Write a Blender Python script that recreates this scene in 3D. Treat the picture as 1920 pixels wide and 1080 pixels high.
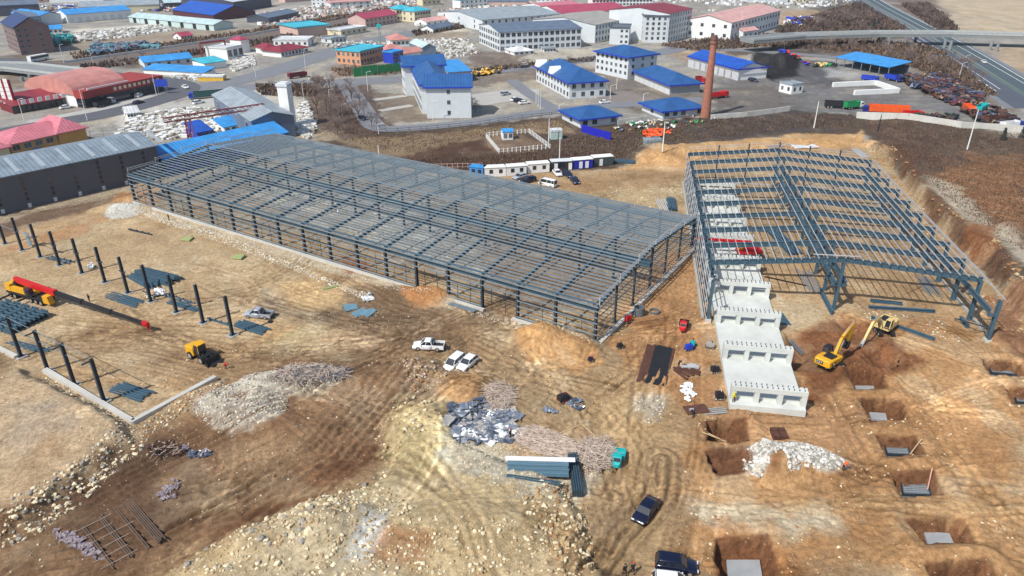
import bpy, bmesh, math, random
import numpy as np
from mathutils import Vector, Matrix
for o in list(bpy.data.objects): bpy.data.objects.remove(o, do_unlink=True)
SC = bpy.context.scene; C = SC.collection
rnd = random.Random(7); PI = math.pi; R = math.radians
# ------------------------------------------------------------------ camera
K = 64/60; CAMH = 64.0; PITCH, ROLL, FPX = 0.4685, -0.0026, 1353.567
_cp, _sp = math.cos(PITCH), math.sin(PITCH)
_w = Vector((0, _cp, -_sp)); _r0 = Vector((1, 0, 0)); _u0 = _r0.cross(_w)
_r = _r0*math.cos(ROLL)+_u0*math.sin(ROLL); _u = _u0*math.cos(ROLL)-_r0*math.sin(ROLL)
cam = bpy.data.cameras.new('camera'); camo = bpy.data.objects.new('camera', cam); C.objects.link(camo)
cam.sensor_width = 36; cam.lens = FPX/1920*36; cam.clip_start = 1; cam.clip_end = 9000
M = Matrix((( _r.x, _u.x, -_w.x, 0), (_r.y, _u.y, -_w.y, 0), (_r.z, _u.z, -_w.z, CAMH), (0, 0, 0, 1)))
camo.matrix_world = M; SC.camera = camo
def G(px, py, z=0.0):
    """point of the plane at height z seen at photograph pixel px, py"""
    d = _r*((px-960)/FPX) - _u*((py-540)/FPX) + _w
    return Vector((0, 0, CAMH)) + d*((z-CAMH)/d.z)
# ------------------------------------------------------------------ light
SUN_EL, SUN_AZ = R(49), R(222)          # azimuth: direction the sun stands in, from +X counter-clockwise
sd = Vector((math.cos(SUN_EL)*math.cos(SUN_AZ), math.cos(SUN_EL)*math.sin(SUN_AZ), math.sin(SUN_EL)))
W = bpy.data.worlds.new('World'); SC.world = W; W.use_nodes = True
nt = W.node_tree; bg = nt.nodes['Background']
sky = nt.nodes.new('ShaderNodeTexSky'); sky.sky_type = 'NISHITA'; sky.sun_disc = False
sky.sun_elevation = SUN_EL; sky.sun_rotation = PI/2-SUN_AZ; sky.air_density = 1.0; sky.dust_density = 1.5
nt.links.new(sky.outputs[0], bg.inputs[0]); bg.inputs[1].default_value = 0.12
sl = bpy.data.lights.new('sun', 'SUN'); sl.energy = 4.3; sl.angle = R(0.6); sl.color = (1.0, 0.965, 0.915)
so = bpy.data.objects.new('sun', sl); C.objects.link(so); so.rotation_euler = sd.to_track_quat('Z', 'Y').to_euler(); so.location = (0, 0, 200)
SC.view_settings.view_transform = 'Standard'; SC.view_settings.look = 'None'; SC.view_settings.exposure = 0.12; SC.view_settings.gamma = 1
SC.render.engine = 'CYCLES'; SC.cycles.max_bounces = 5; SC.cycles.transparent_max_bounces = 6
# ------------------------------------------------------------------ materials
def lin(c):
    return tuple(((v/255)/12.92 if v/255 <= 0.04045 else (((v/255)+0.055)/1.055)**2.4) for v in c)
_mats = {}
def mat(name, col, rough=0.7, metal=0.0, var=0.18, scale=1.2, bump=0.0, streak=None, spec=0.4):
    """procedural paint, metal or stone: sRGB colour broken up by two noises, optionally stretched into streaks"""
    if name in _mats: return _mats[name]
    m = bpy.data.materials.new(name); m.use_nodes = True; n = m.node_tree.nodes; L = m.node_tree.links
    p = n['Principled BSDF']; p.inputs['Roughness'].default_value = rough; p.inputs['Metallic'].default_value = metal
    p.inputs['Specular IOR Level'].default_value = spec
    tc = n.new('ShaderNodeTexCoord'); mp = n.new('ShaderNodeMapping'); L.new(tc.outputs['Object'], mp.inputs[0])
    if streak: mp.inputs['Scale'].default_value = streak
    a = n.new('ShaderNodeTexNoise'); a.inputs['Scale'].default_value = scale; a.inputs['Detail'].default_value = 6; a.inputs['Roughness'].default_value = 0.65
    L.new(mp.outputs[0], a.inputs['Vector'])
    r = n.new('ShaderNodeMapRange'); r.inputs['From Min'].default_value = 0.3; r.inputs['From Max'].default_value = 0.7
    r.inputs['To Min'].default_value = 1-var; r.inputs['To Max'].default_value = 1+var; L.new(a.outputs['Fac'], r.inputs['Value'])
    x = n.new('ShaderNodeMix'); x.data_type = 'RGBA'; x.blend_type = 'MULTIPLY'; x.inputs['Factor'].default_value = 1
    x.inputs['A'].default_value = (*lin(col), 1); L.new(r.outputs[0], x.inputs['B']); L.new(x.outputs['Result'], p.inputs['Base Color'])
    if bump:
        b = n.new('ShaderNodeBump'); b.inputs['Strength'].default_value = bump; b.inputs['Distance'].default_value = 0.05
        L.new(a.outputs['Fac'], b.inputs['Height']); L.new(b.outputs[0], p.inputs['Normal'])
    _mats[name] = m; return m
def ribbed(name, col, pitch=0.9, axis=0, rough=0.45, var=0.12, metal=0.0):
    """profiled sheet: fine ribs across one object axis as bump and thin seams, blotched with weathering"""
    if name in _mats: return _mats[name]
    m = mat(name, col, rough, metal, var, 0.25); n = m.node_tree.nodes; L = m.node_tree.links; p = n['Principled BSDF']
    tc = n.new('ShaderNodeTexCoord'); s = n.new('ShaderNodeSeparateXYZ'); L.new(tc.outputs['Object'], s.inputs[0])
    a = n.new('ShaderNodeMath'); a.operation = 'MULTIPLY'; a.inputs[1].default_value = 2*PI/pitch; L.new(s.outputs[axis], a.inputs[0])
    b = n.new('ShaderNodeMath'); b.operation = 'SINE'; L.new(a.outputs[0], b.inputs[0])
    c = n.new('ShaderNodeBump'); c.inputs['Strength'].default_value = 0.5; c.inputs['Distance'].default_value = 0.06
    L.new(b.outputs[0], c.inputs['Height']); L.new(c.outputs[0], p.inputs['Normal'])
    return m
glass = mat('window_glass', (38, 44, 54), 0.12, 0.0, 0.3, 0.5, spec=0.8)
pane = bpy.data.materials.new('window_pane'); pane.use_nodes = True; n = pane.node_tree.nodes; L = pane.node_tree.links     # every pane its own tint, as curtains and reflections give
oi = n.new('ShaderNodeObjectInfo'); cr_ = n.new('ShaderNodeValToRGB'); L.new(oi.outputs['Random'], cr_.inputs[0]); L.new(cr_.outputs[0], n['Principled BSDF'].inputs['Base Color']); n['Principled BSDF'].inputs['Roughness'].default_value = .15
cr_.color_ramp.elements[0].color = (.012, .016, .022, 1); cr_.color_ramp.elements[1].color = (.16, .18, .2, 1); cr_.color_ramp.elements[1].position = 1; e_ = cr_.color_ramp.elements.new(.6); e_.color = (.03, .036, .045, 1)
# ------------------------------------------------------------------ mesh builder
class MB:
    def __init__(s): s.v = []; s.f = []; s.m = []; s.n = 0
    def add(s, vs, fs, mi=0):
        for f in fs: s.f.append(tuple(i+s.n for i in f)); s.m.append(mi)
        s.v.extend([tuple(p) for p in vs]); s.n += len(vs); return s
    def hexa(s, p, mi=0):
        return s.add(p, [(3, 2, 1, 0), (4, 5, 6, 7), (0, 1, 5, 4), (1, 2, 6, 5), (2, 3, 7, 6), (3, 0, 4, 7)], mi)
    def box(s, x0, x1, y0, y1, z0, z1, mi=0):
        return s.hexa([(x0, y0, z0), (x1, y0, z0), (x1, y1, z0), (x0, y1, z0), (x0, y0, z1), (x1, y0, z1), (x1, y1, z1), (x0, y1, z1)], mi)
    def rbox(s, c, size, rz=0, mi=0, tilt=0):
        hx, hy, hz = size[0]/2, size[1]/2, size[2]/2; m = Matrix.Translation(c) @ Matrix.Rotation(rz, 4, 'Z') @ Matrix.Rotation(tilt, 4, 'Y')
        P = [(-hx, -hy, -hz), (hx, -hy, -hz), (hx, hy, -hz), (-hx, hy, -hz), (-hx, -hy, hz), (hx, -hy, hz), (hx, hy, hz), (-hx, hy, hz)]
        return s.hexa([m @ Vector(q) for q in P], mi)
    def beam(s, a, b, w, h, mi=0, up=(0, 0, 1)):
        a = Vector(a); b = Vector(b); d = (b-a).normalized(); sd_ = d.cross(Vector(up))
        if sd_.length < 1e-4: sd_ = Vector((1, 0, 0))
        sd_.normalize(); u = sd_.cross(d); sd_ *= w/2; u *= h/2
        return s.hexa([a-sd_-u, a+sd_-u, b+sd_-u, b-sd_-u, a-sd_+u, a+sd_+u, b+sd_+u, b-sd_+u], mi)
    def ibeam(s, a, b, w, h, mi=0, up=(0, 0, 1), t=0.03):
        a = Vector(a); b = Vector(b); d = (b-a).normalized(); sd_ = d.cross(Vector(up))
        if sd_.length < 1e-4: sd_ = Vector((1, 0, 0))
        sd_.normalize(); u = sd_.cross(d)*(h/2-t/2)
        s.beam(a+u, b+u, w, t, mi, up); s.beam(a-u, b-u, w, t, mi, up); return s.beam(a, b, t, h-2*t-0.002, mi, up)
    def tube(s, a, b, r0, r1=None, n=8, mi=0, cap=True):
        r1 = r0 if r1 is None else r1; a = Vector(a); b = Vector(b); d = (b-a).normalized()
        x = d.orthogonal().normalized(); y = d.cross(x); V = []
        for c, r in ((a, r0), (b, r1)):
            for i in range(n): t = 2*PI*i/n; V.append(c+x*(r*math.cos(t))+y*(r*math.sin(t)))
        F = [(i, (i+1) % n, n+(i+1) % n, n+i) for i in range(n)]
        if cap: F += [tuple(range(n-1, -1, -1)), tuple(range(n, 2*n))]
        return s.add(V, F, mi)
    def prism(s, pts, z0, z1, mi=0, top=None):
        n = len(pts); ar = sum(pts[i][0]*pts[(i+1) % n][1]-pts[(i+1) % n][0]*pts[i][1] for i in range(n))
        if ar < 0: pts = pts[::-1]
        V = [(p[0], p[1], z0) for p in pts]+[(p[0], p[1], z1) for p in pts]
        s.add(V, [tuple(range(n-1, -1, -1))]+[(i, (i+1) % n, n+(i+1) % n, n+i) for i in range(n)], mi)
        k = s.n-2*n; s.f.append(tuple(range(k+n, k+2*n))); s.m.append(mi if top is None else top); return s
    def loft(s, rings, mi=0, cap=True):
        n = len(rings[0]); V = [p for r in rings for p in r]; F = []
        for k in range(len(rings)-1):
            for i in range(n): F.append((k*n+i, k*n+(i+1) % n, (k+1)*n+(i+1) % n, (k+1)*n+i))
        if cap: F += [tuple(range(n-1, -1, -1)), tuple(range((len(rings)-1)*n, len(rings)*n))]
        return s.add(V, F, mi)
    def rock(s, c, r, mi=0, flat=0.75, q=rnd):
        t = 1.618; V = []
        a = q.uniform(0, 6.3); sx, sy, sz = r*q.uniform(.7, 1.25), r*q.uniform(.7, 1.25), r*flat*q.uniform(.7, 1.2)
        ca, sa = math.cos(a), math.sin(a)
        for x, y, z in ((-1, t, 0), (1, t, 0), (-1, -t, 0), (1, -t, 0), (0, -1, t), (0, 1, t), (0, -1, -t), (0, 1, -t), (t, 0, -1), (t, 0, 1), (-t, 0, -1), (-t, 0, 1)):
            k = .53*q.uniform(.6, 1.25); x, y, z = x*k*sx, y*k*sy, z*k*sz
            V.append((c[0]+x*ca-y*sa, c[1]+x*sa+y*ca, c[2]+z))
        return s.add(V, [(0, 11, 5), (0, 5, 1), (0, 1, 7), (0, 7, 10), (0, 10, 11), (1, 5, 9), (5, 11, 4), (11, 10, 2), (10, 7, 6), (7, 1, 8), (3, 9, 4), (3, 4, 2), (3, 2, 6), (3, 6, 8), (3, 8, 9), (4, 9, 5), (2, 4, 11), (6, 2, 10), (8, 6, 7), (9, 8, 1)], mi)
    def mesh(s, name, mats, smooth=False):
        me = bpy.data.meshes.new(name); me.from_pydata(s.v, [], s.f)
        for m in (mats if isinstance(mats, (list, tuple)) else [mats]): me.materials.append(m)
        if any(s.m): me.polygons.foreach_set('material_index', s.m)
        if smooth: me.polygons.foreach_set('use_smooth', [True]*len(me.polygons))
        me.update(); return me
def obj(name, mb, mats, parent=None, smooth=False, loc=None):
    o = bpy.data.objects.new(name, mb.mesh(name, mats, smooth) if isinstance(mb, MB) else mb); C.objects.link(o)
    if parent: o.parent = parent
    if loc is not None: o.location = loc
    return o
def tag(o, label=None, cat=None, group=None, kind=None):
    if label: o['label'] = label
    if cat: o['category'] = cat
    if group: o['group'] = group
    if kind or label: o['kind'] = kind or 'thing'
    return o
def thing(name, label, cat, loc=(0, 0, 0), rz=0, group=None):
    o = bpy.data.objects.new(name, None); C.objects.link(o); o.location = loc; o.rotation_euler = (0, 0, rz); o.empty_display_size = .5
    return tag(o, label, cat, group)
def single(name, mb, mats, label, cat, loc=(0, 0, 0), rz=0, group=None, smooth=False, kind=None):
    o = obj(name, mb, mats, None, smooth, loc); o.rotation_euler = (0, 0, rz); return tag(o, label, cat, group, kind)
_kids = {}
def kids(o):
    return [c for c in bpy.data.objects if c.parent == o]
def copy_tree(o, loc, rz=None, label=None, mats=None, scale=None, parent=None):
    c = o.copy(); C.objects.link(c)
    if parent is None:
        c.location = loc
        if rz is not None: c.rotation_euler = (0, 0, rz)
        if label: c['label'] = label
        if scale: c.scale = scale
    else: c.parent = parent
    if o.name not in _kids: _kids[o.name] = [k.name for k in kids(o)]
    for k in _kids[o.name]: copy_tree(bpy.data.objects[k], None, parent=c)
    return c
# ================================================================== GROUND (one sheet) with banks, mounds and footing pits
def pw(poly): return np.array([[q.x, q.y] for q in (G(*p) for p in poly)])
def vnoise(x, y, s, seed):
    rg = np.random.RandomState(seed).rand(256, 256); x = x/s; y = y/s
    xi = np.floor(x).astype(int); yi = np.floor(y).astype(int); fx = x-xi; fy = y-yi
    fx = fx*fx*(3-2*fx); fy = fy*fy*(3-2*fy); a = xi & 255; b = yi & 255; a1 = (a+1) & 255; b1 = (b+1) & 255
    return (rg[a, b]*(1-fx)+rg[a1, b]*fx)*(1-fy)+(rg[a, b1]*(1-fx)+rg[a1, b1]*fx)*fy
def fbm(x, y, s, seed, o=4):
    t = 0; am = 1; n = 0
    for k in range(o): t = t+am*vnoise(x+31.7*k, y-17.3*k, s/2**k, seed+k); n += am; am *= .55
    return t/n*2-1
def sdf(poly, x, y):
    """signed distance in metres, positive inside"""
    P = poly; n = len(P); d = np.full(x.shape, 1e9); ins = np.zeros(x.shape, bool)
    for i in range(n):
        ax, ay = P[i]; bx, by = P[(i+1) % n]; ex, ey = bx-ax, by-ay
        t = np.clip(((x-ax)*ex+(y-ay)*ey)/(ex*ex+ey*ey+1e-9), 0, 1)
        d = np.minimum(d, (x-ax-t*ex)**2+(y-ay-t*ey)**2)
        if ey != 0: ins ^= ((ay > y) != (by > y)) & (x < (y-ay)*ex/ey+ax)
    return np.where(ins, 1, -1)*np.sqrt(d)
def lined(P, x, y):
    d = np.full(x.shape, 1e9); sg = np.zeros(x.shape)
    for i in range(len(P)-1):
        ax, ay = P[i]; bx, by = P[i+1]; ex, ey = bx-ax, by-ay
        t = np.clip(((x-ax)*ex+(y-ay)*ey)/(ex*ex+ey*ey+1e-9), 0, 1)
        q = np.sqrt((x-ax-t*ex)**2+(y-ay-t*ey)**2); m = q < d; d = np.where(m, q, d)
        sg = np.where(m, np.sign(ex*(y-ay)-ey*(x-ax)), sg)
    return d, sg
def ss(t): t = np.clip(t, 0, 1); return t*t*(3-2*t)
# --- height features, outlined where they lie on the ground
PITS = [([(1586, 698), (1655, 700), (1664, 727), (1606, 730)], 2.0), ([(1612, 748), (1690, 750), (1702, 786), (1632, 788)], 1.8),
 ([(1643, 816), (1715, 818), (1734, 852), (1664, 856)], 1.7), ([(1673, 883), (1750, 880), (1768, 927), (1694, 931)], 1.8),
 ([(1700, 973), (1805, 970), (1828, 1018), (1736, 1022)], 1.8), ([(1343, 1010), (1440, 1003), (1466, 1100), (1346, 1105)], 2.0),
 ([(1322, 788), (1398, 784), (1404, 829), (1327, 829)], 2.4), ([(1322, 848), (1400, 840), (1425, 868), (1402, 890), (1345, 893)], 1.2),
 ([(1735, 1058), (1850, 1050), (1890, 1095), (1760, 1110)], 1.8), ([(1842, 674), (1900, 676), (1940, 704), (1856, 702)], 1.8),
 ([(1883, 724), (1945, 728), (1960, 758), (1900, 758)], 1.8)]
HOLLOWS = [([(1466, 618), (1512, 624), (1532, 665), (1500, 700), (1478, 690)], 1.6, 2.0), ([(1556, 598), (1640, 604), (1648, 640), (1590, 640)], 1.2, 2.5),
 ([(1600, 648), (1660, 640), (1725, 682), (1680, 696), (1622, 690)], 2.0, 3.5), ([(1486, 705), (1520, 700), (1520, 745), (1506, 780), (1498, 760)], 1.0, 2.0)]
MOUNDS = [(1035, 645, 9, 5.5, 2.1, -.3), (1000, 640, 5, 4, 1.4, 0), (808, 556, 5, 4, 1.6, 0), (862, 738, 7, 6, 1.8, 0), (750, 705, 8, 5, 1.3, .2), (790, 690, 5, 3, .9, 0),
 (1225, 292, 12, 7, 2.4, 0), (1290, 283, 16, 5, 2.0, .1), (1380, 274, 22, 5, 1.4, 0), (1560, 268, 18, 6, .8, 0), (1478, 268, 16, 5, 1.0, 0),
 (460, 770, 10, 5, 1.2, -.4), (560, 715, 12, 5, 1.2, .1), (1485, 868, 9, 5, 1.3, 0), (1452, 880, 5, 3, 1.6, 0), (650, 1000, 6, 4, 1.2, .5), (225, 392, 9, 4, 1.3, 0),
 (360, 745, 6, 4, .8, .5), (1900, 470, 7, 6, 2.0, 0), (1590, 690, 5, 2, .8, 0), (1540, 705, 6, 3, .6, .3), (560, 1010, 9, 5, 1.1, .3), (850, 1000, 10, 6, .9, 0), (40, 800, 18, 10, .8, 0),
 (1900, 640, 6, 4, 1.6, 0), (720, 555, 12, 5, .5, 0), (270, 372, 7, 3, 1.5, .3), (1462, 122, 13, 11, 6.0, 0), (1425, 112, 12, 9, 3.5, 0)]
PLAT_MID = pw([(758, 742), (700, 795), (735, 860), (700, 905), (640, 915), (590, 930), (540, 960), (420, 1000), (372, 1030), (290, 1085), (200, 1140), (1300, 1140), (1120, 1060), (1100, 960), (1060, 900), (870, 830), (840, 760)])
PLAT_LEFT = pw([(-200, 690), (30, 690), (90, 712), (245, 800), (262, 830), (190, 880), (115, 945), (60, 985), (-20, 1020), (-200, 1080)])
CLIFF = pw([(1600, 262), (1650, 292), (1684, 330), (1712, 385), (1760, 432), (1800, 470), (1852, 512), (1880, 560), (1900, 590), (1990, 640), (2300, 760), (2600, 200), (2000, 200), (1700, 225), (1610, 235)])
def cliff_path(): return CLIFF
SITE = pw([(-400, 470), (-100, 480), (60, 418), (240, 372), (245, 325), (400, 275), (540, 246), (700, 300), (1160, 318), (1235, 282), (1400, 262), (1500, 258), (1610, 252), (1700, 350), (1830, 480), (1900, 560), (2000, 610), (2500, 800), (2200, 1400), (-400, 1400)])
FLATB = pw([(-400, 30), (560, 225), (640, 245), (1500, 238), (2300, 200), (2300, -60), (900, -140), (-900, -140)])
def ellip(m, x, y):
    c = G(m[0], m[1]); a = m[5]; dx, dy = x-c.x, y-c.y
    u = (dx*math.cos(a)+dy*math.sin(a))/m[2]; v = (-dx*math.sin(a)+dy*math.cos(a))/m[3]
    return np.sqrt(u*u+v*v)
_pits = [(pw(p), d) for p, d in PITS]; _hol = [(pw(p), d, s) for p, d, s in HOLLOWS]
def height(x, y):
    x = np.asarray(x, float); y = np.asarray(y, float)
    sm = ss((sdf(SITE, x, y)+4)/8)
    wob = fbm(x, y, 3.0, 11, 3)*.9
    z = sm*(fbm(x, y, 22, 3, 3)*.28+fbm(x, y, 4.0, 5, 4)*.13)+(1-sm)*.0
    s = sdf(PLAT_MID, x, y)+wob; z = z+ss(s/2.6)*1.5*(1-.75*ss((s-14)/14))+ss(s/2)*fbm(x, y, 2.2, 21, 4)*.42*ss((fbm(x, y, 17, 25, 2)+.35)*2)
    s = sdf(PLAT_LEFT, x, y)+wob; z = z+ss(s/2.2)*1.5*(1-.6*ss((s-10)/20))
    s = sdf(CLIFF, x, y)+wob*1.3; far = ss((s-6)/45); cx_ = G(1690, 300).x; z = z+ss(s/1.7)*(1.6+2.6*ss((240-y)/60))*(1-far)+ss(s/3)*(1-far)*fbm(x, y, 6, 31, 4)*.7
    for m in MOUNDS:
        r = ellip(m, x, y); z = z+m[4]*ss((1.15-r+fbm(x, y, 3.5, 41, 3)*.25)/1.0)
    for p, d, w in _hol: z = z-d*ss((sdf(p, x, y)+wob*.6)/w)
    for p, d in _pits:
        d = d*1.35; s = sdf(p, x, y)+fbm(x, y, 1.9, 51, 3)*.55
        z = np.where(s > -.05, (z*(1-ss(s/.5)))-d*ss(s/.42), z+.35*ss(1-np.abs(s+1.5)/1.4)*(.4+.9*vnoise(x, y, 3, 53)))
    for P, w, dep, col, st in TRACKS:
        if dep:
            d, sg = lined(P, x, y); k = ss(1.4-d/w); z = z-k*dep*(.6+.9*np.cos(d*4.6+fbm(x, y, 4, 61, 2)*2))
    return z
def pl(pts, w, dep, col, st): return (pw(pts), w, dep, col, st)
TRACKS = [
 pl([(-50, 690), (120, 640), (260, 632), (420, 668), (560, 655), (720, 640), (830, 622), (930, 600)], 5.0, .2, (112, 84, 60), .95),
 pl([(-50, 1010), (120, 960), (300, 860), (420, 800), (560, 735), (650, 690), (760, 640)], 3.8, .2, (106, 78, 54), .85),
 pl([(60, 1090), (300, 1030), (480, 930), (620, 850), (700, 760), (770, 690), (880, 650), (960, 690)], 5.8, .22, (122, 92, 64), .9),
 pl([(330, 1075), (470, 990), (600, 900), (700, 830), (735, 770)], 2.6, .1, (116, 78, 48), .7),
 pl([(880, 660), (960, 690), (1050, 730), (1130, 770), (1190, 850), (1200, 930), (1140, 1020), (1080, 1090)], 4.5, .08, (182, 150, 104), .6),
 pl([(920, 690), (985, 720), (1040, 738), (1090, 770), (1150, 880)], 2.0, .1, (120, 100, 76), .5),
 pl([(1190, 700), (1140, 770), (1155, 840), (1210, 890), (1320, 920), (1500, 930), (1700, 940), (1930, 930)], 3.4, .06, (196, 160, 112), .55),
 pl([(1290, 520), (1270, 600), (1200, 680), (1120, 720), (1010, 700)], 4.0, .05, (172, 131, 84), .4),
 pl([(1550, 740), (1600, 830), (1640, 900), (1700, 950)], 1.8, .12, (130, 90, 56), .5),
 pl([(1730, 690), (1780, 760), (1800, 850), (1860, 930), (1930, 980)], 1.6, .1, (206, 158, 100), .6),
 pl([(1700, 760), (1760, 730), (1840, 720), (1900, 770), (1925, 850)], 1.2, .08, (208, 160, 104), .6),
 pl([(1760, 730), (1750, 800), (1800, 900), (1900, 960)], 1.0, .08, (204, 156, 98), .6),
 pl([(1480, 960), (1620, 935), (1760, 955), (1930, 950)], 1.3, .06, (206, 172, 120), .6),
 pl([(1110, 1085), (1160, 1010), (1230, 930), (1240, 860)], 3.2, .22, (96, 70, 48), .95),
 pl([(1060, 1085), (1120, 1000), (1150, 930)], 2.2, .14, (124, 96, 68), .6),
 pl([(480, 560), (620, 600), (720, 625), (860, 640)], 3.2, .16, (104, 80, 60), .85),
 pl([(250, 400), (400, 445), (560, 505), (680, 545), (780, 590), (860, 620)], 3.0, .06, (150, 116, 80), .5),
 pl([(640, 520), (720, 570), (840, 600), (900, 590), (960, 570)], 3.4, .1, (118, 94, 72), .6),
 pl([(20, 400), (120, 388), (240, 362)], 2.0, .3, (104, 78, 60), .7),
]
_rq = random.Random(77); RUTS = []
def _mkruts():
    zones = [((150, 700, 780, 1040), 30, .45, .3), ((1050, 640, 1330, 1075), 20, 1.25, .3), ((1310, 700, 1915, 1075), 30, 0, .5), ((0, 500, 640, 690), 18, -.25, .3), ((420, 600, 1000, 700), 22, -.05, .35), ((1430, 500, 1840, 640), 12, -.2, 1.2), ((900, 330, 1290, 400), 8, 0, 1.2), ((250, 410, 760, 560), 14, -.56, .3), ((740, 780, 1100, 1000), 10, .3, 1.2)]
    for (x0, y0, x1, y1), n_, an, sp in zones:
        for _ in range(n_):
            p = G(_rq.uniform(x0, x1), _rq.uniform(y0, y1)).xy; a = an+_rq.gauss(0, sp); cv = _rq.gauss(0, .016); L_ = _rq.uniform(14, 55); pts = []
            for k in range(10): pts.append((p.x, p.y)); p = p+Vector((math.cos(a), math.sin(a)))*L_/9; a += cv*L_/9; cv += _rq.gauss(0, .008)
            pp = np.array(pts); dr = pp[-1]-pp[0]; nn = np.array([-dr[1], dr[0]])/np.hypot(*dr); st_ = _rq.choice([-.42, -.34, -.26, .24, .32, .4])
            for j in range(_rq.choice([1, 1, 2, 3])): RUTS.append((pp+nn*j*_rq.uniform(.5, 1.6), _rq.uniform(.8, 1.0), st_*_rq.uniform(.6, 1)))
_mkruts()
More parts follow.
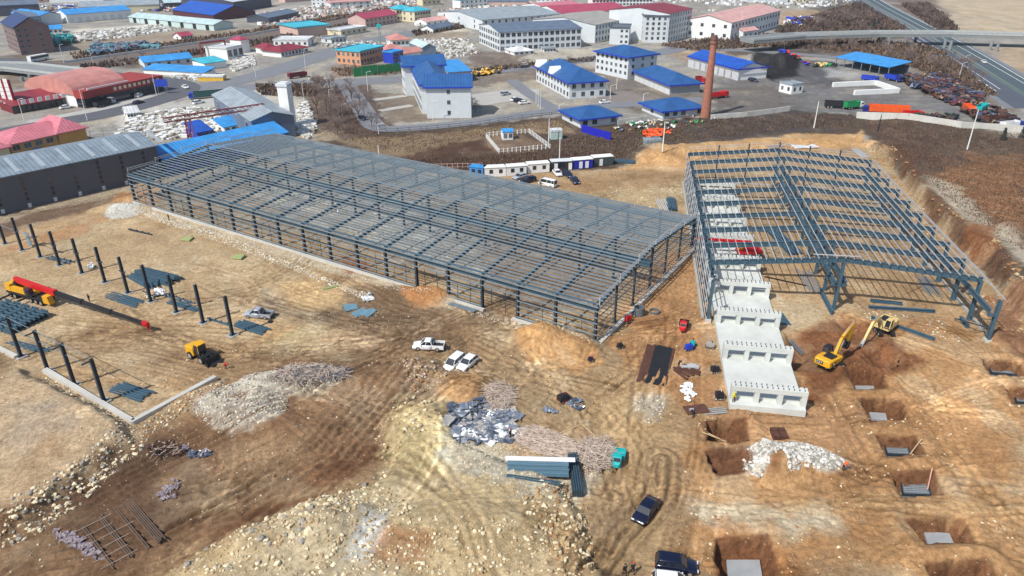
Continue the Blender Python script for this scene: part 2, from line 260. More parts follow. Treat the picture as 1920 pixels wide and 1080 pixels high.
# --- soil colours: outline on the photograph's ground, sRGB, edge softness (m), strength
PAINT = [
 ([(-900, -140), (2900, -140), (2900, 300), (1920, 300), (600, 262), (-900, 420)], (152, 149, 145), 6, 1),
 ([(640, 258), (690, 200), (760, 245), (1060, 215), (1150, 232), (1330, 218), (1500, 205), (1600, 214), (1920, 262), (2900, 300), (2900, 700), (1930, 620), (1850, 500), (1700, 350), (1605, 262), (1400, 262), (1240, 283), (1160, 318), (870, 330), (560, 262)], (90, 76, 64), 2.5, 1),
 ([(560, 240), (700, 258), (860, 245), (1050, 225), (1080, 250), (960, 250), (900, 262), (800, 300), (700, 290)], (142, 120, 92), 2, .9),
 ([(730, 300), (800, 282), (840, 268), (905, 262), (930, 290), (1040, 288), (1160, 285), (1150, 318), (900, 326), (800, 330)], (82, 58, 44), 2, .9),
 ([(905, 262), (985, 252), (1030, 278), (935, 290)], (128, 104, 84), 1, .8),
 ([(1250, 225), (1500, 200), (1600, 222), (1560, 245), (1300, 262)], (80, 72, 72), 3, .8),
 ([(1690, 330), (1760, 330), (1920, 420), (1920, 350), (1780, 300)], (108, 88, 72), 4, .5),
 ([(1740, 350), (1900, 320), (1930, 470), (1840, 440)], (172, 122, 76), 3, .75), ([(1800, 300), (1920, 290), (1920, 350), (1830, 330)], (152, 104, 66), 3, .7), ([(1700, 300), (1790, 310), (1780, 340), (1720, 335)], (120, 84, 70), 3, .7),
 ([(1730, 360), (1790, 380), (1880, 470), (1930, 500), (1930, 540), (1850, 480), (1780, 430), (1740, 400)], (182, 170, 150), 2, .8),
 ([(1820, 440), (1920, 450), (1920, 490)], (160, 108, 66), 3, .6),
 ([(1610, 232), (1760, 262), (1760, 330), (1690, 335), (1640, 270)], (86, 66, 58), 3, .7),
 # building site soils
 ([(-100, 470), (240, 372), (300, 300), (540, 246), (700, 300), (870, 322), (1160, 318), (1235, 282), (1400, 262), (1610, 252), (1700, 350), (1830, 500), (1900, 570), (2500, 720), (2300, 1400), (-500, 1400), (-400, 480)], (172, 142, 103), 1.5, 1),
 ([(-100, 470), (240, 372), (330, 395), (850, 570), (900, 600), (700, 650), (440, 660), (-60, 700)], (186, 158, 118), 2, .9),
 ([(-60, 478), (40, 425), (130, 405), (230, 378), (240, 366), (60, 398), (-60, 440)], (112, 86, 68), 1.5, .85),
 ([(0, 470), (90, 440), (180, 408), (210, 402), (150, 440), (40, 470)], (182, 132, 86), 1.5, .7),
 ([(220, 362), (290, 352), (300, 392), (210, 385)], (184, 134, 84), 1, .9),
 ([(200, 400), (228, 385), (262, 384), (268, 396), (240, 408), (212, 408)], (205, 205, 198), .8, 1),
 ([(260, 385), (1110, 640), (1128, 652), (1096, 650), (255, 398)], (196, 180, 154), .6, .8),
 ([(300, 398), (560, 500), (650, 540), (700, 560), (660, 590), (560, 560), (420, 500)], (180, 154, 112), 2, .6),
 ([(520, 530), (610, 525), (690, 545), (660, 560), (600, 590), (540, 570)], (206, 172, 118), 1.2, .7),
 ([(480, 540), (520, 530), (540, 575), (640, 590), (610, 610), (500, 600)], (176, 162, 136), 1.5, .7),
 ([(640, 545), (720, 530), (860, 590), (900, 610), (820, 640), (700, 620), (600, 620)], (122, 98, 74), 2.5, .8),
 ([(755, 540), (830, 545), (840, 570), (790, 580), (760, 570)], (188, 130, 72), .8, 1), ([(640, 480), (690, 490), (700, 520), (650, 510)], (156, 92, 52), .8, .8),
 ([(955, 622), (1000, 612), (1110, 650), (1140, 680), (1080, 700), (990, 680)], (200, 150, 90), 1, .95),
 ([(900, 600), (960, 595), (960, 640), (940, 660), (900, 640)], (176, 158, 126), 1.5, .7),
 ([(330, 610), (480, 590), (560, 600), (620, 640), (460, 668), (360, 660)], (190, 158, 114), 2, .6),
 ([(490, 608), (560, 610), (560, 632), (500, 650), (478, 640)], (198, 162, 110), 1, .7), ([(480, 650), (560, 610), (620, 618), (560, 660), (490, 665)], (186, 166, 122), 1.2, .7),
 ([(0, 700), (100, 690), (250, 780), (440, 680), (340, 700), (240, 690), (60, 660)], (180, 144, 98), 2, .7),
 ([(-50, 720), (90, 715), (245, 800), (262, 830), (120, 930), (-50, 990)], (196, 166, 128), 2, .9),
 ([(0, 780), (80, 760), (120, 820), (60, 860), (0, 860)], (158, 146, 134), 3, .5),
 ([(262, 830), (300, 800), (400, 740), (440, 700), (560, 680), (760, 690), (740, 760), (720, 860), (640, 905), (380, 1020), (260, 1090), (-50, 1090), (-50, 1010), (120, 945)], (142, 108, 76), 2, .95),
 ([(120, 950), (260, 860), (330, 920), (310, 1040), (220, 1060), (100, 1020)], (96, 70, 52), 3, .85), ([(0, 1010), (90, 980), (160, 1060), (0, 1090)], (122, 94, 66), 3, .7),
 ([(280, 830), (420, 840), (380, 900), (280, 900), (240, 860)], (112, 88, 68), 3, .7),
 ([(350, 1040), (480, 960), (620, 905), (640, 915), (520, 985), (380, 1040), (300, 1090)], (106, 66, 36), 1.2, .9), ([(560, 880), (700, 830), (730, 850), (690, 900), (560, 935)], (110, 68, 38), 1.5, .75),
 ([(410, 860), (560, 800), (640, 780), (600, 850), (480, 930), (400, 960)], (170, 138, 100), 2.5, .7),
 ([(350, 770), (420, 728), (480, 700), (560, 690), (655, 695), (640, 725), (540, 745), (535, 780), (470, 805), (400, 800)], (198, 192, 180), 1.2, .9),
 ([(410, 745), (470, 740), (460, 755), (415, 757)], (120, 84, 58), .8, .9), ([(520, 690), (655, 695), (640, 725), (540, 728)], (140, 130, 120), 1, .7),
 ([(760, 690), (890, 705), (850, 760), (765, 740), (740, 700)], (128, 100, 74), 1.5, .8), ([(770, 700), (840, 700), (835, 740), (775, 735)], (142, 126, 102), 1.5, .7),
 ([(820, 715), (900, 705), (950, 740), (900, 775), (830, 765)], (186, 138, 84), 1.2, .9),
 ([(900, 700), (1000, 720), (1100, 760), (1060, 800), (960, 750)], (156, 130, 94), 3, .7),
 ([(758, 742), (700, 795), (735, 860), (700, 905), (540, 960), (372, 1030), (200, 1140), (1300, 1140), (1120, 1060), (1100, 960), (1060, 900), (870, 830), (840, 760)], (190, 166, 122), 1.2, .95),
 ([(740, 770), (850, 790), (860, 870), (760, 900), (720, 850)], (196, 172, 118), 2, .8),
 ([(845, 830), (940, 820), (960, 860), (1050, 900), (1130, 880), (1060, 960), (960, 940), (870, 900)], (178, 172, 154), 2, .9),
 ([(560, 960), (660, 905), (720, 960), (700, 1090), (440, 1090), (430, 1030)], (184, 170, 140), 3, .7), ([(690, 985), (735, 980), (715, 1020), (690, 1070), (650, 1060)], (196, 192, 184), .8, .95),
 ([(740, 1010), (800, 1030), (770, 1070), (700, 1075)], (166, 116, 70), 1.5, .8), ([(950, 960), (1060, 950), (1080, 990), (1030, 1060), (960, 1050)], (142, 122, 88), 3, .7),
 ([(1080, 760), (1190, 700), (1290, 760), (1260, 920), (1240, 1080), (1060, 1090), (1180, 900)], (196, 162, 110), 4, .8),
 ([(1190, 745), (1250, 740), (1240, 800), (1195, 790)], (192, 184, 166), 1.5, .75),
 ([(1235, 480), (1305, 470), (1325, 620), (1350, 770), (1280, 760), (1150, 660), (1130, 650)], (180, 130, 78), 2.5, .85),
 ([(1340, 500), (1600, 480), (1840, 520), (1850, 640), (1700, 620), (1560, 590), (1450, 600)], (178, 144, 102), 3, .8),
 ([(1455, 560), (1530, 570), (1560, 600), (1530, 620), (1470, 620)], (186, 170, 140), 2, .7),
 ([(1440, 640), (1560, 590), (1720, 610), (1860, 650), (1930, 680), (1930, 1090), (1300, 1090), (1280, 900), (1310, 780), (1500, 790)], (184, 137, 84), 3, .95),
 ([(1466, 615), (1514, 622), (1560, 600), (1640, 606), (1730, 680), (1680, 700), (1600, 700), (1510, 780), (1495, 720)], (124, 76, 42), 1.5, .9),
 ([(1640, 590), (1780, 600), (1860, 650), (1900, 690), (1800, 690), (1700, 650)], (182, 134, 82), 2, .7),
 ([(1430, 955), (1540, 945), (1620, 980), (1560, 1010), (1500, 1030), (1440, 1000), (1280, 960), (1300, 935)], (194, 182, 156), 2.5, .85),
 ([(1620, 740), (1780, 700), (1920, 760), (1920, 940), (1760, 940), (1700, 830)], (192, 144, 90), 3, .6),
 ([(1400, 845), (1440, 833), (1540, 840), (1582, 872), (1560, 888), (1500, 892), (1475, 900), (1460, 870), (1425, 905), (1395, 890)], (208, 204, 194), .8, .95),
 ([(1432, 862), (1470, 858), (1478, 890), (1450, 905), (1430, 890)], (146, 98, 56), .8, .95), ([(1322, 848), (1400, 840), (1425, 868), (1402, 890), (1345, 893)], (120, 96, 78), .8, .8),
 ([(1330, 740), (1620, 770), (1610, 830), (1420, 830), (1320, 785)], (176, 134, 92), 3, .6),
 ([(1360, 1000), (1470, 1000), (1500, 1090), (1330, 1090)], (172, 118, 62), 2, .8), ([(1560, 1000), (1700, 1000), (1700, 1090), (1560, 1090)], (188, 144, 92), 4, .6),
 # far-end bank of orange sand, trench sides of the cliff
 ([(1150, 318), (1200, 300), (1240, 283), (1400, 262), (1500, 250), (1612, 254), (1625, 275), (1480, 285), (1290, 300), (1290, 325)], (198, 154, 98), 1.5, 1),
 ([(1060, 360), (1290, 350), (1300, 400), (1160, 380), (1080, 372)], (182, 158, 118), 2.5, .8), ([(1000, 330), (1280, 318), (1285, 345), (1080, 362)], (164, 130, 88), 2.5, .8),
 ([(1625, 280), (1660, 290), (1700, 360), (1740, 400), (1700, 400), (1650, 320)], (176, 150, 112), 1.0, .7),
 ([(1655, 270), (1690, 290), (1725, 370), (1780, 425), (1860, 490), (1900, 545), (1870, 540), (1800, 470), (1740, 410), (1700, 350)], (98, 68, 48), 1.0, .9),
 ([(1795, 440), (1850, 460), (1860, 500), (1820, 500)], (146, 92, 50), 1.0, .8), ([(1850, 560), (1930, 560), (1930, 680), (1860, 640)], (132, 88, 60), 1.5, .8),
 ([(330, 300), (540, 262), (860, 345), (1280, 420), (1110, 600), (700, 480), (300, 380)], (140, 134, 126), 4, .75),
 ([(520, 330), (760, 370), (960, 480), (900, 520), (640, 440), (480, 370)], (178, 178, 172), 3, .7),
 ([(900, 470), (1120, 470), (1180, 500), (1100, 590), (940, 540)], (146, 118, 92), 4, .6),
 # beyond the site: yards, verges, banks, fields
 ([(1330, 150), (1440, 125), (1560, 130), (1700, 150), (1880, 250), (1600, 215), (1480, 205), (1340, 215)], (114, 113, 116), 2.5, .9),
 ([(1480, 110), (1560, 115), (1600, 150), (1540, 165), (1440, 150)], (88, 88, 95), 2.5, .85), ([(1545, 125), (1620, 140), (1600, 150), (1550, 145)], (172, 172, 172), 2, .8),
 ([(1400, 130), (1420, 92), (1490, 100), (1500, 140), (1450, 152)], (30, 30, 36), 1.5, .95),
 ([(1330, 165), (1450, 160), (1480, 205), (1340, 215)], (108, 102, 98), 2, .8),
 ([(1230, 95), (1600, 95), (1700, 120), (1580, 108), (1440, 108), (1290, 118)], (168, 142, 112), 3, .7),
 ([(1640, 100), (1790, 100), (1880, 210), (1840, 190), (1700, 130)], (118, 102, 88), 4, .9),
 ([(1360, 95), (1640, 80), (1760, 90), (1800, 110), (1640, 108), (1370, 105)], (84, 76, 76), 4, .8),
 ([(1460, 60), (1480, 30), (1560, 0), (1610, 0), (1770, 70), (1500, 78)], (88, 79, 78), 6, .85), ([(1390, 40), (1470, 20), (1560, 20), (1560, 45), (1440, 50)], (178, 150, 116), 6, .8),
 ([(1650, -10), (1760, -10), (1790, 60), (1720, 60)], (116, 100, 94), 6, .9), ([(1740, -20), (2900, -40), (2900, 90), (1800, 60)], (192, 172, 144), 8, .9),
 ([(1640, -110), (2900, -110), (2900, -20), (1660, -30)], (186, 166, 140), 20, .9),
 ([(1850, 90), (2900, 90), (2900, 230), (1920, 160)], (176, 152, 122), 4, .8),
 ([(580, 165), (700, 158), (730, 250), (640, 262), (570, 230)], (98, 78, 70), 2, .9), ([(700, 175), (790, 175), (860, 222), (730, 232)], (124, 110, 96), 2, .9),
 ([(850, 120), (1000, 110), (1120, 125), (1120, 150), (870, 165)], (122, 108, 96), 3, .8), ([(930, 155), (1010, 150), (1060, 205), (900, 215)], (166, 160, 148), 2, .9),
 ([(1130, 125), (1330, 150), (1330, 215), (1200, 212), (1140, 180)], (116, 106, 98), 2, .8), ([(990, 88), (1240, 95), (1130, 130), (930, 120)], (186, 180, 166), 3, .7),
 ([(860, 95), (1000, 100), (960, 130), (880, 118)], (112, 94, 84), 3, .8), ([(760, 65), (880, 55), (870, 82), (800, 80)], (150, 132, 112), 4, .7), ([(810, 60), (870, 42), (880, 60)], (196, 186, 164), 3, .9),
 ([(620, 122), (770, 118), (760, 135), (620, 145)], (132, 108, 92), 2, .8), ([(0, 105), (60, 100), (60, 135), (0, 150)], (104, 92, 80), 3, .8), ([(0, 140), (70, 130), (60, 165), (0, 165)], (126, 108, 90), 3, .8),
 ([(130, 120), (300, 105), (560, 55), (760, 15), (760, 32), (560, 75), (300, 132)], (110, 100, 92), 2.5, .95), ([(120, 75), (330, 60), (460, 55), (330, 85), (150, 110)], (156, 138, 118), 4, .8),
 ([(130, 55), (300, 45), (330, 55), (170, 75)], (212, 208, 198), 3, .8), ([(200, 195), (330, 190), (560, 175), (590, 240), (420, 250), (240, 262)], (192, 190, 184), 3, .8),
 ([(420, 100), (480, 95), (470, 125), (430, 130)], (206, 204, 200), 2, .9), ([(380, 15), (640, 5), (620, 25), (470, 45)], (178, 174, 168), 5, .6),
]
def inv_s(c): return np.array(lin(c))
def colour(x, y):
    w1 = fbm(x, y, 5, 71, 4); w2 = fbm(x, y, 1.6, 75, 3); col = np.zeros(x.shape+(3,))+inv_s((168, 150, 124))
    for poly, c, soft, st in PAINT:
        P = pw(poly); lo = P.min(0)-soft*4; hi = P.max(0)+soft*4
        m = (x > lo[0]) & (x < hi[0]) & (y > lo[1]) & (y < hi[1])
        if not m.any(): continue
        xm, ym = x[m], y[m]; s = sdf(P, xm, ym)+w1[m]*soft*1.8+w2[m]*min(soft, 2)*.7
        a = (ss(s/soft/1.6+.5)*st)[:, None]; col[m] = col[m]*(1-a)+inv_s(c)*a
    ws = fbm(x, y, 2.4, 81, 3)
    for P, w, dep, c, st in TRACKS:
        lo = P.min(0)-w*2; hi = P.max(0)+w*2; m = (x > lo[0]) & (x < hi[0]) & (y > lo[1]) & (y < hi[1])
        if not m.any(): continue
        xm, ym = x[m], y[m]; d, sg = lined(P, xm, ym); d = d+ws[m]*w*.22
        k = ss(1.35-d/w)*st*(.55+.30*np.cos(d*sg*4.6+ws[m]*2.2+sg)+.25*np.cos(d*sg*9.7+ws[m]*1.5)); a = (k*(.85+.4*w1[m]))[:, None].clip(0, 1)
        col[m] = col[m]*(1-a)+inv_s(c)*a
    f0 = fbm(x, y, 7, 201, 4); f1 = fbm(x, y, 2.6, 205, 4)
    damp = (ss((f0-.12)*4)*.34+ss((f1-.2)*5)*.26)[..., None]; col = col*(1-damp)+col*damp*np.array([.66, .57, .48]); dry = (ss((-f0-.18)*4)*.35)[..., None]; col = col*(1-dry)+inv_s((206, 186, 150))*dry*np.clip(col.mean(-1, keepdims=True)*3.2, 0, 1)+col*dry*(1-np.clip(col.mean(-1, keepdims=True)*3.2, 0, 1))
    for P, half, st in RUTS:
        lo = P.min(0)-3; hi = P.max(0)+3; m = (x > lo[0]) & (x < hi[0]) & (y > lo[1]) & (y < hi[1])
        if not m.any(): continue
        xm, ym = x[m], y[m]; d, sg = lined(P, xm, ym); k = ss(1.25-np.abs(d-half)/.34)*np.clip(.55+w1[m]*1.6, 0, 1); col[m] = col[m]*(1+(k*st)[:, None]*np.array([.9, 1, 1.12]))
    for p, d in _pits:      # freshly cut earth, a darker brown inside each pit outline
        lo = p.min(0)-2; hi = p.max(0)+2; m = (x > lo[0]) & (x < hi[0]) & (y > lo[1]) & (y < hi[1])
        if m.any():
            a = ss(sdf(p, x[m], y[m])/.5+.8)[:, None]*.9; col[m] = col[m]*(1-a)+inv_s((116, 74, 46))*a
    g = (1+fbm(x, y, 9, 91, 5)*.20+fbm(x, y, 1.1, 95, 3)*.13)[..., None]
    wm = (fbm(x, y, 14, 99, 4)[..., None])*np.array([.05, 0, -.07])
    col = np.clip(col*g*(1+wm), 0, 1); lum = (col@np.array([.25, .6, .15]))[..., None]
    return np.clip((col*.84+lum*.16)*np.array([.94, .93, .875]), 0, 1)
def axis(parts):
    v = []
    for a, b, s in parts: v.append(np.arange(a, b, s))
    return np.unique(np.concatenate(v+[[parts[-1][1]]]))
gx = axis([(-4000, -1000, 300), (-1000, -400, 30), (-400, -150, 4), (-150, -80, .7), (-80, 90, .27), (90, 150, .7), (150, 400, 4), (400, 1000, 30), (1000, 4300, 300)])
gy = axis([(-600, 30, 60), (30, 50, 2), (50, 128, .26), (128, 200, .45), (200, 330, 1.2), (330, 560, 4), (560, 1000, 15), (1000, 6100, 300)])
X, Y = np.meshgrid(gx, gy); nx, ny = len(gx), len(gy); print('ground', nx*ny)
Z = height(X, Y)
for P, half, st in RUTS:
    i0, i1 = np.searchsorted(gx, [P[:, 0].min()-2, P[:, 0].max()+2]); j0, j1 = np.searchsorted(gy, [P[:, 1].min()-2, P[:, 1].max()+2])
    if i1 > i0 and j1 > j0: d, _ = lined(P, X[j0:j1, i0:i1], Y[j0:j1, i0:i1]); Z[j0:j1, i0:i1] += .05*ss(1.2-np.abs(d-half-.42)/.3)-.07*ss(1.25-np.abs(d-half)/.32)
CL = colour(X, Y)
def Zg(x, y):
    i = min(max(int(np.searchsorted(gx, x))-1, 0), nx-2); j = min(max(int(np.searchsorted(gy, y))-1, 0), ny-2)
    u = (x-gx[i])/(gx[i+1]-gx[i]); v = (y-gy[j])/(gy[j+1]-gy[j])
    return float((Z[j, i]*(1-u)+Z[j, i+1]*u)*(1-v)+(Z[j+1, i]*(1-u)+Z[j+1, i+1]*u)*v)
def GZ(px, py, it=3):
    """ground point (with relief) seen at pixel"""
    q = G(px, py)
    for _ in range(it): q = G(px, py, Zg(q.x, q.y))
    return q
me = bpy.data.meshes.new('ground'); nv = nx*ny
me.vertices.add(nv); me.vertices.foreach_set('co', np.stack([X, Y, Z], -1).astype(np.float32).ravel())
ii = np.arange(nx*ny).reshape(ny, nx); q = np.stack([ii[:-1, :-1], ii[:-1, 1:], ii[1:, 1:], ii[1:, :-1]], -1).reshape(-1, 4)
me.loops.add(q.size); me.loops.foreach_set('vertex_index', q.ravel().astype(np.int32))
me.polygons.add(len(q)); me.polygons.foreach_set('loop_start', np.arange(0, q.size, 4, dtype=np.int32)); me.polygons.foreach_set('use_smooth', [True]*len(q))
ca = me.color_attributes.new('soil', 'FLOAT_COLOR', 'POINT'); ca.data.foreach_set('color', np.concatenate([CL, np.ones(CL.shape[:2]+(1,))], -1).astype(np.float32).ravel())
me.update(); me.validate()
gm = bpy.data.materials.new('soil'); gm.use_nodes = True; n = gm.node_tree.nodes; L = gm.node_tree.links; p = n['Principled BSDF']
p.inputs['Roughness'].default_value = .95; p.inputs['Specular IOR Level'].default_value = .15
at = n.new('ShaderNodeAttribute'); at.attribute_name = 'soil'; tc = n.new('ShaderNodeTexCoord')
def noise(sc, det, ro=.6):
    a = n.new('ShaderNodeTexNoise'); a.inputs['Scale'].default_value = sc; a.inputs['Detail'].default_value = det; a.inputs['Roughness'].default_value = ro; L.new(tc.outputs['Object'], a.inputs['Vector']); return a
def rng(src, a, b, c, d):
    r = n.new('ShaderNodeMapRange'); L.new(src, r.inputs['Value'])
    for k, v in zip(('From Min', 'From Max', 'To Min', 'To Max'), (a, b, c, d)): r.inputs[k].default_value = v
    return r.outputs[0]
def mul(a, b):
    m = n.new('ShaderNodeMath'); m.operation = 'MULTIPLY'; L.new(a, m.inputs[0]); L.new(b, m.inputs[1]); return m.outputs[0]
n1 = noise(1.6, 9, .72); n2 = noise(.33, 7, .66); n3 = noise(.06, 5)
f = mul(mul(rng(n1.outputs['Fac'], .32, .68, .58, 1.36), rng(n2.outputs['Fac'], .3, .7, .85, 1.15)), rng(n3.outputs['Fac'], .3, .7, .92, 1.08))
vo = n.new('ShaderNodeTexVoronoi'); vo.inputs['Scale'].default_value = 1.7; L.new(tc.outputs['Object'], vo.inputs['Vector'])
st = mul(rng(vo.outputs['Distance'], .10, .20, 1, 0), rng(n2.outputs['Fac'], .52, .62, 0, 1))   # scattered pale pebbles in patches
mx = n.new('ShaderNodeMix'); mx.data_type = 'RGBA'; mx.blend_type = 'MULTIPLY'; mx.inputs['Factor'].default_value = 1; L.new(at.outputs['Color'], mx.inputs['A']); L.new(f, mx.inputs['B'])
m2 = n.new('ShaderNodeMix'); m2.data_type = 'RGBA'; L.new(st, m2.inputs['Factor']); L.new(mx.outputs['Result'], m2.inputs['A']); m2.inputs['B'].default_value = (.56, .50, .40, 1)
L.new(m2.outputs['Result'], p.inputs['Base Color'])
bp = n.new('ShaderNodeBump'); bp.inputs['Strength'].default_value = .9; bp.inputs['Distance'].default_value = .32; L.new(n1.outputs['Fac'], bp.inputs['Height']); L.new(bp.outputs[0], p.inputs['Normal'])
me.materials.append(gm); go = bpy.data.objects.new('ground', me); C.objects.link(go); tag(go, kind='structure')
# ================================================================== STEEL FRAME HALLS
steel = mat('blue_grey_steel_paint', (66, 92, 107), .5, .0, .18, .8); steel_d = mat('dark_steel_paint', (52, 64, 74), .5, 0, .18, .8)
galv = mat('galvanised_steel', (122, 136, 145), .45, .12, .16, .7); galv_w = mat('bright_galvanised_steel', (182, 185, 188), .45, .08, .14, .7)
conc = mat('pale_concrete', (186, 184, 176), .85, 0, .12, .35, .25); conc_d = mat('grey_concrete', (160, 158, 152), .9, 0, .16, .6, .3)
def colmb(h, w=.42, d=.6, base=.1):
    m = MB(); m.ibeam((0, 0, base), (0, 0, h), w, d, up=(0, 1, 0), t=.04); m.box(-.35, .35, -.45, .45, .02, .1); return m
S1 = dict(o=(33.0142, 106.1694))
def hall(name, label, o, yaw, nb, b, h, w, rise, sign, npur, pm, spec):
    t = thing(name, label, 'steel frame', (o[0], o[1], 0), yaw, None); return t
# ---- long hall: local x along its length (bays towards -x), local y across its width
L1 = dict(b=7.7437, h=7.035, w=47.66, r=2.219, nb=17)
h1 = thing('steel_frame_hall', 'long low steel frame hall of bare purlins and rafters, left of the wider one', 'steel frame', (13.2354*K, 99.353*K, 0), -.5646)
b, hh, ww, rr = L1['b'], L1['h'], L1['w'], L1['r']
colm = colmb(hh-.3).mesh('eave_column', steel_d); colr = colmb(hh+rr-.6, .36, .45).mesh('ridge_column', steel_d); colw = colmb(hh+.6, .3, .4).mesh('wall_column', steel_d)
ms = MB()
for s0, s1 in ((0, ww/2), (ww, ww/2)):
    ms.ibeam((0, s0, hh-.25), (0, s1, hh+rr-.25), .3, .6, t=.04)
raft = ms.mesh('rafter', steel)
def rz(y, hh, rr, ww): return hh+rr*(1-abs(y-ww/2)/(ww/2))
for k in range(L1['nb']+1):
    x = -k*b; obj('rafter', raft, None, h1, loc=(x, 0, 0))
    for y, m in ((0, colm), (ww, colm), (ww/2, colr)): obj('column', m, None, h1, loc=(x, y, 0))
for k in (0, L1['nb']):
    for j in (1, 2, 4, 5): obj('column', colw, None, h1, loc=(-k*b, ww*j/6, 0))
x0, x1 = -L1['nb']*b-.6, .5
for s in (0, 1):
    for i in range(20):
        y = (i+.25)/20*ww/2; z = rz(y, hh, rr, ww)+.17; y = ww-y if s else y
        m = MB(); m.beam((x0, y, z), (x1, y, z), .09, .24); obj('purlin', m, galv, h1)
m = MB(); m.box(x0, x1, ww/2-.25, ww/2+.25, hh+rr+.2, hh+rr+.26); obj('ridge_strut', m, galv, h1)
for y in (1.0, ww/2-.75, ww/2+.75, ww-1.0):
    m = MB(); z = hh-1.75 if 2 < y < ww-2 else hh-1.2; m.ibeam((x0+.6, y, z), (x1-.5, y, z), .4, .75, t=.05); obj('crane_beam', m, steel, h1)
brk = MB(); brk.beam((0, 0, hh-2.2), (0, 1.2, hh-2.2), .3, .4); brm = brk.mesh('bracket', steel_d)
DOORS = {2: 4.4, 4: 4.0}                                # bays of the near wall left open as gateways
for i, z in enumerate((.55, 1.6, 2.7, 3.8, 4.9, 6.1, 6.95)):
    for y, o_ in ((-.38, 0), (ww+.38, 1)):
        cuts = [.5]+([v for k in sorted(DOORS) if z < DOORS[k] for v in (-k*b, -(k+1)*b)] if o_ == 0 else [])+[-L1['nb']*b-.3]
        for a, c in zip(cuts[::2], cuts[1::2]):
            m = MB(); m.beam((a, y, z), (c, y, z), .07, (.22 if i < 6 else .3)); obj('girt', m, galv, h1)
for k in range(L1['nb']):                               # window and door posts between the girts
    if k % 2 == 0 or k < 6:
        m = MB(); m.beam((-(k+.32)*b, -.3, .1), (-(k+.32)*b, -.3, 4.9), .1, .1, up=(0, 1, 0)); m.beam((-(k+.7)*b, -.3, .1), (-(k+.7)*b, -.3, 3.4 if k not in DOORS else 4.9), .1, .1, up=(0, 1, 0)); obj('post', m, steel_d, h1)
m = MB(); m.beam((-.4, -.1, 7.35), (x0, -.1, 7.35), .5, .08); obj('gutter', m, steel, h1)
for sx, X0 in ((.42, 0), (-.42, -L1['nb']*b)):          # gable ends: stepped girts and the rails above the roof edge
    for i, z in enumerate((.55, 2.0, 3.4, 4.9, 6.3)):
        segs = [(0, 6)] if z > 4.6 else ([(0, .85), (2, 6)] if X0 == 0 else [(0, 6)])
        for a, c in segs: m = MB(); m.beam((X0+sx, ww*a/6, z), (X0+sx, ww*c/6, z), .07, .22); obj('girt', m, galv_w if i == 0 else galv, h1)
    for j, (a, c) in enumerate(((0, 1), (1, 2), (2, 3), (3, 4), (4, 5), (5, 6))):
        m = MB(); ya, yc = ww*a/6+.2, ww*c/6-.2; zz = max(rz(ya, hh, rr, ww), rz(yc, hh, rr, ww))+.95
        for dz in (0, -.45): m.beam((X0+sx, ya, zz+dz), (X0+sx, yc, zz+dz), .08, .14)
        m.beam((X0+sx, ya, rz(ya, hh, rr, ww)), (X0+sx, ya, zz+.25), .1, .1, up=(1, 0, 0)); obj('gable_rail', m, galv_w, h1)
for k in (0, 6, 12, 16):                                # rod bracing in the braced bays
    for yy in range(6):
        m = MB(); a, c = -k*b-.1, -(k+1)*b+.1; y0_, y1_ = ww*yy/6, ww*(yy+1)/6
        m.beam((a, y0_, rz(y0_, hh, rr, ww)-.1), (c, y1_, rz(y1_, hh, rr, ww)-.1), .05, .05); m.beam((c, y0_, rz(y0_, hh, rr, ww)-.1), (a, y1_, rz(y1_, hh, rr, ww)-.1), .05, .05); obj('brace', m, steel_d, h1)
m = MB(); m.box(x0-.3, -5*b+1.6, -1.15, -.45, -.6, .28); m.box(-4*b-.9, -3*b+.9, -1.15, -.45, -.6, .3); m.box(-2*b-.8, x1+.6, -1.15, -.45, -.6, .28); m.box(x1+.15, x1+.85, -.448, ww+.5, -.6, .34); m.box(x0-.3, x0+.1, -.448, ww+.5, -.6, .3)
obj('footing_strip', m, conc, h1)
# ---- wide hall: local x across (0..ww), local y away from the camera
L2 = dict(b=7.8265, h=8.357, w=46.4, r=2.253, nb=10); b, hh, ww, rr = 7.8265, 8.357, 46.4, 2.253
h2 = thing('steel_frame_hall', 'wide steel frame hall with pale purlins over blue rafters, standing over white concrete plinths', 'steel frame', (33.0142*K, 106.1694*K, 0), -.1634)
colm = colmb(hh-.4, .5, .75).mesh('eave_column', steel); colr = colmb(hh+rr-.8, .5, .7).mesh('ridge_column', steel)
ms = MB()
for s0, s1 in ((-.2, ww/2), (ww+.2, ww/2)): ms.ibeam((s0, 0, hh-.4), (s1, 0, hh+rr-.4), .34, .95, t=.05)
for i in range(16):
    for s in (1, -1): y = ww/2+s*(i+.5)*1.44; z = rz(y, hh, rr, ww); ms.beam((y, 0, z-.8), (y, 0, z+.08), .05, .3)
raft = ms.mesh('rafter', steel)
for k in range(1, 11): obj('rafter', raft, None, h2, loc=(0, k*b, 0))
for k in range(0, 11):
    for x, m in ((0, colm), (ww, colm), (ww/2, colr)):
        if k == 0 and x == ww/2: continue
        obj('column', m, None, h2, loc=(x, k*b, 0))
for k in (0, 1):
    m = MB(); m.box(-.5, .5, -.6, .6, -.5, .55); obj('plinth', m, conc, h2, loc=(0 if k == 0 else ww, 0, 0))
y0_, y1_ = b-.5, 10*b+.5
for i in range(33):
    x = (i-.35)/32*(ww+1.0); z = rz(min(max(x, 0), ww), hh, rr, ww)+.2; e_ = rnd.uniform(0, .35)
    m = MB(); m.beam((x, y0_-e_, z), (x, y1_+rnd.uniform(0, .4), z), .07, .22, 0); obj('purlin', m, galv_w, h2)
